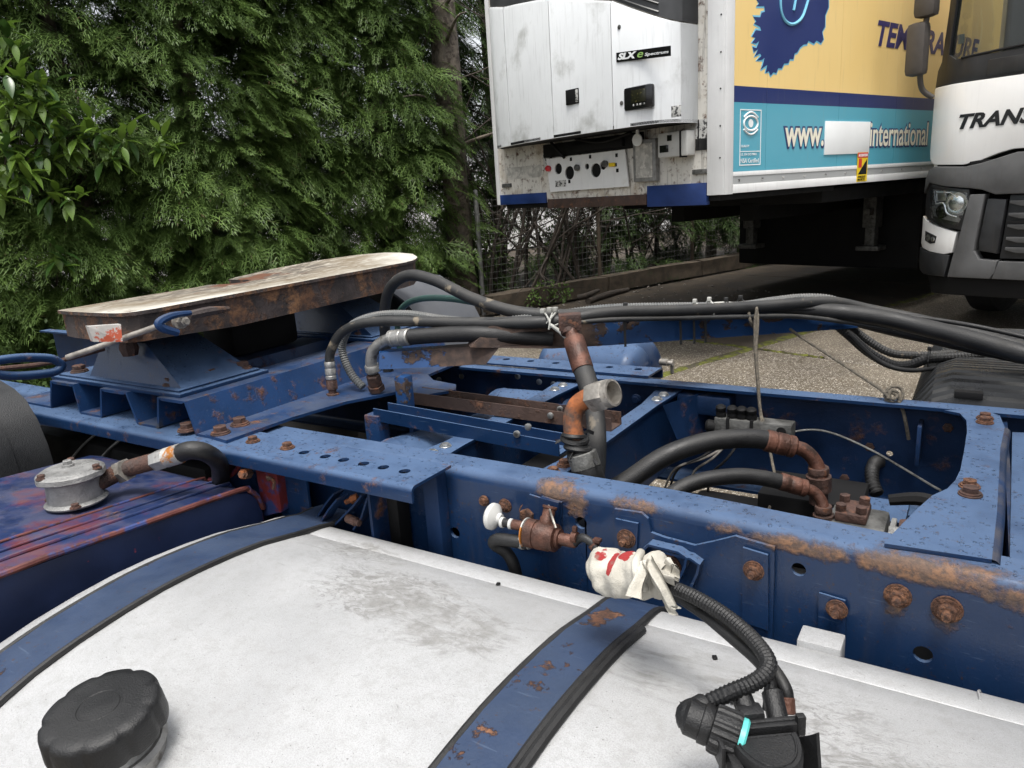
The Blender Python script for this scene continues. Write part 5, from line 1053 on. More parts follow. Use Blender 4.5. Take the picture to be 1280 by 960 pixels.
m = MB(); m.box((-.024, .004, .010), (.056, .012, .020), .003, Mh); m.box((-.022, .01, -.02), (.012, .034, .028), .005, Mh); m.lathe([(.011, -.012), (.011, .024), (.009, .026)], Mh @ V(-.005, .026, .012), Mh.to_3x3() @ V(-.1, .8, .5), 14); m.lathe([(.011, -.012), (.011, .024), (.009, .026)], Mh @ V(.035, .026, .008), Mh.to_3x3() @ V(.1, .8, .5), 14); m.box((.05, -.004, .0), (.062, .006, .028), .002, Mh); m.build('cable_glands', 'plastic', cb, 40)
m = MB(); m.sheet([Mh @ V(.047, -.005, 0), Mh @ V(.056, -.018, .012), Mh @ V(.062, -.03, .026)], Mh.to_3x3() @ V(0, -.012, -.05), .004); m.build('lid_lever', 'plastic', cb)
m = MB(); m.box((-.064, -.03, -.02), (-.058, .004, .016), .002, Mh); m.build('side_latch', 'plastic', cb)
# crumbs on the tank
for i, (px, py) in enumerate(((648, 758), (893, 828), (915, 892), (930, 882))):
    pass
cr = MB()
for px, py, p in ((0, 0, (-0.692,0.984,0.722)), (0, 0, (-0.281,0.929,0.726)), (0, 0, (-0.226,0.824,0.735)), (0, 0, (-0.218,0.844,0.735))):
    p = Vector(p); p.z = zt(p.y) + .002; cr.lathe([(.002, -.002), (.006, 0), (.003, .002)], p, (.1, .2, 1), 6, wob=lambda a, j: 1 + .4 * math.sin(a * 2 + 1))
o_ = cr.build('grit', 'black', None); o_['kind'] = 'stuff'; o_['label'] = 'few dark crumbs lying on the white tank'; o_['category'] = 'grit'

# ================================================================ REFRIGERATED TRAILER
TL = thing('refrigerated_trailer', 'white refrigerated trailer with yellow and blue printed side', 'trailer', (-1.565, 5.31, 0), math.radians(-18.65), local=True)
cs_, sn_ = math.cos(math.radians(-18.65)), math.sin(math.radians(-18.65))
def tw(x, y, z=0.): return Vector((-1.565 + x * cs_ - y * sn_, 5.31 + x * sn_ + y * cs_, z))
ZB, ZTOP, LEN = 1.305, 3.98, 13.4
m = MB(); m.box((-2.545, .012, ZB + .14), (-.012, LEN, ZTOP), .01); m.build('body', 'white_p', TL)
m = MB(); m.box((-2.50, 0, ZB + .0), (-.142, .010, ZTOP)); m.build('front_wall', 'white_dirty', TL)
m = MB(); m.box((-.140, -.012, ZB - .005), (-.004, .06, ZTOP), .004); m.box((-.006, -.008, ZB - .005), (.008, .088, ZTOP), .003)
cpz = m.build('corner_post', 'white_p', TL)
m = MB(); m.box((-2.552, -.012, ZB - .005), (-2.50, .06, ZTOP), .004); m.build('corner_post', 'white_p', TL)
m = MB()
for z in (1.55, 1.76, 2.0, 2.23, 2.46, 2.7, 2.95): m.lathe([(.006, 0), (.006, .003)], (-.03, -.0125, z), (0, -1, 0), 8)
m.build('rivet', 'cab_black', cpz)
# printed side, one sheet per panel
cuts = [.092, .49, 1.52, 2.52, 3.55, 4.6, 5.65, 6.7, 7.75, 8.8, 9.85, 10.9, 11.95, 13.0]
for a, b in zip(cuts, cuts[1:]):
    m = MB(); m.box((-.012, a + .0015, 1.452), (.004, b - .0015, ZTOP), .0); m.build('side_panel', 'side', TL, label='printed yellow and blue side panel' if a < .1 else '') if False else m.build('side_panel', 'side', TL)
m = MB(); m.box((-.02, .09, 1.305), (.010, LEN, 1.365), .003); m.box((-.02, .09, 1.42), (.010, LEN, 1.45), .003); m.build('bottom_rail', 'white_p', TL)
m = MB(); m.box((-.02, .09, 1.366), (.006, LEN, 1.419)); br = m.build('rail_strip', 'grey_t', TL)
m = MB()
for y in (.15, .44, .72, 1.02, 1.34, 1.66, 2.3, 2.7, 3.1): m.box((.005, y, 1.385), (.010, y + .022, 1.40), .001)
m.build('rivet', 'label', br)
def side_text(body, mat, y, z, w, h, bold=0., shear=0., off=.0055, dep=.0015): return lettering(body, mat, TL, (off, y, z), (0, 1, 0), (0, 0, 1), w, h, bold, shear, depth=dep)
def front_text(body, mat, x, z, w, h, y, par=None, bold=0., shear=0., dz=0.): return lettering(body, mat, par or TL, (x, y, z), (1, 0, dz), (0, 0, 1), w, h, bold, shear)
# www. / white patch / international
side_text('www.', 'navy', .715, 1.595, .60, .165, .055); side_text('www.', 'cream', .735, 1.612, .56, .135, .018, off=.008)
m = MB(); m.box((.0042, 1.31, 1.545), (.012, 2.05, 1.80), .001); m.build('blanking_patch', 'white_t', TL, label='blank white patch over the web address')
side_text('international', 'navy', 2.045, 1.585, 1.165, .235, .045); side_text('international', 'cream', 2.06, 1.60, 1.135, .205, .010, off=.008)
side_text('TEMPERATURE', 'navy_t', 2.09, 2.40, 2.15, .20, .03, .25)
# certification badge
m = MB()
def sq(a, b, c, d, t=.012):
    m.box((.0042, a, c), (.006, b, c + t)); m.box((.0042, a, d - t), (.006, b, d)); m.box((.0043, a, c), (.0061, a + t, d)); m.box((.0043, b - t, c), (.0061, b, d))
sq(.165, .425, 1.49, 1.868, .007); m.box((.0044, .17, 1.583), (.006, .42, 1.588)); m.build('certification_frame', 'white_t', TL)
m = MB(); m.tube([(.005, .295 + .085 * math.cos(a), 1.775 + .048 * math.sin(a)) for a in [2 * PI * i / 24 for i in range(25)]], .008, 6, 1); m.lathe([(.028, 0), (.028, .003)], (.0045, .295, 1.775), (1, 0, 0), 20)
for sgn in (1, -1):
    m.tube([(.005, .295 - .085 + .17 * i / 8, 1.775 + sgn * (.040 + .035 * math.sin(PI * i / 8))) for i in range(9)], .007, 6, 1)
m.build('eye_emblem', 'white_t', TL)
side_text('QUALITY', 'white_t', .18, 1.612, .10, .018); side_text('I.S. EN ISO 9001', 'white_t', .18, 1.558, .19, .016); side_text('NSAI Certified', 'white_t', .18, 1.508, .22, .030)
# map outline with jagged coast
coast = [(.36, 2.72), (.40, 2.60), (.335, 2.575), (.37, 2.555), (.33, 2.535), (.43, 2.545), (.44, 2.51), (.40, 2.50), (.385, 2.47), (.30, 2.465), (.34, 2.44), (.31, 2.425), (.385, 2.41), (.40, 2.385), (.335, 2.385), (.29, 2.34), (.335, 2.335), (.29, 2.30), (.34, 2.30), (.38, 2.32), (.345, 2.27), (.30, 2.275), (.315, 2.245), (.37, 2.265), (.325, 2.215), (.39, 2.24), (.41, 2.225), (.35, 2.19), (.42, 2.20), (.45, 2.215), (.425, 2.16), (.40, 2.135), (.46, 2.16), (.485, 2.17), (.465, 2.115), (.505, 2.13), (.53, 2.10), (.565, 2.125), (.60, 2.12), (.625, 2.155), (.67, 2.155), (.70, 2.19), (.755, 2.195), (.775, 2.225), (.82, 2.225), (.835, 2.265), (.87, 2.275), (.905, 2.31), (.955, 2.335), (1.00, 2.34), (1.02, 2.365), (1.10, 2.35), (1.135, 2.375), (1.20, 2.36), (1.235, 2.39), (1.21, 2.44), (1.25, 2.48), (1.245, 2.56), (1.29, 2.62), (1.28, 2.70), (1.34, 2.78), (1.32, 2.95), (1.2, 3.1), (1.0, 3.2), (.8, 3.15), (.6, 3.05), (.45, 2.9)]
def poly(name, pts, mat, x0, th=.0015, sc=1.0):
    cy_ = sum(p[0] for p in pts) / len(pts); cz_ = sum(p[1] for p in pts) / len(pts)
    q = []
    n = len(pts)
    if sc:
        for i in range(n):
            a, b, c = Vector(pts[i - 1]), Vector(pts[i]), Vector(pts[(i + 1) % n]); t = (c - a).normalized(); q.append((b.x + t.y * -sc * -1, b.y - t.x * sc))
    else: q = pts
    m = MB(); M = Matrix(((0, 0, 1, x0), (1, 0, 0, 0), (0, 1, 0, 0), (0, 0, 0, 1))); m.plate(q, [], th, 0, M=M); return m.build(name, mat, TL, 30)
poly('map_halo', coast, 'lblue', .0042, .0008, .013); poly('map_shape', coast, 'navy', .0054, .0012, 0)
m = MB(); m.tube([(.0072, .73, 2.9), (.0072, .64, 2.72), (.0072, .63, 2.56), (.0072, .69, 2.475), (.0072, .80, 2.46), (.0072, .92, 2.52), (.0072, 1.0, 2.66)], .012, 6, 6); m.tube([(.0072, .86, 2.75), (.0072, .82, 2.62), (.0072, .80, 2.55)], .012, 6, 4); m.build('letter_logo', 'lblue', TL)
# caution sticker
m = MB(); m.box((.0106, 1.853, 1.315), (.0125, 2.035, 1.555), .0); st = m.build('caution_sticker', 'yellow', TL, label='yellow and red caution sticker on the bottom rail')
m = MB(); m.box((.0124, 1.855, 1.51), (.0132, 2.033, 1.553)); m.box((.0124, 1.875, 1.43), (.0132, 1.93, 1.505)); m.build('sticker_print', 'red_t', st)
m = MB(); M_ = Matrix(((0, 0, 1, .0126), (1, 0, 0, 0), (0, 1, 0, 0), (0, 0, 0, 1))); m.plate([(1.87, 1.375), (2.02, 1.375), (2.02, 1.50)], [], .0006, 0, M=M_); m.build('sticker_print', 'black_t', st)
for bdy, z, mt_, w in (('ATTENTION', 1.52, 'white_t', .15), ('ANGLES', 1.347, 'black_t', .13), ('MORTS', 1.323, 'black_t', .12)):
    lettering(bdy, mt_, st, (.0133, 1.87, z), (0, 1, 0), (0, 0, 1), w, .022 if z > 1.4 else .018, .01)
# underbody, skid plate, legs, wheels
m = MB(); m.box((-2.40, 1.6, 1.16), (-.15, LEN, 1.28), .01); m.box((-2.45, .02, 1.26), (-.05, 1.6, 1.30), .004); m.box((-1.75, 1.6, 1.02), (-1.60, LEN - .5, 1.18)); m.box((-.95, 1.6, 1.02), (-.80, LEN - .5, 1.18)); m.build('underframe', 'black', TL)
for xa, xb in ((-2.50, -1.85), (-.69, -.145)):
    m = MB(); m.box((xa, -.015, 1.235 if xa > -1 else 1.30), (xb, .03, 1.39), .004); m.build('skid_plate', 'skid_blue', TL)
m = MB(); m.box((-1.84, -.01, 1.25), (-.70, .5, 1.33), .01); m.build('skid_plate', 'brown', TL, label='dark rusty centre of the skid plate')
for x in (-2.05, -.6):
    m = MB(); m.box((x - .07, 3.4, .82), (x + .07, 3.56, 1.2), .01); m.box((x - .05, 3.43, .62), (x + .05, 3.53, .85), .006); m.box((x - .12, 3.38, .58), (x + .12, 3.58, .63), .01); lg = m.build('landing_leg', 'cast_dark', TL)
    m = MB(); m.box((x - .02, 3.3, .95), (x + .05, 3.4, 1.02), .01); m.build('gearbox', 'cast_dark', lg)
m = MB(); m.box((-2.50, 4.0, .34), (-2.46, 8.2, 1.18), .01); m.box((-2.3, 5.2, .50), (-.5, 6.6, 1.16), .03); m.box((-2.38, 3.7, .36), (-.2, 5.0, 1.19), .03); m.build('added_dark_box', 'black', TL)  # black panel and boxes added to darken the space under the trailer
for k in range(3):
    for x in (-2.3, -.25):
        m = MB(); m.lathe([(.2, -.15), (.3, -.18), (.46, -.18), (.52, -.13), (.525, 0), (.52, .13), (.46, .18), (.3, .18), (.2, .15)], (x, 8.6 + 1.31 * k, .525), (1, 0, 0), 28); m.build('wheel', 'rubber_road', TL)
# ---- reefer unit: curved cover in four panels
plan = [(-2.42, -.0), (-2.405, -.06), (-2.36, -.12), (-2.28, -.175), (-2.17, -.225), (-1.99, -.262), (-1.75, -.318), (-1.50, -.355), (-1.32, -.372), (-1.0, -.392), (-.66, -.40), (-.50, -.398), (-.38, -.385), (-.29, -.35), (-.245, -.30), (-.225, -.22), (-.225, 0)]
def ztop(x): return float(np.interp(x, [-2.42, -1.99, -1.32, -.66, -.225], [3.0, 2.90, 2.81, 2.645, 2.44]))
def panel(x0, x1, mat, zb=1.80, name='cover_panel', grille=False, inset=0.):
    P = [p for p in plan if x0 - 1e-6 <= p[0] <= x1 + 1e-6]; m = MB(); vs = []
    for i, (x, y) in enumerate(P):
        g = .004 if i == 0 else (-.004 if i == len(P) - 1 and x1 < -.23 else 0)
        z0, z1 = (zb, ztop(x) - .004) if not grille else (ztop(x) + .004, 3.6)
        vs += [(x + g, y + inset, z0), (x + g, y + inset - (0 if grille else .0), z0 + .02), (x + g, y + inset, z1 - .02), (x + g, y + inset + (.012 if not grille else 0), z1), (x + g, y + inset + .03, z1), (x + g, y + inset + .03, z0)]
    n = 6; fs = [(i * n + k, i * n + (k + 1) % n, (i + 1) * n + (k + 1) % n, (i + 1) * n + k) for i in range(len(P) - 1) for k in range(n)]
    fs += [tuple(range(n)), tuple((len(P) - 1) * n + k for k in range(n))[::-1]]
    m.add(vs, fs); return m.build(name, mat, RU, 50)
RU = bpy.data.objects.new('refrigeration_unit', None); COL.objects.link(RU); RU.parent = TL; RU['label'] = 'white curved refrigeration unit on the trailer front'
for a, b in ((-2.42, -1.99), (-1.99, -1.32), (-1.32, -.66), (-.66, -.225)): panel(a, b, 'reefer')
panel(-2.42, -.225, 'grille_d', grille=True, name='top_grille', inset=.02)
m = MB()
for i in range(7):
    m2 = [(x, y + .017 - .004, ztop(x) + .03 + i * .05) for x, y in plan[9:14]]; m.tube(m2, .006, 4, 1)
m.build('grille_slat', 'cab_black', RU)
m = MB(); M0 = Matrix.Translation((0, .02, 0)); m.plate([(x, y) for x, y in plan], [], .02, 0, M=Matrix.Translation((0, .0, 1.803))); m.build('unit_floor', 'black', RU)
# control display, latch, badge
def fp(px): return px
m = MB(); m.box((-.55, -.412, 1.905), (-.305, -.36, 2.06), .02, Matrix.Translation((0, 0, 0))); dp = m.build('control_panel', 'black_gloss', RU, 30)
m = MB(); m.box((-.475, -.416, 1.95), (-.345, -.41, 2.035), .004); m.build('screen', 'screen', RU)
m = MB()
for i in range(4): m.box((-.46 + i * .03, -.4165, 1.93), (-.445 + i * .03, -.411, 1.943), .002)
m.build('key', 'label', RU)
A = (-1.145,-0.385,2.128); B_ = (-1.005,-0.385,2.020)
m = MB(); m.box((A[0], -.398, B_[2]), (B_[0], -.376, A[2]), .006); m.build('latch', 'black', RU); m = MB(); m.box((B_[0] - .03, -.402, B_[2] + .01), (B_[0] - .006, -.39, A[2] - .01), .003); m.build('latch_lever', 'label', RU)
A = (-0.612,-0.400,2.244); B_ = (-0.143,-0.400,2.259)
m = MB(); y_ = -.4045; a = Vector((A[0], y_, A[2])); w = B_[0] - A[0]; rise = 0.
zl, zh = A[2] - .0, B_[2]
z0 = (-0.613,-0.400,2.238)[2]; z1 = (-0.610,-0.400,2.300)[2]; zr0 = (-0.143,-0.400,2.201)[2]
m.add([(A[0], y_, z0), (B_[0], y_, zr0), (B_[0], y_, zr0 + (z1 - z0)), (A[0], y_, z1)] + [(A[0], y_ + .01, z0), (B_[0], y_ + .01, zr0), (B_[0], y_ + .01, zr0 + (z1 - z0)), (A[0], y_ + .01, z1)], [(0, 1, 2, 3), (4, 7, 6, 5), (0, 4, 5, 1), (1, 5, 6, 2), (2, 6, 7, 3), (3, 7, 4, 0)])
m.build('badge', 'black_gloss', RU)
sl_ = (zr0 - z0) / w; hh = z1 - z0
for bdy, mt_, f0, f1, hs, bo, sh in (('SLX', 'white_t', .03, .40, .70, .05, .3), ('e', 'green_t', .41, .52, .55, .01, .25), ('Spectrum', 'white_t', .55, .975, .40, .015, .2)):
    x = A[0] + f0 * w; front_text(bdy, mt_, x, z0 + sl_ * f0 * w + hh * .2, (f1 - f0) * w, hh * hs, y_ - .0005, RU, bo, sh, sl_)
for px, py in ((774, 34), (777, 129)):
    p = (-0.583,-0.400,2.459) if py == 34 else (-0.577,-0.400,1.966); m = MB(); m.lathe([(.015, 0), (.015, .006), (.010, .008)], (p[0], -.396, p[2]), (0, -1, 0), 14); m.build('lock', 'cast_dark', RU)
A = (-0.145,-0.385,1.857); m = MB(); m.box((A[0] - .0, -.394, A[2] - .035), (A[0] + .075, -.383, A[2] + .035), .002); m.build('rating_label', 'label', RU)
for px_ in (-2.33, ):
    p = (-2.200,-0.170,2.034); m = MB(); m.box((p[0] - .012, -.19, p[2] - .07), (p[0] + .012, -.165, p[2] + .03), .004); m.build('dent_mark', 'white_p', RU)
# service area below
y_s = -.03
A, B_, C_, D_ = (-1.800,-0.030,1.669), (-0.891,-0.030,1.675), (-0.858,-0.030,1.397), (-1.768,-0.030,1.391)
m = MB(); cxs = [((-1.517,-0.030,1.538), .056), ((-1.207,-0.030,1.539), .056), ((-1.653,-0.030,1.579), .046), ((-1.306,-0.030,1.576), .024), ((-1.126,-0.030,1.571), .034)]
M = Matrix(((1, 0, 0, 0), (0, 0, -1, -.02), (0, 1, 0, 0), (0, 0, 0, 1)))
m.plate([(A[0], A[2]), (B_[0], B_[2]), (C_[0], C_[2]), (D_[0], D_[2])], [(p[0], p[2], r) for p, r in cxs], .012, 0, n=20, M=M); spn = m.build('connection_panel', 'white_p', TL, label='white connection panel with round black sockets')
for (p, r) in cxs:
    m = MB(); m.lathe([(r * .98, -.0), (r * .98, .006), (r * .7, .008), (r * .6, .002)], (p[0], -.012, p[2]), (0, -1, 0), 20); m.build('socket', 'black', spn)
for p, mt_ in (((-1.763,-0.050,1.587), 'red'), ((-1.408,-0.050,1.571), 'cast_dark'), ((-1.088,-0.050,1.581), 'cast_dark')):
    m = MB(); m.lathe([(.02, 0), (.026, .01), (.026, .03), (.015, .04)], (p[0], -.03, p[2]), (0, -1, .1), 16); m.build('knob', mt_, spn)
p = (-1.019,-0.050,1.576); m = MB(); m.box((p[0] - .03, -.05, p[2] - .02), (p[0] + .03, -.03, p[2] + .01), .004); m.build('tap', 'yellow', spn)
m = MB()
for p in ((-1.737,-0.030,1.684), (-1.491,-0.030,1.646), (-1.266,-0.030,1.649), (-0.976,-0.030,1.639), (-0.987,-0.030,1.568), (-0.971,-0.030,1.524), (-1.521,-0.030,1.467)): m.box((p[0] - .012, -.035, p[2] - .014), (p[0] + .012, -.031, p[2] + .014))
m.build('square_slot', 'black', spn)
A, B_ = (-1.700,-0.030,1.482), (-1.563,-0.030,1.429); m = MB(); m.box((A[0], -.0335, B_[2]), (B_[0], -.0322, A[2])); m.build('instruction_label', 'label', spn)
MT['worn_print'] = mk('worn_grey_print', (.38, .37, .34), .6, var=.2, vs=20, col2=(.52, .50, .46), c2=.5, c2s=25, c2w=.05)
A, B_ = (-0.792,-0.020,1.731), (-0.571,-0.020,1.424); m = MB(); m.box((A[0], -.05, B_[2]), (B_[0], .0, A[2]), .008); dh = m.build('document_holder', 'cast', TL); m = MB(); m.box((A[0] + .03, -.054, B_[2] + .03), (B_[0] - .03, -.049, A[2] - .03)); m.build('document', 'worn_print', dh)
p = (-0.723,-0.080,1.731); m = MB(); m.lathe([(.045, 0), (.045, .012)], (p[0], -.07, p[2]), (0, -1, 0), 20); m.box((p[0] - .012, -.08, p[2]), (p[0] + .012, -.065, p[2] + .10), .003); m.build('round_tag', 'white_t', TL)
A, B_ = (-0.508,-0.090,1.745), (-0.306,-0.090,1.584); m = MB(); m.box((A[0], -.10, B_[2]), (B_[0] + .06, .0, A[2] + .01), .012); lg_ = m.build('data_recorder', 'white_pl', TL, 30, label='white data recorder box with small black display')
m = MB(); m.box((A[0] + .02, -.104, B_[2] + .035), (A[0] + .10, -.0995, B_[2] + .085), .003); m.box((A[0] + .09, -.104, A[2] - .05), (A[0] + .13, -.0995, A[2] - .01)); m.build('display', 'black_gloss', lg_)
m = MB(); m.box((B_[0] - .005, -.102, B_[2] - .01), (B_[0] + .012, -.03, A[2] + .012), .002); m.build('lid_gap', 'black', lg_)
A, B_ = (-0.242,-0.000,1.821), (-0.133,0.000,1.613); m = MB(); m.box((A[0], -.006, B_[2]), (B_[0], .0, A[2])); lb = m.build('wall_label', 'label', TL)
m = MB(); m.box((A[0], -.008, B_[2]), (B_[0], -.005, B_[2] + (A[2] - B_[2]) * .38)); m.box((A[0] + .02, -.008, B_[2]), (A[0] + .03, -.005, A[2])); m.build('label_print', 'black_t', lb)
A, B_ = (-0.263,0.000,1.485), (-0.139,0.000,1.451); m = MB(); m.box((A[0], -.02, B_[2]), (B_[0], .0, A[2]), .004); m.build('side_light', 'cast_dark', TL)
A, B_ = (-2.457,-0.000,1.491), (-2.329,0.000,1.456); m = MB(); m.box((A[0], -.02, B_[2]), (B_[0], .0, A[2]), .004); m.build('side_light', 'cast_dark', TL)
A, B_ = (-2.383,-0.000,1.631), (-1.897,0.000,1.525); m = MB(); m.box((A[0], -.003, B_[2]), (B_[0], .0, A[2])); m.build('worn_sticker', 'worn_print', TL)
m = MB(); m.box((-1.85, -.02, 1.68), (-.72, .0, 1.79), .004); m.tube([(-1.70, -.06, 1.80), (-1.6, -.07, 1.72), (-1.55, -.05, 1.66)], .012, 8); m.tube([(-1.4, -.06, 1.80), (-1.1, -.08, 1.75), (-.8, -.06, 1.79)], .012, 8); m.box((-1.45, -.05, 1.70), (-.9, -.0, 1.76), .01); m.build('underside_pipes', 'black', TL)
m = MB(); m.box((-1.86, -.016, 1.58), (-1.79, .0, 1.72), .004); m.build('warning_label', 'label', TL)

# ================================================================ WHITE LORRY
KR = math.radians(-19.95)
KT = thing('white_lorry', 'white lorry cab with dark grey bumper parked beside the printed trailer', 'lorry', (-0.513,7.308,0), KR, local=True)
def curve_front(m, r=.34, d=.17):
    m.v = [(x, y + (d * ((r - x) / r) ** 2.2 if x < r else 0.), z) for x, y, z in m.v]
def fpoly(name, pts, mat, y=0., th=.05, par=None, bev=.006, ang=35, **k):
    """front piece: outline in x,z, subdivided so it can follow the rounded corner"""
    bm = bmesh.new(); vv = [bm.verts.new((p[0], y, p[2] if len(p) > 2 else p[1])) for p in pts]; f = bm.faces.new(vv)
    xs_ = sorted(p[0] for p in pts); 
    for xc in np.arange(.03, .36, .04):
        if xs_[0] < xc < xs_[-1]: bmesh.ops.bisect_plane(bm, geom=bm.verts[:] + bm.edges[:] + bm.faces[:], plane_co=(xc, 0, 0), plane_no=(1, 0, 0))
    g = bmesh.ops.extrude_face_region(bm, geom=bm.faces[:])
    for v in g['geom']:
        if isinstance(v, bmesh.types.BMVert): v.co.y += th
    bmesh.ops.recalc_face_normals(bm, faces=bm.faces[:])
    if bev:
        es = [e for e in bm.edges if len(e.link_faces) == 2 and e.calc_face_angle(0) > 1.2 and all(abs(v.co.y - y) < 1e-5 for v in e.verts)]
        bmesh.ops.bevel(bm, geom=es, offset=bev, segments=2, affect='EDGES', profile=.6)
    m = MB(); m.bm(bm); curve_front(m); return m.build(name, mat, par or KT, ang, **k)
wp = [(0.041,0.000,2.016), (0.047,0.000,1.774), (0.057,0.000,1.553), (0.075,0.000,1.482), (0.116,0.000,1.434), (0.193,0.000,1.404), (0.388,0.000,1.379), (0.490,0.000,1.396), (0.589,-0.000,1.426), (0.661,0.000,1.474)]
zt_, zl_ = wp[0][2], wp[5][2]
white = [(.0, 2.03), (.0, 1.52), (.012, 1.46), (.05, 1.425), (.10, 1.412), (.34, 1.40), (.46, 1.425), (.58, 1.47), (.68, 1.495), (1.82, 1.495), (1.92, 1.47), (2.04, 1.425), (2.16, 1.40), (2.40, 1.412), (2.45, 1.425), (2.488, 1.46), (2.5, 1.52), (2.5, 2.03)]
wpn = fpoly('front_panel', white, 'cab_white', 0, .06, None, .012)
fpoly('windscreen_surround', [(.0, 2.034), (.02, 2.16), (.06, 2.22), (.10, 2.60), (.13, 3.10), (.20, 3.12), (.165, 2.6), (.135, 2.26), (.20, 2.215), (2.36, 2.215), (2.38, 2.60), (2.42, 3.12), (2.46, 3.1), (2.5, 2.034)], 'cab_black', .012, .10, None, .006)
ws = fpoly('windscreen', [(.14, 2.20), (.16, 2.6), (.19, 3.12), (2.36, 3.12), (2.36, 2.20)], 'windscreen', .045, .008, None, 0)
m = MB(); m.tube([(.25, .02, 2.215), (.7, .005, 2.235), (1.2, .0, 2.25)], .010, 8); m.tube([(1.25, .02, 2.21), (1.0, .005, 2.19), (.85, .005, 2.20)], .012, 8); m.build('wiper', 'black', KT)
m = MB(); m.box((.45, -.0, 2.05), (1.6, .02, 2.17), .01); m.build('scuttle', 'cab_black', KT)
m = MB(); m.box((.03, .20, 1.42), (2.47, 2.1, 3.75), .03); m.build('cab_body', 'cab_white', KT)  if False else None
m = MB(); m.box((.02, .22, 1.2), (.06, 2.1, 2.12), .01); m.box((.02, 1.35, 2.1), (.06, 2.1, 3.75), .01); m.box((2.44, .22, 1.2), (2.48, 2.1, 3.75), .01); m.box((.06, 2.05, 1.2), (2.44, 2.1, 3.75)); m.box((.02, .1, 3.12), (2.48, 2.1, 3.75), .05); m.build('cab_body', 'cab_white', KT)
m = MB(); m.box((.08, .15, 1.9), (2.42, .55, 2.18), .04); m.box((.4, .9, 1.5), (.95, 1.1, 2.9), .05); m.box((1.5, .9, 1.5), (2.05, 1.1, 2.9), .05); m.box((.07, .2, 1.35), (2.43, 2.04, 1.4)); m.box((.065, 2.0, 1.3), (2.435, 2.045, 3.1)); m.box((.065, .3, 3.08), (2.435, 2.04, 3.115)); m.build('cab_interior', 'cab_grey', KT)
m = MB(); m.box((.19, .082, 2.33), (.235, .086, 2.40)); m.build('windscreen_sticker', 'white_t', KT)
p = (0.279,0.000,1.688); p2 = (0.706,0.000,1.782)
lettering('TRANS', 'black_t', KT, (p[0] + .0, -.003, 1.675), (1, 0, 0), (0, 0, 1), .53, .115, .035, .3)
# bumper: top band, headlamp, fog lamp, grey pillar, lower apron, grille
fpoly('bumper_top', [(-.02, 1.18), (-.01, 1.30), (.03, 1.375), (.10, 1.40), (.36, 1.385), (.48, 1.405), (.72, 1.47), (1.78, 1.47), (2.02, 1.405), (2.4, 1.40), (2.5, 1.3), (2.52, 1.18), (2.10, 1.18), (1.9, 1.16), (.60, 1.16), (.50, 1.20), (.41, 1.215), (.2, 1.24), (.05, 1.27), (.0, 1.20)], 'cab_grey', -.03, .12, None, .012)
m = MB(); m.box((.38, .0, 1.38), (.75, .04, 1.43), .01); m.box((.1, .10, 1.35), (2.4, .2, 1.5)); m.build('gap_trim', 'black', KT)
HLs = [(.0, 1.185), (.01, 1.25), (.05, 1.262), (.2, 1.232), (.40, 1.205), (.41, 1.12), (.385, .93), (.36, .885), (.2, .915), (.05, .965), (.005, 1.0), (-.005, 1.1)]
hb = fpoly('headlight', HLs, 'cab_black', .0, .10, None, .004, label='left headlight with clear lens')
MT['lamp_silver'] = mk('silver_headlamp_bowl', (.30, .31, .32), .3, metal=.6, var=.3, vs=20, col2=(.06, .06, .065), c2=.52, c2s=14, c2w=.06)
HLi = [(.085, 1.215), (.2, 1.205), (.39, 1.18), (.375, 1.02), (.345, .945), (.2, .975), (.115, 1.0), (.09, 1.05)]
k1 = fpoly('reflector', HLi, 'lamp_silver', -.003, .02, hb, .002)
for (x, z, r, mt_) in ((.20, 1.035, .045, 'black_gloss'), (.315, 1.10, .07, 'chrome')):
    m = MB(); m.lathe([(r * 1.25, 0), (r * 1.25, .012), (r, .012), (r * .6, .002), (r * .3, -.004)], (x, -.004, z), (0, -1, 0), 28, cap=False); m.lathe([(r * .95, .004), (r * .7, .014), (r * .3, .018)], (x, -.006, z), (0, -1, 0), 24); curve_front(m); m.build('lamp', mt_, hb, 40)
m = MB(); m.tube([(.10, -.008, 1.20), (.13, -.008, 1.10), (.21, -.010, 1.10), (.25, -.010, 1.02), (.33, -.010, .99)], .011, 8, 5); m.tube([(.13, -.008, 1.19), (.25, -.008, 1.185), (.30, -.008, 1.16)], .009, 8, 5); m.box((.14, -.012, 1.12), (.23, -.004, 1.19), .01); curve_front(m); m.build('light_guide', 'chrome', hb)
fpoly('lamp_lens', [(.06, 1.235), (.2, 1.22), (.40, 1.195), (.385, 1.02), (.35, .92), (.2, .95), (.10, .985), (.07, 1.05)], 'lens', -.026, .0015, hb, 0)
wc = fpoly('white_corner', [(-.02, .99), (.02, .965), (.1, .93), (.34, .865), (.315, .70), (.25, .685), (.1, .70), (.0, .725), (-.02, .76)], 'cab_white', -.012, .10, None, .008)
fpoly('fog_lamp', [(.035, .87), (.13, .845), (.17, .83), (.16, .775), (.11, .765), (.04, .79)], 'cab_black', -.018, .02, wc, .003)
m = MB(); m.lathe([(.028, 0), (.02, .004), (.004, .001)], (.08, -.02, .815), (0, -1, 0), 18, cap=False); m.lathe([(.022, 0), (.015, .004), (.004, .001)], (.135, -.02, .805), (0, -1, 0), 18, cap=False); curve_front(m); m.build('fog_lamp_reflector', 'chrome', wc)
fpoly('bumper_pillar', [(.42, 1.165), (.53, 1.165), (.49, .80), (.485, .72), (.53, .655), (.66, .645), (.655, .56), (.62, .50), (.30, .50), (.33, .68), (.37, .86)], 'cab_grey', -.035, .10, None, .012)
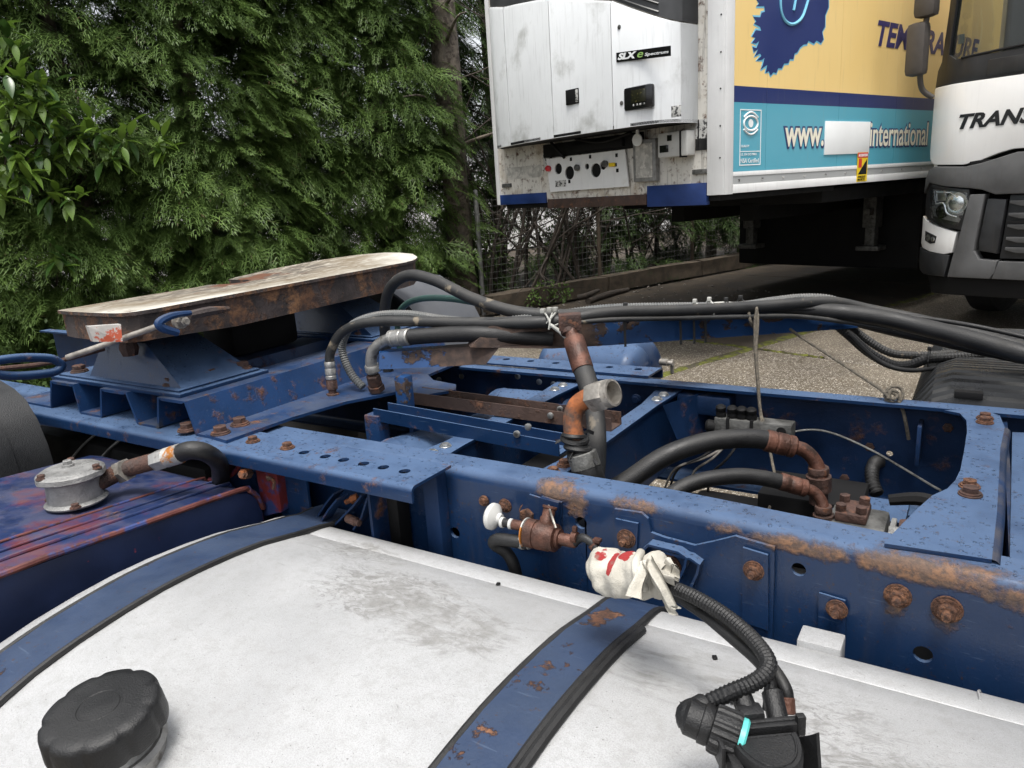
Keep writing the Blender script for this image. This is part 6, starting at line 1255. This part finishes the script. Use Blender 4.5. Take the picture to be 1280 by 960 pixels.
fpoly('lower_apron', [(-.03, .72), (.10, .695), (.30, .68), (.29, .60), (.27, .50), (.05, .50), (-.01, .53), (-.03, .60)], 'cab_black', -.02, .12, None, .014)
fpoly('under_bumper', [(.05, .50), (2.45, .50), (2.45, .34), (.12, .34)], 'black', .06, .3, None, .01)
fpoly('air_intake', [(.545, 1.13), (.68, 1.12), (.65, .70), (.515, .72), (.51, .80)], 'cab_black', -.02, .06, None, .012)
fpoly('centre_apron', [(.67, .64), (1.83, .64), (1.83, .50), (.63, .50)], 'cab_grey', -.03, .1, None, .012)
gr = fpoly('grille', [(.69, 1.15), (1.81, 1.15), (1.83, .66), (.66, .66)], 'cab_black', .02, .08, None, .004)
for zc_ in (1.08, .985, .90, .80, .72):
    fpoly('grille_slat', [(.70, zc_ + .03), (1.8, zc_ + .03), (1.8, zc_ - .012), (.78, zc_ - .012), (.70, zc_ + .01)], 'cab_grey', -.012, .05, gr, .004)
fpoly('grille_slat', [(.69, .955), (1.81, .955), (1.81, .935), (.69, .935)], 'black', -.016, .02, gr, 0)
m = MB(); m.box((.1, .25, .42), (2.4, 4.5, 1.2), .02); m.build('lorry_underframe', 'black', KT)
m = MB(); m.box((-.02, 2.7, 1.05), (2.52, 15.5, 4.0), .02); m.build('added_cargo_box', 'white_p', KT)  # mostly unseen box, added to keep light from under the trailer
for x in (.16, 2.34):
    for y in (1.42, 5.1, 11.5, 12.8):
        m = MB(); m.lathe([(.2, -.13), (.28, -.155), (.44, -.155), (.5, -.11), (.505, 0), (.5, .11), (.44, .155), (.28, .155), (.2, .13)], (x, y, .505), (1, 0, 0), 36); m.build('wheel', 'rubber_road', KT)
# mirrors on a bent arm
m = MB(); a = [(0.068,-0.120,2.886), (0.043,-0.120,2.665), (0.020,-0.120,2.497), (0.002,-0.120,2.324), (-0.005,-0.100,2.134), (-0.004,-0.040,2.015), (0.056,0.020,1.947)]
m.tube(a, .022, 10); mir = m.build('mirror_arm', 'mirror', KT)
def mirror(c, w, h, nm='mirror'):
    m = MB(); m.box((c[0] - w / 2, c[1] - .06, c[2] - h / 2), (c[0] + w / 2, c[1] + .06, c[2] + h / 2), .045); o = m.build(nm, 'mirror', KT, 50)
    m = MB(); m.box((c[0] - w / 2 + .02, c[1] + .058, c[2] - h / 2 + .02), (c[0] + w / 2 - .02, c[1] + .064, c[2] + h / 2 - .02), .002); m.build('mirror_glass', 'mirror_glass', o)
mirror((-0.019,-0.140,2.314), .155, .40); mirror((0.029,-0.140,2.649), .17, .22)

# ================================================================ GROUND
gm = MB(); gm.add([(-400, -300, -.06), (400, -300, -.06), (400, 900, -.06), (-400, 900, -.06)], [(0, 1, 2, 3)])
G = gm.build('ground', 'soil', None, fix=False); G['kind'] = 'structure'; G['label'] = 'dark soil ground'
PV = bpy.data.objects.new('yard_pavement', None); COL.objects.link(PV); PV['kind'] = 'structure'; PV['label'] = 'old exposed aggregate concrete yard with mossy joints'
gx = [-3.75, -.35, 2.9, 6.4, 10, 14]; gy = [-14, -10.5, -7, -3.6, .9, 5.2, 9.4, 13.6, 18, 24]
for xa, xb in zip(gx, gx[1:]):
    for ya, yb in zip(gy, gy[1:]):
        m = MB(); bm = bmesh.new(); bmesh.ops.create_cube(bm, size=1); j = .018
        for v in bm.verts:
            x = xa + j + (v.co.x + .5) * (xb - xa - 2 * j); y = ya + j + (v.co.y + .5) * (yb - ya - 2 * j); p = tw(x, y, -.10 if v.co.z < 0 else 0.)
            v.co = p
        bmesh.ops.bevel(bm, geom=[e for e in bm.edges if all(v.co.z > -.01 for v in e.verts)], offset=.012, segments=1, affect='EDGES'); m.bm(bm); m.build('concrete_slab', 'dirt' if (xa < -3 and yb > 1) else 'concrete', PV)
mo = MB()
def moss(a, b, w, seed):
    n = 60; P = []
    for i in range(n + 1):
        t = i / n; q = Vector(a).lerp(Vector(b), t); d = (Vector(b) - Vector(a)).normalized(); s = V(-d.y, d.x, 0)
        k = .35 + .65 * max(0, min(1, .5 + 1.6 * nz3(V(t * 9 + seed, seed, 0)))); off = .03 * nz3(V(t * 7, seed * 3, 1))
        P.append((q, s, w * k, off))
    vs = []
    for q, s, hw, off in P:
        for c_, hgt in ((-1, -.004), (-.6, .006), (-.1, .010), (.5, .007), (1, -.004)):
            p = q + s * (hw * c_ + off + .012 * nz3(q * 9 + V(c_, 0, 0))); vs.append((p.x, p.y, hgt + .006 * nz3(q * 25 + V(c_ * 3, 0, 0))))
    mo.add(vs, [(i * 5 + k, i * 5 + k + 1, (i + 1) * 5 + k + 1, (i + 1) * 5 + k) for i in range(n) for k in range(4)])
moss(tw(-.35, -3.0), tw(-.35, 5.2), .10, 1.); moss(tw(-1.3, .88), tw(-.35, .9), .045, 2.); moss(tw(-.35, .9), tw(.3, .9), .018, 3.)
o_ = mo.build('moss', 'moss', PV, 80, fix=False); o_['kind'] = 'stuff'

# ================================================================ HEDGE, TREES, FENCE
def frond(n_side=7, L=.30, droop=.09, seed=0):
    r = random.Random(seed); vs, fs = [], []
    def leaf(p, d, up, l, w):
        s = d.cross(up).normalized() * w; i = len(vs); vs.extend([p + s + d * l * .12, p + d * l, p - s]); fs.append((i, i + 1, i + 2))
    up = V(0, 0, 1)
    for k in range(n_side + 1):
        t = (k + .3) / n_side; p = V(L * t, 0, -droop * t * t); dd = V(1, 0, -2 * droop / L * t * .9).normalized()
        if k == n_side: leaf(p - dd * .03, dd, up, .06, .007); continue
        for sg in (1, -1):
            a = math.radians(38 + r.uniform(-8, 8)) * sg; bl = L * (.46 * (1 - t) ** .7 + .10) * r.uniform(.8, 1.15)
            d = (dd * math.cos(a) + V(0, math.sin(a), 0) + V(0, 0, r.uniform(-.16, .05))).normalized()
            leaf(p, d, up, bl, .0062)
            for q in (.38, .70):
                if bl * (1 - q) < .012: continue
                pp = p + d * bl * q
                for s2 in (1, -1):
                    a2 = a + math.radians(36) * s2; d2 = (dd * math.cos(a2) + V(0, math.sin(a2), 0) + V(0, 0, -.12)).normalized(); leaf(pp, d2, up, bl * (1 - q) * .85 + .018, .0056)
    return np.array([tuple(v) for v in vs]), np.array(fs)
FR = [frond(seed=i, L=.27 + .04 * i, droop=.10 + .03 * i) for i in range(4)]
def npmesh(name, vs, fs, mat, parent=None, smooth=False):
    me = bpy.data.meshes.new(name); n, f = len(vs), len(fs); k = fs.shape[1]
    me.vertices.add(n); me.vertices.foreach_set('co', vs.astype(np.float32).ravel())
    me.loops.add(f * k); me.loops.foreach_set('vertex_index', fs.astype(np.int32).ravel())
    me.polygons.add(f); me.polygons.foreach_set('loop_start', np.arange(0, f * k, k, dtype=np.int32)); me.update(calc_edges=True); me.validate()
    me.materials.append(MT[mat]); return link(name, me, parent)
def scatter(fr, T, R3, sc):
    """fr (n,3); T (m,3); R3 (m,3,3); sc (m,)"""
    v, f = fr; P = np.einsum('mij,nj->mni', R3, v) * sc[:, None, None] + T[:, None, :]
    F = f[None] + (np.arange(len(T)) * len(v))[:, None, None]; return P.reshape(-1, 3), F.reshape(-1, f.shape[1])
def rots(dirs, roll):
    d = dirs / np.linalg.norm(dirs, axis=1, keepdims=True); z = np.array([0, 0, 1.])[None] + roll; y = np.cross(z, d); y /= np.linalg.norm(y, axis=1, keepdims=True); z = np.cross(d, y)
    return np.stack([d, y, z], axis=2)
Xt = np.array([cs_, sn_, 0]); Yt = np.array([-sn_, cs_, 0])   # trailer axes; the boundary hedge runs along Yt
def twn(x, y, z): return np.array([-1.565, 5.31, 0])[None] + x[:, None] * Xt[None] + y[:, None] * Yt[None] + np.stack([0 * z, 0 * z, z], 1)
def conifer(name, label, yv, xc, height, rad, nb, mat='conifer', lo=.25, group='conifers making up the hedge', seed=0, front=.65, k=12, fsc=1.):
    g = np.random.default_rng(seed); base = tw(xc, yv)
    t = thing(name, label, 'conifer', tuple(base), group=group); ORG[t] = tuple(base)
    m = MB(); m.tube([base + V(0, 0, -.05), base + V(.03, .02, height * .35), base + V(-.02, .03, height * .7), base + V(0, 0, height)], [.11, .085, .055, .02], 10, 4)
    for i in range(16):
        z = .3 + i * height * .055; a = g.uniform(-PI, PI); L = g.uniform(.5, .95) * rad; m.tube([base + V(0, 0, z), base + V(math.cos(a) * L * .5, math.sin(a) * L * .5, z + .10), base + V(math.cos(a) * L, math.sin(a) * L, z + .05)], [.022, .014, .006], 6, 3)
    m.build('trunk', 'bark', t)
    # boughs: clumps of fronds that hang outwards
    z = lo + (height - lo) * g.random(nb) ** .9; th = g.uniform(-PI, PI, nb)
    nf = int(nb * front); th[:nf] = g.normal(0, .95, nf)      # most of the foliage on the open side, towards +Xt
    R = rad * np.clip(1.05 - .62 * (z / height) ** 2.2, .3, 1) * g.uniform(.62, 1.08, nb)
    out = np.cos(th)[:, None] * Xt + np.sin(th)[:, None] * Yt
    C = np.array(base)[None] + out * R[:, None] + np.stack([0 * z, 0 * z, z], 1)
    VS, FS, off = [], [], 0
    for q in range(4):
        sel = np.arange(nb)[q::4]; c = np.repeat(C[sel], k, 0); o = np.repeat(out[sel], k, 0); n = len(c)
        side = np.stack([-o[:, 1], o[:, 0], 0 * o[:, 0]], 1)
        lat = g.normal(0, .15, n); ver = g.normal(0, .045, n); dep_ = g.uniform(-.34, .10, n)
        T = c + side * lat[:, None] + o * dep_[:, None]; T[:, 2] += ver - .25 * np.maximum(dep_, -.1) - .35 * np.abs(lat) ** 1.3
        d = o + side * (lat * 2.2 + g.normal(0, .25, n))[:, None]; d[:, 2] += g.normal(-.28, .26, n)
        a, b = scatter(FR[q], T, rots(d, g.normal(0, .28, (n, 3))), g.uniform(.6, 1.1, n) * fsc); VS.append(a); FS.append(b + off); off += len(a)
    vs = np.concatenate(VS) - np.array(base)[None]; npmesh('crown', vs, np.concatenate(FS), mat, t); return t
hedge = [(-6.4, 'conifer at the far left end of the hedge behind the glossy laurel'), (-5.3, 'second conifer from the left, above the laurel leaves'), (-4.2, 'conifer rising behind the left tip of the coupling plate'), (-3.1, 'conifer right of the laurel with dense drooping sprays'),
         (-2.0, 'middle conifer of the hedge behind the coupling plate'), (-.95, 'conifer left of the bare trunk with light green tips')]
for i, (yv, lab) in enumerate(hedge): conifer('conifer_tree', lab, yv, -5.05 + .12 * math.sin(i * 2.1), 5.6 + .3 * math.sin(i * 1.3), .98 + .08 * math.cos(i * 1.7), 270, seed=20 + i, k=14)
conifer('conifer_tree', 'dark conifer leaning round the bare trunk', .1, -4.95, 5.4, .95, 240, 'conifer', seed=40, lo=.15)
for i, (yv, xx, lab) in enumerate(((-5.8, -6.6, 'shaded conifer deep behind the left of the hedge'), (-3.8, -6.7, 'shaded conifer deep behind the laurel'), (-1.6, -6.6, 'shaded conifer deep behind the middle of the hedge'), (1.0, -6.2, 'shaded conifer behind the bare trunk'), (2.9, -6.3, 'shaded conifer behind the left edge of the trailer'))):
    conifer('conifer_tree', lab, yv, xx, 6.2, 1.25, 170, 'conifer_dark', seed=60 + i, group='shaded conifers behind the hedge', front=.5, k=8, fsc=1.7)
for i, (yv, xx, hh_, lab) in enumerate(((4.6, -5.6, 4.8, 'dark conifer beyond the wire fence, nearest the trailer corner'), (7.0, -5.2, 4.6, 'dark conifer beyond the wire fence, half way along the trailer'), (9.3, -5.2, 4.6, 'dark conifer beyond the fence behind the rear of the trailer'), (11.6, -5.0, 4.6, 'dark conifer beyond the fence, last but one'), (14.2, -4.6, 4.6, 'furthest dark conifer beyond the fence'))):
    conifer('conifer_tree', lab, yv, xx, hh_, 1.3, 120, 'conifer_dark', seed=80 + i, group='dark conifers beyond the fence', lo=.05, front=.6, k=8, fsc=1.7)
# bare grey trunk standing in front of the hedge gap
bp = tw(-4.45, .86); tt = thing('tree', 'tall bare grey trunk between hedge and trailer', 'tree', tuple(bp))
a = bp; tp = Vector((-5.615,7.792,4.164))
m = MB(); pts = [Vector((bp.x, bp.y, -.05)), Vector((bp.x, bp.y, .6)), Vector((bp.x, bp.y, 1.6)), Vector((bp.x, bp.y, 2.8)), Vector((bp.x, bp.y, 4.2)), Vector((bp.x, bp.y, 6.0))]
m.tube(pts, [.20, .165, .155, .165, .15, .11], 18, 8)
m.v = [(x + .018 * nz3(V(x * 9, y * 9, z * 1.6)), y + .018 * nz3(V(x * 9 + 4, y * 9, z * 1.6)), z) for x, y, z in m.v]; m.build('trunk', 'bark', tt, 60)
def twiggy(t, base, n, hgt, spread, g, r0=.02, depth=2, mat='twig', name='branch', lean=0.):
    m = MB()
    def br(p, d, L, r, k):
        pts = [p]; 
        for i in range(4):
            d = (d + V(g.normal(0, .16), g.normal(0, .16), g.normal(.03, .12))).normalized(); pts.append(pts[-1] + d * L / 4)
        m.tube(pts, [r, r * .85, r * .7, r * .55, r * .4], 5, 2)
        if k:
            for i in range(4): 
                q = pts[1 + i % 4]; dd = (d + V(g.normal(0, .7), g.normal(0, .7), g.normal(0, .5))).normalized(); br(q, dd, L * g.uniform(.4, .65), r * .5, k - 1)
    for i in range(n):
        p = base + V(g.normal(0, spread), g.normal(0, spread), 0); br(p, V(g.normal(0, .2) + lean, g.normal(0, .2), 1).normalized(), hgt * g.uniform(.7, 1.1), r0 * g.uniform(.7, 1.3), depth)
    return m.build(name, mat, t, 60)
g = np.random.default_rng(5)
m = MB()
for i in range(10):
    z = 1.2 + i * .38; a_ = g.uniform(-PI, PI); p = bp + V(0, 0, z); d = V(math.cos(a_), math.sin(a_), .25); m.tube([p, p + d * .4, p + d * .8 + V(0, 0, -.05), p + d * 1.2 + V(0, 0, -.2)], [.028, .02, .012, .005], 6, 4)
m.build('branch', 'bark', tt, 60)
# leafless undergrowth between the trunk and the trailer
for i, (x, y, n, h, lab) in enumerate(((-4.75, 1.5, 9, 3.6, 'leafless shrub right of the bare trunk'), (-4.6, 2.25, 9, 3.4, 'leafless shrub at the left edge of the trailer'), (-4.9, 3.2, 10, 2.6, 'leafless shrub behind the fence under the trailer front'), (-4.8, 4.3, 9, 2.4, 'leafless shrub behind the fence under the trailer, further back'), (-5.0, 5.8, 9, 2.4, 'furthest leafless shrub behind the fence'))):
    b = tw(x, y); t = thing('bare_shrub', lab, 'shrub', tuple(b), group='leafless shrubs along the fence'); twiggy(t, b, n, h, .28, np.random.default_rng(100 + i), .024)
# ivy and young leaves low on the fence
def leafblob(name, label, cat, centers, n, size, mat, seed, group=None):
    g = np.random.default_rng(seed); C = np.array([tuple(c[0]) for c in centers]); Rr = np.array([c[1] for c in centers]); b = Vector(tuple(C.mean(0))); b.z = 0
    t = thing(name, label, cat, tuple(b), group=group)
    idx = g.integers(0, len(C), n); d = g.normal(0, 1, (n, 3)); d /= np.linalg.norm(d, axis=1, keepdims=True); T = C[idx] + d * (Rr[idx] * g.uniform(.3, 1, n) ** .5)[:, None]
    lf = (np.array([(0, 0, 0), (.45, .28, .05), (1, 0, -.06), (.45, -.28, .05)]), np.array([(0, 1, 2, 3)]))
    vs, fs = scatter(lf, T - np.array(tuple(b))[None], rots(g.normal(0, 1, (n, 3)) + d * .6, g.normal(0, .5, (n, 3))), size * g.uniform(.7, 1.3, n)); npmesh('foliage', vs, fs, mat, t)
    m = MB(); 
    for c in centers[:6]: m.tube([b, (b + Vector(tuple(c[0]))) / 2 + V(.03, 0, .02), Vector(tuple(c[0]))], [.012, .008, .004], 5, 3)
    m.build('stem', 'twig', t); return t
leafblob('ivy', 'light green ivy leaves low beside the bare trunk', 'plant', [(tw(-4.6, 1.35, .85), .28), (tw(-4.75, 1.6, .6), .25), (tw(-4.7, 1.2, .45), .25)], 420, .06, 'weed', 1)
leafblob('undergrowth', 'green undergrowth lit through the fence under the trailer front', 'plant', [(tw(-5.6, 3.6, 1.0), .35), (tw(-5.7, 4.3, .8), .45), (tw(-5.4, 3.0, .6), .35)], 500, .07, 'weed', 2)
leafblob('fern_clump', 'small weed clump growing in front of the timber kerb', 'plant', [(tw(-3.85, 1.7, .18), .16), (tw(-3.8, 1.95, .14), .14), (tw(-3.9, 1.5, .10), .10)], 260, .05, 'conifer', 3)
leafblob('dead_growth', 'dry brown growth at the foot of the hedge by the mudguard', 'plant', [(tw(-4.0, .2, .25), .3), (tw(-4.0, -.4, .3), .3), (tw(-4.0, -4.4, .4), .45), (tw(-4.05, -3.8, .3), .4)], 500, .05, 'conifer_dark', 4)
# laurel with big glossy leaves, each a leaf of its own
lb_ = tw(-4.35, -3.55); LT = thing('laurel_shrub', 'glossy light green laurel growing through the left of the hedge', 'shrub', tuple(lb_))
m = MB(); g = np.random.default_rng(9)
lf = MB(); nL = 7; ring = []
for i in range(nL + 1):
    t = i / nL; w = .5 * .40 * math.sin(PI * min(1, t * 1.02 + .02)) ** .8 * (1 - .2 * t); ring.append((t, w, -.22 * t * t))
vs = []
for t, w, z in ring: vs += [(t, -w, z + w * .35), (t, 0, z), (t, w, z + w * .35)]
lf.add(vs, [(i * 3 + k, i * 3 + k + 1, (i + 1) * 3 + k + 1, (i + 1) * 3 + k) for i in range(nL) for k in range(2)]); lme = lf.mesh('leaf', 60, fix=False); lme.materials.append(MT['laurel'])
lme2 = lme.copy(); MT['laurel_dark'] = leaf_mat('laurel_leaf_dark', (.025, .065, .015), (.06, .12, .025), .3, .2, .5); lme2.materials[0] = MT['laurel_dark']
LAUREL = [(-6.391,3.175,2.813), (-6.300,3.103,2.484), (-6.457,3.073,2.301), (-6.300,3.165,2.433), (-6.273,3.243,2.395), (-6.350,3.391,2.439), (-6.421,3.024,2.121), (-6.294,3.118,2.170), (-6.239,3.281,2.231), (-6.285,3.366,2.181), (-6.186,3.438,2.084), (-6.142,3.568,2.053), (-6.123,3.625,1.897), (-6.089,3.726,1.990), (-6.143,3.848,2.093), (-6.342,2.977,1.938), (-6.326,3.024,1.790), (-6.371,3.172,1.973), (-6.265,3.488,1.969), (-6.225,3.387,2.043), (-6.066,4.077,2.028), (-6.061,4.092,1.929), (-6.341,3.261,1.603), (-6.226,3.320,1.565), (-6.353,3.225,1.098), (-6.410,3.213,1.145), (-6.313,3.063,1.729), (-6.366,2.904,1.677), (-6.372,3.169,2.641), (-6.347,3.244,2.092), (-6.235,3.575,2.154), (-6.304,3.090,2.285), (-6.340,3.264,1.911), (-6.365,2.908,1.823), (-6.256,3.232,2.300), (-6.375,3.035,2.030)]

cnt = 0
for i, p in enumerate(LAUREL):
    p = Vector(p); m.tube([p - Vector(tuple(Xt)) * .7 + V(0, 0, -.25), p - Vector(tuple(Xt)) * .3 + V(0, 0, -.06), p], [.010, .007, .004], 5, 3)
    k = 8
    for j in range(k):
        if cnt >= 290: break
        a = 2 * PI * j / k + g.uniform(-.3, .3); o = -Yt * math.cos(a) * 1.0 + Xt * (.55 + g.uniform(-.2, .3)); d = Vector(tuple(o)) + V(0, 0, math.sin(a) * .9 + g.uniform(-.35, .1))
        q = place('leaf', lme if g.random() < .7 else lme2, LT, p + d.normalized() * .015 + V(*g.normal(0, .035, 3)), d.to_track_quat('X', 'Z').to_euler(), g.uniform(.13, .20)); cnt += 1
m.build('stem', 'twig', LT)
# ---- wire fence on posts along the boundary, timber kerb, debris
FN = thing('wire_fence', 'thin wire mesh fence on posts left of and under the trailer', 'fence', tuple(tw(-4.25, 1.0)))
for y in (1.0, 3.1, 5.2, 7.3):
    b = tw(-4.25, y); m = MB(); m.lathe([(.03, -.1), (.03, 1.45), (.02, 1.47)], b, (0, 0, 1), 10); m.build('post', 'timber' if y > 2 else 'cast', FN)
m = MB(); 
for i in range(17): z = .06 + i * .08; m.tube([tw(-4.25 + .01 * math.sin(y * 3 + i), y, z + .008 * math.sin(y * 5 + i)) for y in np.arange(1.0, 7.4, .35)], .0018, 3, 1, cap=False)
for y in np.arange(1.0, 7.35, .08): m.tube([tw(-4.25, y, .04), tw(-4.25 + .008, y + .01, .7), tw(-4.25, y, 1.36)], .0018, 3, 1, cap=False)
o_ = m.build('wire_mesh', 'wire', FN, 80, fix=False); o_['kind'] = 'stuff'
for i, (y0, y1, lab) in enumerate(((.9, 2.9, 'nearest old timber sleeper at the foot of the fence'), (2.95, 5.0, 'second old timber sleeper along the fence'), (5.05, 7.2, 'third old timber sleeper deep under the trailer'))):
    t = MB(); bm = bmesh.new(); bmesh.ops.create_cube(bm, size=1); bmesh.ops.subdivide_edges(bm, edges=bm.edges[:], cuts=3, use_grid_fill=True)
    for v in bm.verts:
        q = tw(-4.02 + v.co.x * .22, (y0 + y1) / 2 + v.co.y * (y1 - y0), .10 + v.co.z * .22); v.co = q + V(nz3(q * 6) * .02, nz3(q * 6 + V(5, 0, 0)) * .02, nz3(q * 4 + V(0, 7, 0)) * .025)
    t.bm(bm); o_ = t.build('timber_sleeper', 'timber', None, 60); o_['label'] = lab; o_['category'] = 'timber'; o_['group'] = 'timber sleepers along the fence'
for i, (pts, r, lab) in enumerate(((((-4.445,8.594,0.030), (-4.350,8.685,0.050), (-4.367,9.061,0.060)), .035, 'short pale broken branch lying under the trailer front'), (((-4.302,10.054,0.050), (-4.395,10.840,0.120), (-4.187,10.983,0.300)), .035, 'brown plank stub leaning under the trailer'), (((-4.147,8.297,0.030), (-4.130,8.854,0.040), (-4.076,9.385,0.030)), .04, 'dark fallen branch behind the hose bundle'))):
    t = MB(); t.tube(pts, [r, r * 1.1, r * .7], 8, 4); o_ = t.build('branch', 'twig', None, 60); o_['label'] = lab; o_['category'] = 'branch'; o_['group'] = 'debris under the trailer'
for i, (p, s, lab) in enumerate((((-6.313,8.986,0.100), .10, 'orange broken brick on the rubble beside the trunk'), ((-5.660,8.225,0.060), .075, 'lower broken brick beside the timber kerb'), ((-5.956,8.349,0.080), .08, 'broken brick half hidden by the far mudguard'))):
    t = MB(); p = Vector(p); bm = bmesh.new(); bmesh.ops.create_icosphere(bm, subdivisions=2, radius=s)
    for v in bm.verts: v.co = p + V(v.co.x * 1.3, v.co.y, v.co.z * .8) * (1 + .35 * nz3(v.co * 14 + V(i * 3, 0, 0)))
    t.bm(bm); o_ = t.build('broken_brick', 'brick', None, 20); o_['label'] = lab; o_['category'] = 'brick'; o_['group'] = 'brick rubble'
st_ = MB(); g = np.random.default_rng(3)
for i in range(180):
    p = tw(g.uniform(-3.9, -1.6), g.uniform(.2, 4)); s = g.uniform(.006, .022); st_.lathe([(s * .5, 0), (s, s * .5), (s * .5, s)], p, V(g.normal(0, .4), g.normal(0, .4), 1), 5)
o_ = st_.build('loose_stones', 'stone', None, 30); o_['kind'] = 'stuff'; o_['label'] = 'loose stones and litter scattered under the trailer'
# pale building seen in glimpses through the hedge
PW = thing('pale_building', 'pale white building glimpsed through gaps in the hedge', 'building', tuple(tw(-12, 3)), math.radians(-18.65), local=True)
m = MB(); m.box((-1.5, -14, 0), (0, 12, 2.6)); m.build('wall', 'pale_wall', PW)
m = MB(); m.box((-1.8, -14.2, 2.62), (.2, 12.2, 2.78), .02); m.build('roof', 'cast', PW)
